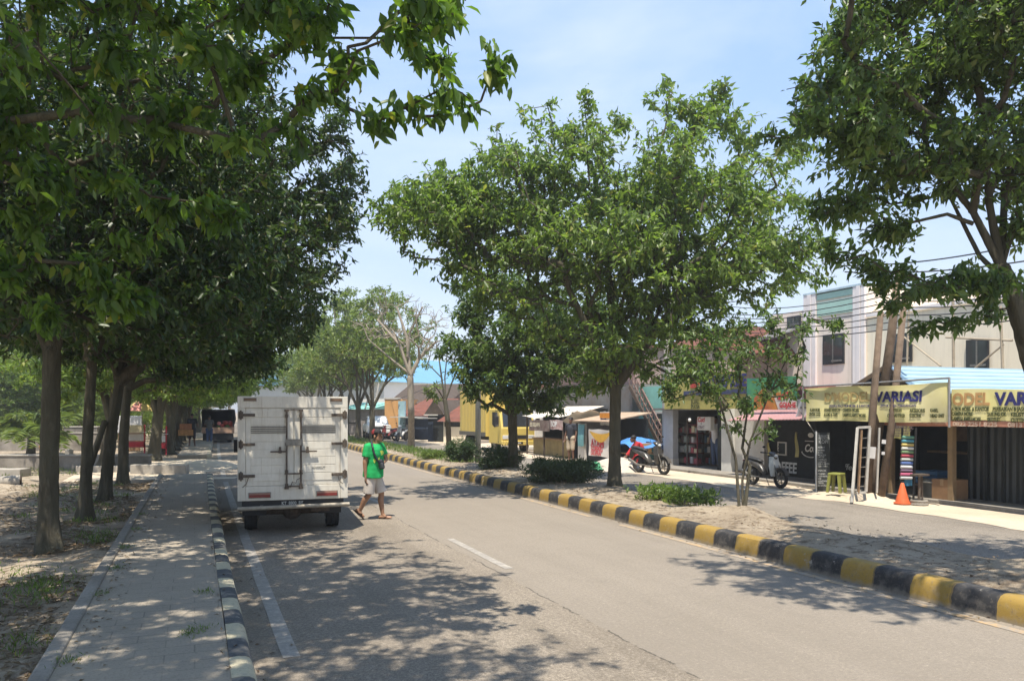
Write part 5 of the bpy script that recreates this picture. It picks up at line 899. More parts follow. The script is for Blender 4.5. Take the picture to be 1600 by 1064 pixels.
# --- the two banners
def banner(name, label, a, p0, p1, z0, z1, m, amp=.02, seed=0, cat='banner', group=None, sag=0., frame=None):
    y0, y1 = TA(p1, a), TA(p0, a); rs = random.Random(seed); ph = [rs.random()*6 for _ in range(6)]
    def dx(y, z): return amp*(math.sin(y*2.1+ph[0]+z*1.6)+.6*math.sin(y*4.7+ph[1]-z*3)+.5*math.sin(z*6+ph[2]+y))
    r = thing(name, label, cat, (a, (y0+y1)/2, 0), 0, group)
    MB().grid(lambda u, v: (a+dx(y0+(y1-y0)*u, z0+(z1-z0)*v), y0+(y1-y0)*u, z0+(z1-z0)*v-sag*math.sin(math.pi*u)*v+.012*math.sin(9*u+ph[3])), 40, 10).build('sheet', m, r, smooth=True)
    def put(s, px, py, h, mt, bold=.0, sx=1., nm='lettering', **k):
        q = A(px, py, a); to = k.pop('to', None)
        if to: k['width'] = q.y-TA(to, a)
        return text(s, h/.70, (a-.013, q.y, q.z), mt, r, nm, '-x', 'LEFT', sx, bold, lambda y, z: dx(y, z), **k)
    return r, put, (y0, y1)
bl, put, (y0, y1) = banner('banner', 'wrinkled faded yellow workshop banner, the left one on a pipe frame behind the poles', 14.5, 1259, 1484, Zh(1259, 657, 14.5), Zh(1259, 606.5, 14.5), m_by, .022, 1)
put("D'MODEL", 1288, 627.5, .215, m_lorF, .006, to=1359); put('VARIASI', 1366, 627.5, .22, m_ltblue, .012, to=1442)
put('SPESIALIS KACA FILM MOBIL & KANTOR', 1296, 636.3, .06, m_ltblue, .002, to=1358); put('UNTUK & JASA PEMASANGAN', 1374, 636, .06, m_ltblue, .002, to=1432)
for s, px, py, p1 in (('ALARM MOBIL', 1266, 642.2, 1283), ('CENTRAL LOCK', 1264.5, 649, 1284), ('POWER WINDOW', 1289, 642.5, 1314), ('AUDIO & TAPE', 1289, 649.6, 1310), ('CAMERA MOBIL', 1318, 643, 1344), ('LAMPU-LAMPU MOBIL', 1318, 651, 1354), ('KELISTRIKAN', 1389, 643.3, 1410), ('CUTTING STIKER', 1386, 651.6, 1416), ('AKSESORIS', 1423, 643.7, 1447), ('ELEKTRIK', 1423, 651.6, 1441), ('KABEL', 1455, 643.7, 1468), ('HEAD UNIT', 1455, 652, 1477)): put(s, px, py, .07, m_ldk, .004, to=p1)
zt = Zh(1259, 604, 14.5)
MB().tube([(14.46, y1+.05, zt), (14.46, (y0+y1)/2, zt+.02), (14.46, y0-.02, zt+.06)], .022, 7).tube([(14.46, y0-.02, zt+.07), (14.46, y0-.02, 1.66)], .025, 7).tube([(14.46, y1+.05, zt+.02), (14.46, y1+.05, 1.76)], .025, 7).build('pipe_frame', mat('galvanised_pipe', (.33, .32, .31), .5, .2, 9, 0, .5), bl)
br_, put, _ = banner('banner', 'smooth yellow workshop banner with navy letters at the right edge of the view', 14.62, 1487, 1740, Zh(1487, 656.5, 14.62), Zh(1487, 608, 14.62), m_by, .012, 2, sag=.03)
put('ODEL', 1488.5, 632.5, .235, m_lor, .012, to=1546); put('VARIASI', 1555, 632.5, .24, m_ltblue, .014, to=1655)
for s, px, py, p1 in (('A FILM MOBIL & KANTOR', 1488, 641.8, 1546), ('PERBAIKAN & JASA PEMASANGAN', 1551, 642, 1650), ('CAMERA MOBIL', 1488, 649.3, 1521), ('LAMPU-LAMPU MOBIL', 1488, 657, 1534), ('SARUNG JOK', 1543, 650, 1573), ('SKOTLET', 1543, 658.3, 1563), ('KELISTRIKAN', 1580, 650.4, 1622), ('CUTTING STIKER', 1580, 659.4, 1632)): put(s, px, py, .075, m_ldk, .004, to=p1)
ps, put, _ = banner('banner', 'salmon strip with phone numbers along the lower edge of the yellow workshop banners', 14.64, 1372, 1740, 1.68, 1.79, m_pinkstrip, .008, 3)
put('CONTACT PERSON', 1428, 661.6, .062, mat('pale_strip_lettering', (.66, .48, .36), .7), .002, to=1480); put('0822 2251 8225     0813 5184 0098', 1490, 665.2, .085, MC['pale_strip_lettering'], .004, to=1655)
hb, put, _ = banner('notice', 'small yellow notice sheet hanging under the left banner beside the poles', 14.75, 1392.5, 1421.5, Zh(1392, 685, 14.75), Zh(1392, 659.5, 14.75), mat('pale_yellow_sheet', (.55, .52, .20), .6, .15, 3), .012, 4)
m_lgr = flat('greyish_lettering', (.20, .16, .17), .7)
put('MENERIMA', 1396, 665, .062, m_lgr, .003, 1.1); put('SERVICE AC', 1397, 669.5, .07, m_lgr, .003, 1.0); put('POWER WINDOW', 1395, 674, .042, m_lgr, .001); put('CENTRAL LOCK', 1395, 678, .042, m_lgr, .001); put('ALARM', 1395, 682, .042, m_lgr, .001)
# --- three timber poles in a mound of soil
def pole(label, pts, r, grp='timber poles by the workshop'):
    o = thing('utility_pole', label, 'pole', tuple(pts[0]), 0, grp); MB().tube(pts, r, 10).build('pole_shaft', m_pole, o, smooth=True); return o
pole('darkest timber pole on the left of the three leaning together', [P(1355, 783, 18.0), P(1364, 640, 18.05), P(1376, 488, 18.1)], [.088, .08, .068])
p2 = pole('brown timber pole in the middle of the three, rising highest with cables', [P(1368, 700, 18.35), P(1392, 530, 18.4), P(1404, 425, 18.45)], [.115, .10, .08])
MB().tube([P(1362, 782, 18.3), P(1368, 700, 18.35)], [.10, .115], 10).build('pole_foot', m_dwood, p2, smooth=True); q = P(1404, 440, 18.45); MB().cbox(q, (.07, 1.0, .08)).cbox(q-Vector((.08, .3, -.1)), (.1, .1, .16)).cbox(q-Vector((.08, -.35, -.1)), (.1, .1, .16)).build('crossarm', m_dwood, p2)
pole('pole on the right of the three with white paper scraps', [P(1376, 780, 17.8), P(1394, 660, 17.9), P(1413, 470, 18.0)], [.088, .08, .068])
for px, py, z, w_, h_ in ((1362, 707, 17.86, .17, .26), (1381, 690, 17.74, .09, .09), (1380, 708, 17.74, .07, .07)):
    q = P(px, py, z); tag(MB().cbox(q, (w_, .012, h_), (0, R(5), -YAW)).build('paper_notice', mat('weathered_paper', (.56, .55, .54), .9, .15, 7), smooth=False), 'large white paper notice tied round the dark timber pole' if w_ > .1 else 'small torn white paper scrap stuck on the rightmost timber pole, the %s one' % ('upper' if py < 700 else 'lower'), 'notice')
q = G(1358, 781, 0); struct('sand_mound', MB().grid(lambda u, v: (q.x-.5+1.0*u, q.y-.6+1.2*v, -.03+.17*max(0, 1-((2*u-1)**2+(2*v-1)**2))+.03*math.sin(9*u+7*v)*max(0, 1-((2*u-1)**2+(2*v-1)**2))), 20, 20), m_verge, smooth=True)
# --- leaning display frame, spool rack, cone, stand, barrel, boxes, stool
q0 = P(1333, 783, 17.3); fr_ = thing('display_frame', 'empty white metal display frame leaning left of the poles', 'frame', tuple(q0)); u = P(1345, 770, 17.8); v = P(1363, 770, 17.6)
def fp(px, py): return P(px, py, 17.6)
MB().bar(P(1331, 785, 17.2), fp(1340, 668), .055).bar(fp(1340, 668), fp(1360, 667), .05).bar(fp(1338, 770), fp(1353, 769), .045).build('side_rail', mat('dull_white_paint', (.42, .40, .36), .6, .2, 6), fr_); MB().bar(fp(1341, 770), fp(1346, 672), .07, .03).build('wood_strip', m_wood, fr_); MB().bar(fp(1353, 768), fp(1359, 668), .05).bar(fp(1370, 770), fp(1374, 668), .035).build('side_rail', MC['dull_white_paint'], fr_)
mb = MB(); [mb.bar(fp(1342+.4*k, 760-15*k), fp(1354+.4*k, 759-15*k), .018) for k in range(6)]; mb.build('rung', m_steel, fr_)
q0 = P(1419, 783, 17.7); rk = thing('spool_rack', 'dark rack holding coloured vinyl rolls behind the traffic cone', 'rack', tuple(q0))
mb = MB(); [mb.bar(P(px, 785, 17.7), P(px+4, 668, 17.7), .035) for px in (1406, 1427)]; mb.bar(P(1407, 750, 17.7), P(1428, 751, 17.7), .03).bar(P(1406, 772, 17.7), P(1428, 773, 17.7), .03).build('rack_frame', m_blk, rk)
cols = [(.12, .28, .2), (.08, .28, .36), (.55, .42, .14), (.6, .6, .56), (.16, .25, .13), (.40, .07, .10), (.45, .48, .44), (.10, .16, .38), (.7, .7, .7), (.16, .11, .16), (.50, .12, .22), (.48, .5, .5)]
for k, c in enumerate(cols): py = 683+5.75*k; x = 1411.5-.25*k; MB().cyl(P(x-2, py, 17.62), P(x+16, py+.4, 17.62), .033, None, 10).build('vinyl_roll', flat('roll_colour_%d' % k, c, .5), rk)
MB().box(*sorted((P(1412, 757, 17.7).x, P(1424, 757, 17.7).x)), q0.y-.05, q0.y+.15, .35, .55).build('blue_can', flat('blue_plastic', (.05, .2, .34), .5), rk)
cq = G(1410, 787, .0); cn = thing('traffic_cone', 'orange traffic cone standing in front of the vinyl roll rack', 'cone', (cq.x, cq.y, .005)); cn.scale = (.88, .88, .88); m_oc = mat('faded_orange_plastic', (.60, .13, .045), .6, .15, 7)
rings = [[(r*math.cos(a), r*math.sin(a), z) for a in [k*2*math.pi/20 for k in range(20)]] for z, r in ((0, .20), (.03, .20), (.032, .165), (.25, .105), (.50, .038), (.51, .03))]; MB().loft(rings).build('cone_body', m_oc, cn, world=False, smooth='auto')
sq = G(1436, 788, .0); sd_ = thing('wheel_stand', 'rusty iron stand with a round foot right of the traffic cone', 'stand', (sq.x, sq.y, .005)); MB().cyl((0, 0, 0), (0, 0, .05), .19, .17, 18).torus((0, 0, .07), .15, .03, 'z').build('base', m_conc, sd_, world=False); MB().cyl((0, 0, .05), (.02, 0, .62), .03).cbox((.02, 0, .63), (.34, .2, .04)).cyl((.12, .02, .05), (.1, .02, .62), .02).build('upright', m_rust, sd_, world=False)
bq = A(1458, 640, 15.35); bc = thing('barrel', 'dark plastic barrel with a pale rim line below the blue crate', 'barrel', (bq.x, bq.y, .07)); MB().loft([[(r*math.cos(a), r*math.sin(a), z) for a in [k*2*math.pi/20 for k in range(20)]] for z, r in ((0, .19), (.1, .215), (.3, .22), (.33, .235), (.36, .22), (.42, .215))]).build('drum', mat('dark_grey_plastic', (.05, .055, .055), .5), bc, world=False, smooth='auto'); MB().torus((0, 0, .345), .232, .012, 'z').build('rim', m_steel, bc, world=False)
bq = A(1484, 640, 15.4); bx_ = thing('cardboard_box', 'brown cardboard box on the floor beside the barrel', 'box', (bq.x, bq.y, .07)); MB().box(-.24, .24, -.26, .26, 0, .44).build('carton', mat('brown_cardboard', (.25, .145, .075), .9, .15, 4), bx_, world=False, bevel=.008); MB().box(-.245, .245, -.04, .04, .3, .446).build('tape', mat('parcel_tape', (.33, .22, .12), .4), bx_, world=False)
bq = P(1462, 747, 18.2); cr2 = thing('crate', 'blue plastic crate resting above the dark barrel', 'crate', tuple(bq)); m_bluep = mat('dull_blue_plastic', (.035, .10, .19), .5, .15, 5); mb = MB().box(-.3, .3, -.28, .28, -.12, -.1)
for zz in (-.1, .0, .1): mb.box(-.3, -.27, -.28, .28, zz, zz+.07).box(.27, .3, -.28, .28, zz, zz+.07).box(-.27, .27, -.28, -.25, zz, zz+.07).box(-.27, .27, .25, .28, zz, zz+.07)
for x in (-.3, .27):
    for y in (-.28, .25): mb.box(x-.002, x+.032, y-.002, y+.032, -.12, .18)
mb.build('crate_body', m_bluep, cr2, world=False)
tb = thing('work_table', 'dark low work table carrying the blue crate inside the workshop', 'table', (bq.x, bq.y, .07)); MB().box(-.38, .38, -.34, .34, bq.z-.12-.07-.045, bq.z-.12-.073).build('table_top', m_dwood, tb, world=False)
for x in (-.34, .30):
    for y in (-.3, .26): MB().box(x, x+.05, y, y+.05, 0, bq.z-.12-.117).build('leg', m_dwood, tb, world=False)
def stool(loc, label, col):
    s_ = thing('stool', label, 'stool', loc, .4); m = flat('stool_plastic_%02d' % int(col[0]*99), col, .45); MB().loft([[(x*k, y*k, z) for x, y in ((-.15, -.15), (.15, -.15), (.15, .15), (-.15, .15))] for z, k in ((.42, 1.02), (.455, .98), (.465, .9))]).build('seat', m, s_, world=False, bevel=.02)
    for sx in (-1, 1):
        for sy in (-1, 1): MB().loft([[(sx*(.155+w0), sy*(.155+w1), 0) for w0, w1 in ((-.03, -.03), (.025, -.03), (.025, .025), (-.03, .025))], [(sx*(.115+w0), sy*(.115+w1), .42) for w0, w1 in ((-.04, -.04), (.03, -.04), (.03, .03), (-.04, .03))]]).build('leg', m, s_, world=False)
    return s_
sq = G(1307, 769, .07); stool((sq.x, sq.y, .07), 'olive green plastic stool beside the menu board', (.22, .23, .055))
# --- menu board
m0 = P(1285, 767, 20.0); mn = thing('menu_board', 'tall narrow dark menu board with a white edge at the coffee stall corner', 'sign', tuple(m0), -YAW*.9)
MB().box(-.14, .19, 0, .03, 0, 1.46).build('board', mat('charcoal_board', (.045, .05, .05), .7, .2, 5), mn, world=False); MB().box(-.165, -.141, -.01, .04, -.03, 1.49).build('edge_strip', mat('white_strip', (.6, .6, .58), .6), mn, world=False)
m_chalk = mat('chalk_lettering', (.42, .43, .42), .9, .25, 20)
for s, z, h, sx in (('SERVICE', 1.375, .055, .95), ('MOTOR', 1.32, .05, 1.1), ('KOPI', 1.22, .085, .9), ('MENU', 1.10, .045, 1.), ('HITAM', 1.03, .04, 1), ('SUSU', .97, .04, 1), ('MOCCA', .91, .04, 1), ('LATTE', .86, .04, 1), ('VANILLA', .80, .04, 1), ('COKLAT', .74, .04, 1), ('GULA AREN', .69, .04, .95), ('TEH TARIK', .63, .04, .95), ('SNACK', .52, .045, 1.), ('PISANG', .44, .04, 1), ('ROTI BAKAR', .38, .04, .95), ('MIE', .32, .04, 1), ('KENTANG', .26, .04, 1), ('TAHU', .21, .04, 1), ('ES BATU', .15, .04, 1)): text(s, h/.7, (-.12 if h < .05 else -.10, -.003, z-.03), m_chalk, mn, 'lettering', '-y', sx=sx, bold=.001, world=False)
# --- coffee stall
a_ = 16.3; cs_ = thing('coffee_stall', 'black painted coffee stall with white lettering and a pink awning', 'stall', (a_, 19, 0)); yl, ym, yr = TA(1133, 15.95), TA(1196, a_), TA(1262, a_)
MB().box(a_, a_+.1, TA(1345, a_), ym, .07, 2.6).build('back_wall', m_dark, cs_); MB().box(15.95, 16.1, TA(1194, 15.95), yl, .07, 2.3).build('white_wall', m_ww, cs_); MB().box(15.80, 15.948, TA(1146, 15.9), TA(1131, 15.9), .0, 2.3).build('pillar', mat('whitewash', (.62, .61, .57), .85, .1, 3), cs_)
MB().box(15.85, 15.945, TA(1192, 15.9), TA(1150, 15.9), .05, .14).build('plinth', m_dwood, cs_)
yA, yB = TA(1137, 14.9), TA(1274, 14.9)
MB().add([(14.9, yB, 1.80), (16.2, yB, 2.13), (16.2, yA, 2.10), (14.9, yA, 1.72), (14.9, yB, 1.775), (16.2, yB, 2.105), (16.2, yA, 2.075), (14.9, yA, 1.695)], [(0, 1, 2, 3), (7, 6, 5, 4), (0, 3, 7, 4), (1, 0, 4, 5), (2, 6, 7, 3)]).build('awning', m_pinkaw, cs_); MB().box(16.1, 16.25, yB, yA, 2.14, 2.6).build('fascia', mat('maroon_fascia', (.12, .035, .045), .7), cs_)
m_chw = mat('white_brush_lettering', (.66, .66, .64), .8, .12, 12); q = A(1202, 735, a_); text('COFFEE', .43, (a_-.004, q.y, q.z), m_chw, cs_, 'lettering', '-x', bold=.012, sx=.80, ital=.08)
q = A(1257, 705, a_); text('Coffee', .30, (a_-.004, q.y, q.z), m_chw, cs_, 'lettering', '-x', bold=.008, sx=.9, ital=.25)
mb = MB(); yc = TA(1267, a_); zc = Zh(1267, 704, a_); mb.tube([(a_-.005, yc+.36*math.cos(t), zc-.02+.17*math.sin(t)) for t in [math.pi+math.pi*k/12*.9+.2 for k in range(13)]], .016, 5).tube([(a_-.005, yc-.22+.05*k, zc+.27) for k in range(10)], .012, 5); mb.ell((a_-.004, yc, zc+.44), (.004, .12, .07), 14, 7).build('cup_emblem', m_chw, cs_)
q = A(1303, 732, a_); text('Coffee', .23, (a_-.004, q.y, q.z), m_chw, cs_, 'lettering', '-x', bold=.004, sx=1.25, ital=.2)
MB().box(a_-.03, a_-.003, TA(1230, a_), TA(1216, a_), Zh(1220, 711, a_), Zh(1220, 690, a_)).build('window', m_ww, cs_); MB().box(a_-.036, a_-.031, TA(1228, a_), TA(1218, a_), Zh(1220, 709, a_), Zh(1220, 692, a_)).build('pane', m_dark2, cs_.children[-1])
MB().box(16.0, 16.05, TA(1195.5, 16), TA(1192, 16), Zh(1194, 728, 16), 1.75).build('white_post', m_ww, cs_)
def clothstrip(label, px, y0_, y1_, w_, m, a=15.6):
    q = A(px, y0_, a); z1 = q.z; z0 = Zh(px, y1_, a); o = MB().grid(lambda u, v: (a+.03*math.sin(7*u+5*v), q.y+w_*(u-.5)*(.35+.65*(1-v)), z0+(z1-z0)*v), 5, 9).build('hanging_cloth', m, smooth=True); tag(o, label, 'cloth')
m_ycl = mat('pale_yellow_cloth', (.42, .37, .16), .9, .15, 6)
clothstrip('long folded yellow cloth hanging right of the small stall window', 1244.5, 675, 714, .16, m_ycl); clothstrip('short yellow cloth hanging left of the small stall window', 1201, 691, 711, .14, m_ycl)
q = P(1252, 636, 21.5); tag(MB().grid(lambda u, v: (q.x+.05*math.sin(6*u+4*v), q.y+.38*(u-.5)*(1-.25*v)+.05*(1-v), q.z+.52*(v-.5)+.05*math.sin(5*u)), 8, 10).build('plastic_sheet', mat('silver_plastic_sheet', (.50, .51, .54), .35, .12, 4), smooth=True), 'crumpled silvery plastic sheet hanging between the flag poster and the left yellow banner', 'sheet')
MB_ = MB().tube([P(1243, 632, 20.8), P(1262, 660, 20.6), P(1278, 684, 20.3)], .011, 6).build('stay_rod', m_steel); tag(MB_, 'thin slanting rod running down to the top of the menu board', 'rod')
# --- minimarket with shelves
a_ = 16.0; mk = thing('minimarket', 'small shop with stocked shelves behind an open front between two pale pillars', 'shop', (a_, 23, 0)); y0, y1 = TA(1131, a_), TA(1037, a_)
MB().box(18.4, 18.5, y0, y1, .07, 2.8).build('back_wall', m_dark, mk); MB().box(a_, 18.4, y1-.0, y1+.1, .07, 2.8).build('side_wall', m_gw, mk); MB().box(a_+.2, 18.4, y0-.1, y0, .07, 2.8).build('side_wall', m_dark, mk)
MB().box(15.6, 18.5, y0-.08, y1+.08, 2.02, 2.1).build('canopy', m_tin, mk); MB().box(a_-.12, a_+.1, TA(1056, a_), TA(1041, a_), .05, 2.02).build('pillar', mat('bluish_grey_plaster', (.40, .41, .43), .85, .1, 3), mk); MB().box(a_-.15, a_+.1, TA(1057, a_), TA(1039, a_), .05, .3).build('pillar_base', m_ww, mk)
MB().box(a_-.05, a_+.1, TA(1131, a_), TA(1123, a_), .07, 2.02).build('door_jamb', m_dark, mk)
m_redmetal = mat('dark_red_metal', (.20, .03, .035), .5, .2, 5)
for p0, p1, aa, col in ((1057, 1073, 16.3, m_steel), (1074, 1089, 16.4, m_redmetal), (1098, 1110, 16.9, m_steel)):
    ya, yb = TA(p1, aa), TA(p0, aa); sh_ = MB()
    for zz in (.12, .5, .85, 1.2, 1.5): sh_.box(aa, aa+.3, ya, yb, zz, zz+.025)
    sh_.box(aa, aa+.03, ya-.02, ya+.02, .07, 1.75).box(aa, aa+.03, yb-.02, yb+.02, .07, 1.75); so_ = sh_.build('shelf', col, mk); rr = random.Random(int(p0))
    for zz in (.145, .525, .875, 1.225):
        y = ya+.05
        while y < yb-.12:
            w_ = rr.uniform(.07, .2); h_ = rr.uniform(.12, .27); c = rr.choice([(.5, .5, .5), (.42, .10, .12), (.1, .2, .3), (.55, .5, .35), (.25, .3, .28), (.6, .6, .62), (.15, .1, .1)]); MB().box(aa+.02, aa+.22, y, y+w_, zz, zz+h_).build('packet', flat('goods_%d' % int(c[0]*100+c[1]*10), c, .6), so_); y += w_+rr.uniform(.01, .07)
sg = thing('hanging_sign', 'white shop sign with red and black writing hanging in the minimarket front', 'sign', (15.75, TA(1099, 15.75), 0)); aa = 15.75; ya, yb = TA(1110, aa), TA(1089.5, aa); za, zb = Zh(1099, 672, aa), Zh(1099, 651, aa); MB().box(aa, aa+.16, ya, yb, za, zb).build('panel', m_ww, sg, bevel=.006)
text('Cuci', .22, (aa-.003, yb-.03, zb-.17), m_lred, sg, 'lettering', '-x', bold=.008, sx=.95, ital=.15); text('&', .09, (aa-.003, yb-.2, zb-.26), m_lgr, sg, 'lettering', '-x', bold=.004); text('OBAT', .15, (aa-.003, yb-.05, za+.05), m_lgr, sg, 'lettering', '-x', bold=.004, sx=.9)
lb_ = P(1077.5, 655, 25.5); lbt = thing('light_bulb', 'unlit white bulb hanging under the shop canopy', 'bulb', tuple(lb_)); MB().ell((0, 0, -.02), (.05, .05, .06), 12, 8).build('bulb', mat('white_glass', (.7, .7, .68), .2), lbt, world=False); MB().cyl((0, 0, .03), (0, 0, .1), .025).build('socket', m_blk, lbt, world=False)
# fascia banners above the minimarket
fb, put, (ya, yb) = banner('banner', 'yellow shop fascia banner with big navy letters half hidden by leaves', 15.5, 1038, 1166, 2.06, Zh(1100, 584, 15.5), mat('lemon_banner', (.37, .33, .10), .6, .15, 2), .008, 7)
aa = 15.47; MB().box(aa, aa+.012, TA(1092, aa), TA(1078.5, aa), Zh(1085, 606, aa), Zh(1085, 588, aa)).build('red_panel', mat('red_panel', (.42, .06, .05), .6), fb); MB().box(aa, aa+.012, TA(1166, aa), TA(1068, aa), Zh(1100, 617, aa), Zh(1100, 610, aa)).build('navy_panel', mat('navy_panel', (.05, .06, .13), .6), fb)
put('CB', 1080, 604, .26, mat('pale_lettering', (.62, .55, .4), .6), .01, .6); put('ENTERPRISE', 1094, 606, .37, m_ltblue, .02, .86); put('GROSIR & ECERAN', 1070, 616, .10, MC['pale_lettering'], .003, 1.5); put('JUAL', 1080, 631, .16, m_ldk, .004); put('PULSA', 1080, 638, .12, m_ldk, .004); put('DLL', 1120, 634, .2, m_ldk, .006)
m_teal = mat('teal_poster', (.06, .26, .24), .6, .3, 2, 0, 0, (.10, .34, .12)); m_orp = mat('orange_red_poster', (.52, .12, .06), .6, .3, 2.5, 0, 0, (.58, .28, .06))
f2, put, (ya, yb) = banner('banner', 'teal and orange poster with a red and white flag shape next to the yellow fascia', 15.46, 1167, 1246, 2.08, Zh(1190, 590, 15.46), m_teal, .008, 8)
aa = 15.44; q = lambda px, py: (aa, A(px, py, aa).y, A(px, py, aa).z)
MB().add([q(1178, 640), q(1178, 622), q(1192, 606), q(1206, 618), q(1220, 610), q(1222, 640)], [(0, 1, 2, 3, 4, 5)]).build('orange_shape', m_orp, f2)
aa = 15.43; MB().add([q(1216, 640), q(1210, 622), q(1228, 616), q(1244, 622), q(1246, 640)], [(0, 1, 2, 3, 4)]).build('white_flag_half', mat('white_poster_print', (.62, .57, .53), .6), f2)
aa = 15.42; MB().add([q(1213, 624), q(1222, 616), q(1234, 609), q(1240, 617), q(1230, 621), q(1222, 625)], [(0, 1, 2, 3, 4, 5)]).build('red_flag_half', m_lred, f2); put_ = text('GOJAHE', .20, (15.415, A(1217, 639, 15.4).y, 2.10), m_lred, f2, 'lettering', '-x', bold=.008, sx=.9)
# --- two storey building behind
a_ = 26.; bd = thing('shop_building', 'pale two storey building with pink pilasters, mint top band and dark windows', 'building', (a_, 26, 0)); y = lambda px: TA(px, a_)
ztop = Zh(1277, 461, a_); MB().box(a_, a_+9, y(1353), y(1258), 0, ztop).build('wall', m_pink, bd); MB().box(a_+.02, a_+9, y(1258), y(1205), 0, Zh(1240, 487, a_)).build('wall', m_pink, bd); zc = Zh(1600, 461, a_); MB().box(a_+.03, a_+9, y(1760), y(1353), 0, zc).build('wall', m_cream, bd)
for px in (1258, 1335):
    for k, w_ in enumerate((5.5, 5.5, 6)):
        p0 = px+k*6.3; MB().box(a_-.10-.03*(k == 1), a_-.002, y(p0+w_), y(p0), 0, ztop+.05).build('pilaster', m_pil, bd)
for z0_, z1_ in ((Zh(1277, 470, a_), ztop), (Zh(1277, 495, a_), Zh(1277, 474, a_))): MB().box(a_-.05, a_-.001, y(1334), y(1278), z0_, z1_).build('mint_band', m_mint, bd)
MB().box(a_-.08, a_+.0, y(1760), y(1355), zc-.02, zc+.12).build('coping', m_pil, bd); MB().box(a_-.12, a_+9, y(1353), y(1258), ztop+.05, ztop+.13).build('coping', mat('bluish_coping', (.40, .52, .58), .7), bd)
for x0, x1, y0_, y1_ in ((1287, 1320, 522, 569), (1392, 1426, 521, 566), (1511, 1546, 530, 577), (1231, 1252, 494, 512), (1640, 1680, 528, 582)):
    za, zb = Zh((x0+x1)/2, y1_, a_), Zh((x0+x1)/2, y0_, a_); wn = MB().box(a_-.06, a_-.002, y(x1), y(x0), za, zb).build('window', m_blk, bd); MB().box(a_-.075, a_-.061, y(x1)+.06, y(x0)-.06, za+.06, zb-.06).build('pane', m_glass, wn); MB().box(a_-.085, a_-.076, (y(x0)+y(x1))/2-.03, (y(x0)+y(x1))/2+.03, za+.06, zb-.06).box(a_-.09, a_-.076, y(x1)+.08, y(x1)+.7, za+.1, za+.18).build('mullion', m_steel, wn)
MB().prism([(a_-1.5, Zh(1215, 511, a_)-.35), (a_-1.5, Zh(1215, 511, a_)-.28), (a_, Zh(1215, 497, a_)), (a_, Zh(1215, 497, a_)-.07)], 'y', y(1256), y(1195)) if False else MB().add([(a_-1.6, y(1252), 5.35), (a_, y(1252), 5.9), (a_, y(1190), 5.9), (a_-1.6, y(1190), 5.35), (a_-1.6, y(1252), 5.28), (a_, y(1252), 5.83), (a_, y(1190), 5.83), (a_-1.6, y(1190), 5.28)], [(0, 1, 2, 3), (7, 6, 5, 4), (0, 3, 7, 4), (1, 0, 4, 5), (3, 2, 6, 7)]).build('roof_awning', m_tin, bd)
mb = MB().box(a_-1.2, a_-.2, y(1312), y(1276), Zh(1290, 612, a_), Zh(1290, 604, a_)); mb.build('red_ledge', mat('red_ledge', (.30, .10, .11), .8), bd)
sc_ = thing('bamboo_scaffold', 'weathered bamboo poles tied against the cream upper wall', 'scaffold', (25.6, 20, 0)); aa = 25.5
for p0, p1, w_ in (((1490, 610), (1489, 470), .09), ((1568, 610), (1563, 478), .09), ((1478, 527), (1582, 532), .07), ((1520, 578), (1568, 538), .06), ((1404, 520), (1470, 572), .06), ((1416, 600), (1420, 480), .07)): MB().cyl(A(*p0, aa), A(*p1, aa), w_*.55, None, 7).build('bamboo_pole', mat('grey_bamboo', (.36, .30, .22), .85, .2, 5), sc_)
# --- house with red tiled roof, turquoise wall, stairs
hr_ = thing('tiled_house', 'old house with a faded red tiled hip roof behind the shops', 'house', (22, 33, 0)); aa = 22; ya, yb = TA(1132, aa), TA(985, aa); zr, ze = Zh(1060, 520, aa)+.3, Zh(1060, 558, aa)
MB().box(aa+.8, aa+6, ya+.6, yb-.6, 0, ze+.1).build('wall', mat('weathered_plank', (.23, .17, .13), .9, .3, 4, .2), hr_); MB().add([(aa, ya, ze), (aa+7, ya, ze), (aa+7, yb, ze), (aa, yb, ze), (aa+2.8, ya+1.6, zr), (aa+2.8, yb-1.6, zr)], [(0, 4, 5, 3), (0, 1, 4), (1, 2, 5, 4), (2, 3, 5), (0, 3, 2, 1)]).build('roof', m_tile, hr_)
wh = thing('wooden_house', 'two storey grey tin clad house with turquoise end wall and outside stairs', 'house', (17, 31, 0)); aa = 17.; ya, yb = TA(1036, aa), TA(845, aa); ym = TA(998, aa)
MB().box(aa, aa+5, ya, ym, 0, Zh(1015, 604, aa)).build('wall', m_turq, wh); MB().box(aa-.03, aa, ya, ym, Zh(1015, 648, aa), Zh(1015, 642, aa)).build('white_ledge', m_ww, wh)
MB().box(aa+.1, aa+5, ym, yb, 0, 1.95).build('wall', m_gw, wh); MB().box(aa-.3, aa+5, ym+.02, yb, 1.97, 3.1).build('tin_wall', m_tin, wh); MB().box(aa-.1, aa+5, ym+.04, yb-1, 3.12, 4.6).build('upper_wall', mat('pink_plank', (.36, .24, .21), .9, .25, 4), wh); MB().box(aa-.5, aa+5.2, ym-.1, yb-.5, 4.62, 4.75).build('roof', m_tile, wh)
MB().box(aa+.0, aa+.1, TA(1003, aa), TA(975, aa), .05, 1.6).build('door', m_brown, wh); MB().box(aa-.08, aa-.002, TA(1036, aa), TA(1029, aa), .05, 1.9).build('opening_shade_panel', m_dark, wh)  # solid dark box stands for the shade inside the shop opening
for k, (zz, c) in enumerate(((1.6, (.35, .33, .2)), (1.2, (.4, .26, .2)), (.85, (.65, .65, .63)), (.5, (.3, .3, .3)))): MB().box(aa-.16, aa-.082, TA(1035, aa), TA(1030.5, aa), zz, zz+.09).build('shelf', flat('shelf_%d' % k, c), wh)
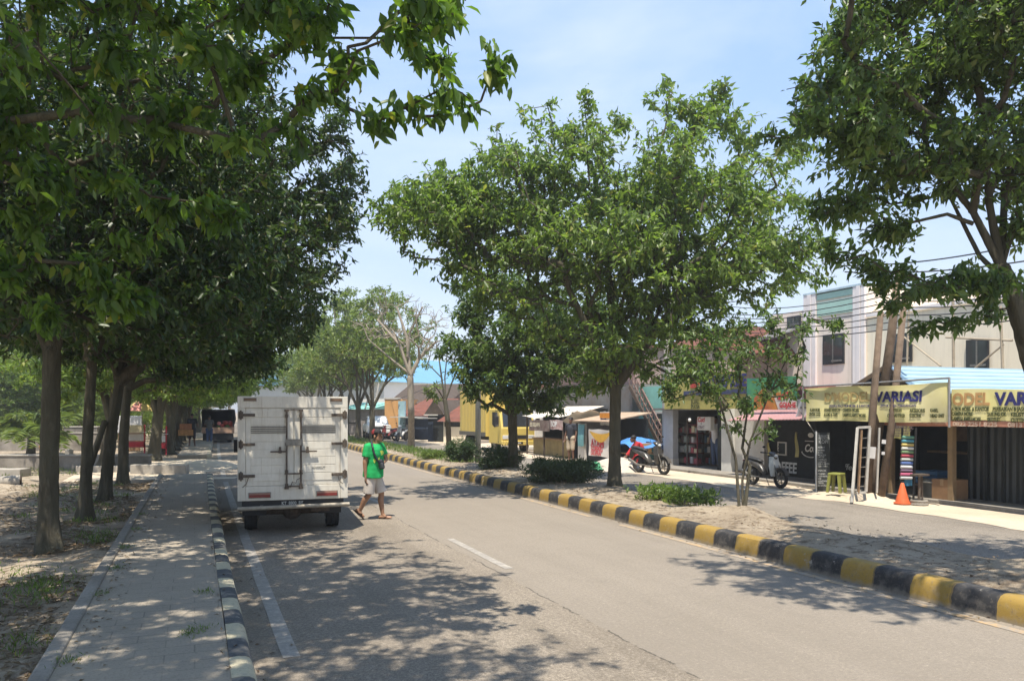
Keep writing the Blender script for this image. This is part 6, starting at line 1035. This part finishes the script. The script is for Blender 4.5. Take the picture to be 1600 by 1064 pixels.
stt = thing('staircase', 'steep outside staircase with rusty railings rising to the left', 'stairs', (16.4, 28.5, 0)); aa = 16.5; p0 = A(1033, 700, aa); p1 = A(984, 604, aa); n = 13
for dx in (0, .65): MB().bar(p0+Vector((dx, 0, 0)), p1+Vector((dx, 0, 0)), .06, .16).build('stringer', m_dwood, stt)
for k in range(n): q = p0.lerp(p1, (k+.5)/n); MB().box(q.x+.03, q.x+.62, q.y-.13, q.y+.13, q.z, q.z+.035).build('tread', m_dwood, stt)
mb = MB().bar(p0+Vector((0, 0, .85)), p1+Vector((0, 0, .85)), .045).bar(p0+Vector((0, 0, .45)), p1+Vector((0, 0, .45)), .03)
for k in range(12): q = p0.lerp(p1, k/11); mb.bar(q, q+Vector((0, 0, .85)), .03)
mb.build('railing', mat('rusty_red_rail', (.20, .13, .11), .8, .3, 6), stt)
# --- kiosks under awnings
kk = thing('kiosk', 'shaded roadside kiosk under a pale canvas awning with food banners', 'kiosk', (14.8, 34, 0)); aa = 14.6; ya, yb = TA(884, aa), TA(826, aa)
MB().grid(lambda u, v: (aa-.35+2.2*v, ya+(yb-ya)*u, 1.72+.5*v+.05*math.sin(8*u)*(1-v)-.04*math.sin(math.pi*v)), 14, 6).build('awning', mat('pale_canvas', (.55, .50, .42), .9, .12, 3), kk, smooth=True)
for y in (ya+.05, yb-.05, (ya+yb)/2): MB().cyl((aa-.1, y, 0), (aa-.1, y, 1.75), .04).build('post', m_dwood, kk)
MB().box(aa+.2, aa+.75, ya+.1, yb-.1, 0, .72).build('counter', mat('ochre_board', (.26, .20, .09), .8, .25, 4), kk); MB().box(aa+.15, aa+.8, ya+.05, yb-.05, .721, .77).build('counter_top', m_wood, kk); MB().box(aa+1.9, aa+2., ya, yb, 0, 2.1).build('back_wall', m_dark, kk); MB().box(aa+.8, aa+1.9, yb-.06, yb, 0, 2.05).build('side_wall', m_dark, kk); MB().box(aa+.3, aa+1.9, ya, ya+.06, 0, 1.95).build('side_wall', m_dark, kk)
def hang(label, p0, p1, py0, py1, m, aa, extra=()):
    b_, put, (u0, u1) = banner('banner', label, aa, p0, p1, Zh((p0+p1)/2, py1, aa), Zh((p0+p1)/2, py0, aa), m, .02, p0)
    for e in extra: put(*e)
hang('small red and white food banner hanging at the right end of the pale awning', 859, 879, 656, 671, mat('red_white_print', (.50, .13, .10), .7, .5, 3, 0, 0, (.60, .52, .48)), 14.2, (('SOP', 861, 666, .22, MC['white_lettering'], .01, 1.), ))
hang('dark printed banner hanging at the left end of the pale awning', 827, 858, 656, 673, mat('dark_photo_print', (.16, .07, .06), .7, .5, 4, 0, 0, (.24, .2, .17)), 14.22, (('ES KELAPA', 829, 666, .18, MC['pale_lettering'], .006, .9),))
k2 = thing('kiosk', 'pale box kiosk with a white lean-to sheet roof beside the large tree trunk', 'kiosk', (14.6, 30.5, 0)); aa = 14.5; ya, yb = TA(957, aa), TA(903, aa)
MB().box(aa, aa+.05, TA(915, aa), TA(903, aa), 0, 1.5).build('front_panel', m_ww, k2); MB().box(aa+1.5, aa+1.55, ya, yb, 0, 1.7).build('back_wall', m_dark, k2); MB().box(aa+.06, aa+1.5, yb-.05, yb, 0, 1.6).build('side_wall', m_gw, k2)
MB().add([(aa-.2, ya, 1.62), (aa+1.7, ya, 1.95), (aa+1.7, yb, 1.95), (aa-.2, yb, 1.62), (aa-.2, ya, 1.58), (aa+1.7, ya, 1.91), (aa+1.7, yb, 1.91), (aa-.2, yb, 1.58)], [(0, 1, 2, 3), (7, 6, 5, 4), (0, 3, 7, 4), (1, 0, 4, 5), (3, 2, 6, 7)]).build('sheet_roof', mat('orange_brown_sheet', (.40, .29, .2), .8, .25, 4), k2)
MB().grid(lambda u, v: (aa-.1+1.2*v, TA(905, aa)+(TA(878, aa)-TA(905, aa))*(1-u), 1.45+.55*u+.06*math.sin(9*v+3*u)), 10, 6).build('lean_to_sheet', m_ww, k2, smooth=True)
MB().cyl((aa-.1, ya, 0), (aa-.1, ya, 1.62), .035).build('post', m_dwood, k2)
hang('turquoise cloth draped over the pale kiosk front panel', 903, 913, 663, 697, mat('turquoise_cloth', (.15, .34, .36), .85, .2, 5), 14.42)
m_ban = mat('red_white_poster', (.58, .50, .46), .7, .25, 2.2, 0, 0, (.50, .10, .09))
hang('white poster with red writing and an orange arc hanging left of the large tree trunk', 919, 956, 671, 713, mat('white_vinyl', (.60, .56, .52), .6, .08, 3), 14.3, (('AYAM', 923, 697, .30, m_lred, .012, .95), ('GORENG', 923, 704, .18, m_lred, .008, .95), ('LALAPAN', 923, 710, .15, m_lred, .006, 1.0)))
pb = [o for o in C.objects if o.name.startswith('banner')][-1]; aa = 14.24; MB().add([q_ for q_ in [(aa, A(921+34*k/10, 674+16*math.sin(math.pi*k/10), aa).y, A(921, 674+16*math.sin(math.pi*k/10), aa).z) for k in range(11)]]+[(aa, A(955-34*k/10, 676+4*math.sin(math.pi*k/10)-3, aa).y, A(921, 676+4*math.sin(math.pi*k/10)-3, aa).z) for k in range(11)], [tuple(range(22))]).build('orange_arc', mat('orange_yellow_print', (.60, .34, .05), .6, .2, 3), pb)
hang('orange and white sign board above the poster beside the large tree trunk', 937, 953, 643, 664, mat('white_board', (.6, .58, .54), .7), 14.55, (('Pecel', 938, 659.5, .2, m_ltblue, .01, .8),)); pb = [o for o in C.objects if o.name.startswith('banner')][-1]; MB().box(14.5, 14.52, TA(953, 14.5), TA(937, 14.5), Zh(945, 653, 14.5), Zh(945, 645, 14.5)).build('orange_panel', mat('orange_panel', (.62, .24, .03), .6), pb)
q = G(958, 734, 0); tag(MB().grid(lambda u, v: (q.x+1.7*(v-.4), q.y+2.6*(u-.5), .42*math.sin(math.pi*u)**.8*math.sin(math.pi*v)**.7+.05*math.sin(13*u+9*v)*math.sin(math.pi*u)), 22, 16).build('tarpaulin', mat('cream_tarpaulin', (.48, .42, .35), .8, .1, 3, .2), smooth=True), 'cream tarpaulin draped over a low heap of goods behind the large trunk', 'tarpaulin')
q = G(952, 733, 0); tag(MB().grid(lambda u, v: (q.x-.9+.7*v, q.y+1.6*(u-.5), .04+.22*math.sin(math.pi*u)*math.sin(math.pi*v)+.03*math.sin(11*u+7*v)), 14, 10).build('green_cloth', mat('green_plastic_cloth', (.05, .22, .10), .6, .2, 5), smooth=True), 'green plastic cloth lying in front of the cream tarpaulin', 'cloth')
q = P(998, 690, 29.8); bt_ = thing('market_table', 'market table under a blue tarpaulin behind the black motorbike', 'table', (q.x, q.y, 0)); MB().grid(lambda u, v: (1.5*(v-.5), 1.7*(u-.5), q.z+.16-.32*(2*u-1)**2-.2*(2*v-1)**2+.04*math.sin(8*u+11*v)), 16, 12).build('tarpaulin', mat('blue_tarpaulin', (.07, .22, .52), .5, .2, 3, .2), bt_, world=False, smooth=True)
for x in (-.6, .6):
    for y in (-.7, .7): MB().cyl((x, y, 0), (x, y, q.z-.1), .03).build('leg', m_dwood, bt_, world=False)
MB().box(-.65, .65, -.75, .75, .42, .46).build('table_top', m_wood, bt_, world=False)
q2 = P(1003, 704, 29.3); cb_ = thing('cardboard_box', 'light brown carton standing on the table under the blue tarpaulin', 'box', (q2.x, q2.y, .465)); MB().box(-.25, .25, -.26, .26, 0, .36).build('carton', mat('light_cardboard', (.42, .25, .12), .9, .15, 5), cb_, world=False); MB().box(-.255, .255, -.03, .03, .2, .365).build('tape', MC['parcel_tape'], cb_, world=False)
# ---------------------------------------------------------------- further buildings across the road
def house(name, label, cat, c0, c1, depth, zw, wallm, roofm=None, zr=None, over=.3, parts=None, gable=False):
    """front wall from ground point c0 to c1 (left to right seen from the road)"""
    c0 = Vector((c0[0], c0[1], 0)); c1 = Vector((c1[0], c1[1], 0)); d = c1-c0; L_ = d.length; rz = math.atan2(d.y, d.x); r = thing(name, label, cat, tuple(c0), rz)
    MB().box(0, L_, 0, depth, 0, zw).build('wall', wallm, r, world=False)
    if roofm and not gable: MB().add([(-over, -over, zw), (L_+over, -over, zw), (L_+over, depth+over, zw), (-over, depth+over, zw), (-over, depth*.5, zr), (L_+over, depth*.5, zr)], [(0, 1, 5, 4), (2, 3, 4, 5), (1, 2, 5), (3, 0, 4), (0, 3, 2, 1)]).build('roof', roofm, r, world=False)
    elif roofm: MB().add([(-over, -over, zw), (L_+over, -over, zw), (L_+over, depth+over, zw), (-over, depth+over, zw), (L_/2, -over, zr), (L_/2, depth+over, zr)], [(0, 4, 5, 3), (1, 2, 5, 4), (0, 1, 4), (2, 3, 5), (0, 3, 2, 1)]).build('roof', roofm, r, world=False)
    for nm, x0, x1, y0, y1, z0, z1, m in parts or (): MB().box(x0, x1, y0, y1, z0, z1).build(nm, m, r, world=False)
    return r
m_bright = mat('bright_white_wall', (.74, .73, .70), .85, .05, 1.5); m_orw = mat('orange_wall_paint', (.60, .33, .13), .85, .1, 1.5); m_bl = mat('pale_blue_board', (.30, .46, .52), .8, .12, 2); m_dkblue = mat('dark_blue_shade', (.035, .055, .10), .8, .2, 3)
pw = lambda px, z: P(px, HOR, z)
house('warehouse', 'long white warehouse with a bright blue sheet roof across the road', 'warehouse', pw(600, 78), pw(905, 104), 22, 4.85, m_bright, m_blueroof, 8.2, .5)
house('painted_building', 'orange yellow painted building behind the white pickup', 'building', pw(601, 62), pw(629, 61.5), 6, 2.9, m_orw, None, parts=[('dark_base', 0, 1.4, -.03, 0, 0, .45, m_gw), ('parapet', -.05, 1.4, -.04, .2, 2.905, 3.02, m_ww)])
house('shop_house', 'small house with a pale blue front board and brown tiled roof', 'house', pw(627, 57), pw(672, 55.5), 6, 1.65, m_dkblue, m_tile, 2.9, .25, parts=[('blue_board', 0, .62, -.32, -.2, .75, 2.7, m_bl), ('lean_to_awning', .2, 2.7, -1.4, -.27, 1.55, 1.6, m_ww), ('grey_panel', .9, 1.5, -.5, -.4, 0, 1.05, m_gw)])
house('gable_house', 'dark house with a pointed black gable beside the brown tiled roof', 'house', pw(669, 53), pw(694, 52), 5, 1.75, m_dark, m_dwood, 2.75, .2, gable=True, parts=[('pale_bargeboard', -.1, 1.2, -.3, -.25, 1.70, 1.78, m_ww), ('lean_to_awning', -.6, 1.1, -1.5, -.21, 1.5, 1.56, mat('dusty_white_sheet', (.5, .48, .42), .8)), ('blue_door', .05, .5, -.06, -.01, 0, 1.3, m_dkblue)])
house('white_walled_house', 'white walled house with a low brown roof left of the yellow truck', 'house', pw(693, 50), pw(731, 49), 5, 1.35, m_cream, m_tile, 2.5, .3, parts=[('window_band', .1, 1.45, -.04, -.002, 1.02, 1.3, m_dark)])
house('gable_house', 'house with a black truss gable and white bargeboard directly behind the yellow truck', 'house', pw(700, 62), pw(760, 66), 6, 2.6, m_ww, m_dwood, 4.2, .3, gable=True)
house('white_annex', 'pinkish white shed wall above the yellow truck box', 'shed', pw(725, 72), pw(800, 72), 5, 3.7, mat('pinkish_white_wall', (.62, .54, .50), .85, .06, 2), m_blueroof, 4.2)
house('grey_shed', 'grey plank shed with a turquoise eave at the end of the far carriageway', 'shed', pw(530, 68), pw(577, 66), 6, 2.15, mat('grey_plank', (.27, .24, .22), .9, .25, 3), m_turq, 2.75, .3, parts=[('dark_rail', .1, 2.2, -.05, -.01, .95, 1.05, m_dark)])
house('pale_building', 'pale two storey block seen behind the far median trees', 'building', pw(535, 90), pw(600, 88), 8, 5.0, mat('pale_cream_wall', (.62, .58, .50), .85, .08, 1.5), None)
sl_ = thing('staircase', 'white edged outside stairs leaning against the far orange building', 'stairs', tuple(P(572, 690, 60)*1)); sl_.location.z = 0
MB().bar(P(570, 640, 61), P(583, 598, 61), .1).bar(P(585, 640, 61), P(592, 598, 61), .1).build('stringer', m_ww, sl_); mb = MB(); [mb.bar(P(571+1.4*k, 637-4*k, 61.1), P(585+.7*k, 637-4*k, 61.1), .16, .05) for k in range(10)]; mb.build('tread', m_gw, sl_)
house('white_block', 'tall pale house wall seen through leaves above the yellow truck', 'house', pw(836, 48), pw(868, 46), 6, 3.4, m_ww, m_tile, 4.3)
# ---------------------------------------------------------------- posts and cables
q = G(747, 722, .2); lp = thing('lamp_post', 'grey round lamp post on the median between the round shrubs', 'lamp post', (q.x, q.y, .15)); mb = MB().tube([(0, 0, 0), (.0, 0, 3.2), (.02, 0, 7.2)], [.105, .09, .07], 12); mb.build('post', mat('galvanised_post', (.33, .34, .32), .6, .15, 6, 0, .3), lp, world=False, smooth=True); MB().tube([(.02, 0, 7.1), (-.5, 0, 7.5), (-1.3, 0, 7.6)], .045, 8).build('arm', MC['galvanised_post'], lp, world=False); MB().ell((-1.55, 0, 7.58), (.3, .12, .07)).build('lamp_head', m_steel, lp, world=False)
q = P(1043, 642, 32); cp2 = thing('utility_pole', 'pale concrete utility pole in front of the red tiled roof', 'pole', (q.x, q.y, 0)); MB().tube([(0, 0, 0), (0, 0, 4.5), (.02, 0, 7.6)], [.17, .15, .12], 10).build('pole_shaft', mat('pale_concrete', (.44, .40, .35), .9, .2, 4), cp2, world=False, smooth=True); MB().box(-.05, .05, -.8, .8, 7.1, 7.2).build('crossarm', m_dwood, cp2, world=False)
def cable(a, b, sag, r=.012, label='black power cable strung between the poles above the shops', group='overhead cables'):
    pts = []
    for k in range(15): f = k/14; p = Vector(a).lerp(Vector(b), f); p.z -= sag*4*f*(1-f); pts.append(p)
    tag(MB().tube(pts, r, 4).build('power_cable', m_blk), label, 'cable', group)
e0 = P(1400, 452, 18.4)
for k in range(7):
    dz = .16*k; dy = .12*(k % 3-1)
    cable(e0+Vector((0, dy, -.9+dz)), Vector((q.x, q.y+dy*3, 5.4+.22*k)), .35+.04*k)
    cable(e0+Vector((0, dy, -.9+dz)), P(1760+10*k, 470-13*k, 13.5), .12+.02*k)
for k in range(3): cable((q.x, q.y, 6.4+.3*k), P(745-30*k, 560-12*k, 60), .9)
cable(P(1130, 512, 30), P(1290, 502, 24), .05); cable(P(1310, 415, 16), P(1640, 372, 12), .12); cable(P(1320, 425, 16.4), P(1640, 402, 12.2), .1)
cable(P(440, 497, 60), P(560, 494, 70), .1, .02); cable(P(700, 590, 50), P(545, 641, 75), .4, .02)
# ---------------------------------------------------------------- left side: low walls, slabs, stalls
m_wall = mat('stained_concrete_wall', (.20, .175, .145), .92, .35, 1.6, .3, 0, (.32, .285, .24)); m_slab = mat('bare_concrete_slab', (.33, .30, .255), .9, .2, 2.5, .2)
def lowwall(label, p0, p1, py0, py1, zz, th=.25, m=None, name='low_wall', cat='wall', capm=None):
    a = P(p0, 640, zz); b = P(p1, 640, zz if not isinstance(py1, tuple) else zz); h = 2+(HOR-py0)/FPX*zz; d = (b-a); L_ = math.hypot(d.x, d.y); r = thing(name, label, cat, (a.x, a.y, 0), math.atan2(d.y, d.x)); MB().box(0, L_, 0, th, -.05, h).build('wall_body', m or m_wall, r, world=False, bevel=.015); MB().box(-.03, L_+.03, -.03, th+.03, h+.002, h+.06).build('coping', capm or m_slab, r, world=False, bevel=.015); return r
lowwall('nearer long low concrete wall crossing behind the tree trunks', -220, 232, 713, 735, 27.5)
r = lowwall('further low concrete wall behind the palm trees', -160, 142, 678, 700, 40); r.rotation_euler.z += R(4)
lowwall('dark block wall stub between the first two trunks', 100, 152, 668, 700, 42, .8)
def slab(label, px0, px1, py0, py1, zz, th=.5, m=m_slab, name='concrete_slab', cat='slab'):
    a = P(px0, 640, zz); b = P(px1, 640, zz); h = 2+(HOR-py0)/FPX*zz; lo = max(0, 2+(HOR-py1)/FPX*zz); r = thing(name, label, cat, (a.x, a.y, 0), -YAW); MB().box(0, (b-a).length, 0, th, lo-.04, h).build('block', m, r, world=False, bevel=.02); return r
slab('long concrete culvert side with a stained face at the end of the sidewalk', 203, 290, 726, 744, 25.2, .3); slab('broken pale concrete block between the second and third trunks', 118, 196, 728, 742, 26, .4)
slab('flat concrete block near the left edge in front of the low wall', -30, 31, 733, 747, 24.5, .6); slab('thin concrete slab stub behind the first trunk', 101, 108, 702, 711, 28.5, .3)
q = G(-8, 763, .0); dc = thing('concrete_pipe', 'short concrete pipe lying on the bare soil at the left edge', 'pipe', (q.x, q.y, .16)); MB().cyl((-.75, 0, 0), (.55, .1, 0), .16, None, 18).build('pipe_body', m_slab, dc, world=False, smooth='auto'); MB().cyl((.551, .1, 0), (.575, .102, 0), .145, None, 18).build('rim', m_dwood, dc, world=False)  # dark disc on the solid pipe end stands for its shaded hollow
q = P(67, 703, 28.6); bu = thing('bucket', 'orange plastic bucket standing behind the nearer low wall', 'bucket', (q.x, q.y, .43)); MB().loft([[(r_*math.cos(a), r_*math.sin(a), z) for a in [k*2*math.pi/16 for k in range(16)]] for z, r_ in ((0, .09), (.3, .12), (.31, .128), (.33, .12))]).build('pail', mat('orange_plastic', (.65, .27, .02), .5), bu, world=False, smooth='auto'); MB().tube([(.12*math.cos(a), .12*math.sin(a)*.3, .3+.1*math.sin(a)) for a in [math.pi*k/8 for k in range(9)]], .006, 5).build('handle', m_steel, bu, world=False)
pd_ = thing('bucket_stand', 'short concrete stub post under the orange bucket', 'post', (q.x, q.y, 0)); MB().box(-.13, .13, -.13, .13, -.03, .43).build('block', m_slab, pd_, world=False, bevel=.01)
# umbrella and red stalls
q = P(222, 640, 38.5); um = thing('umbrella', 'pink and yellow striped market umbrella behind the fourth trunk', 'umbrella', (q.x, q.y, 0))
for k in range(8):
    a0, a1 = k*math.pi/4, (k+1)*math.pi/4; R_ = .78; MB().grid(lambda u, v: (R_*v*math.cos(a0+(a1-a0)*u)*(1-.05*math.sin(math.pi*u)), R_*v*math.sin(a0+(a1-a0)*u)*(1-.05*math.sin(math.pi*u)), 2.62-.62*v**1.5), 4, 6).build('canopy_panel', mat('pink_canopy', (.60, .25, .20), .8, .08) if k % 2 else mat('yellow_canopy', (.62, .48, .18), .8, .08), um, world=False)
MB().cyl((0, 0, 0), (0, 0, 2.66), .02).build('pole', m_steel, um, world=False)
def stall(px, zz, w_, h, label, rz=0.):
    q = P(px, 640, zz); s_ = thing('red_stall', label, 'stall', (q.x, q.y, 0), rz, 'red market stalls'); mr = mat('red_painted_metal', (.42, .035, .045), .6, .2, 5)
    for x in (-w_/2, w_/2-.05):
        for y in (0, .5): MB().box(x, x+.05, y, y+.05, 0, h+.35).build('leg', mr, s_, world=False)
    MB().box(-w_/2, w_/2, 0, .55, h*.30, h*.56).build('cabinet', mr, s_, world=False); MB().box(-w_/2-.05, w_/2+.05, -.05, .6, h*.98, h).build('counter_top', m_ww, s_, world=False); MB().box(-w_/2+.06, w_/2-.06, -.02, .0, h*.62, h*.92).build('front_panel', m_ww, s_, world=False); return s_
stall(249, 36.5, .62, .95, 'small red framed stall with white panels right of the grey forked tree'); stall(208, 37.5, 1.0, 1.0, 'wider red stall under the striped umbrella behind the trunks')
q = P(210, 662, 37.2); tag(MB().box(q.x-.5, q.x+.35, q.y-.2, q.y+.2, 1.01, 1.35).build('carton', mat('beige_carton', (.42, .36, .22), .85, .2, 4), bevel=.01), 'beige carton on the counter of the wider red stall', 'box')
q = P(204, 640, 40); tag(MB().box(q.x-.7, q.x+.5, q.y, q.y+.5, .9, 1.75).build('cool_box', mat('white_cool_box', (.62, .62, .62), .5, .06), bevel=.03), 'large white cool box behind the trunks left of the umbrella', 'box')
q = P(205, 640, 40); tag(MB().box(q.x-.6, q.x+.4, q.y+.05, q.y+.45, 0, .9).build('box_stand', m_wood, bevel=.01), 'wooden stand under the white cool box', 'stand')
# crates carried by the man on the far sidewalk
for k, (dz, c) in enumerate(((.86, m_wood2), (1.17, mat('reddish_crate_wood', (.34, .155, .08), .8, .25, 8)))):
    o = thing('wooden_crate', ('orange wooden crate held at hip height by the dark clothed man' if k == 0 else 'reddish wooden crate stacked on the orange crate'), 'crate', (cr.x-.30, cr.y-.50, .16+dz-.28), 0); mb = MB()
    w_ = .36 if k == 0 else .29
    for z in (0, .10, .20): mb.box(-w_, w_, -.2, -.185, z, z+.085).box(-w_, w_, .185, .2, z, z+.085).box(-w_, -w_+.015, -.184, .184, z, z+.085).box(w_-.015, w_, -.184, .184, z, z+.085)
    mb.box(-w_+.016, w_-.016, -.184, .184, .0, .015); mb.build('slats', c, o, world=False)
    for x in (-w_+.017, w_-.047): MB().box(x, x+.03, -.183, -.153, .016, .28).build('corner_post', c, o, world=False)
# sandy crossing between the two lengths of sidewalk
q = G(300, 728, 0); struct('sand_mound', MB().grid(lambda u, v: (q.x-1.6+3.4*u, q.y-3.4+6.8*v, -.03+.20*max(0, 1-((2*u-1)**2+(2*v-1)**2))**.8+.04*math.sin(7*u+5*v)*math.sin(math.pi*u)*math.sin(math.pi*v)), 26, 26), m_verge, smooth=True)
struct('sand_drift', MB().grid(lambda u, v: (-3.5+4.6*u+.25*math.sin(9*v)*(u > .5), 25.0+10.8*v, .006+.012*math.sin(5*u)*math.sin(8*v)), 20, 26), m_verge)
# ---------------------------------------------------------------- thin tropical haze
hm_ = bpy.data.materials.new('haze'); hm_.use_nodes = True; t_ = hm_.node_tree; t_.nodes.clear(); vo = N(t_, 'ShaderNodeVolumePrincipled'); vo.inputs['Color'].default_value = (1, .985, .96, 1); vo.inputs['Density'].default_value = .0014; vo.inputs['Anisotropy'].default_value = .3; om = N(t_, 'ShaderNodeOutputMaterial'); t_.links.new(vo.outputs[0], om.inputs['Volume'])
tag(MB().box(-1000, 1000, -400, 1600, -1.1, 16).build('haze', hm_), None, None, kind='stuff')
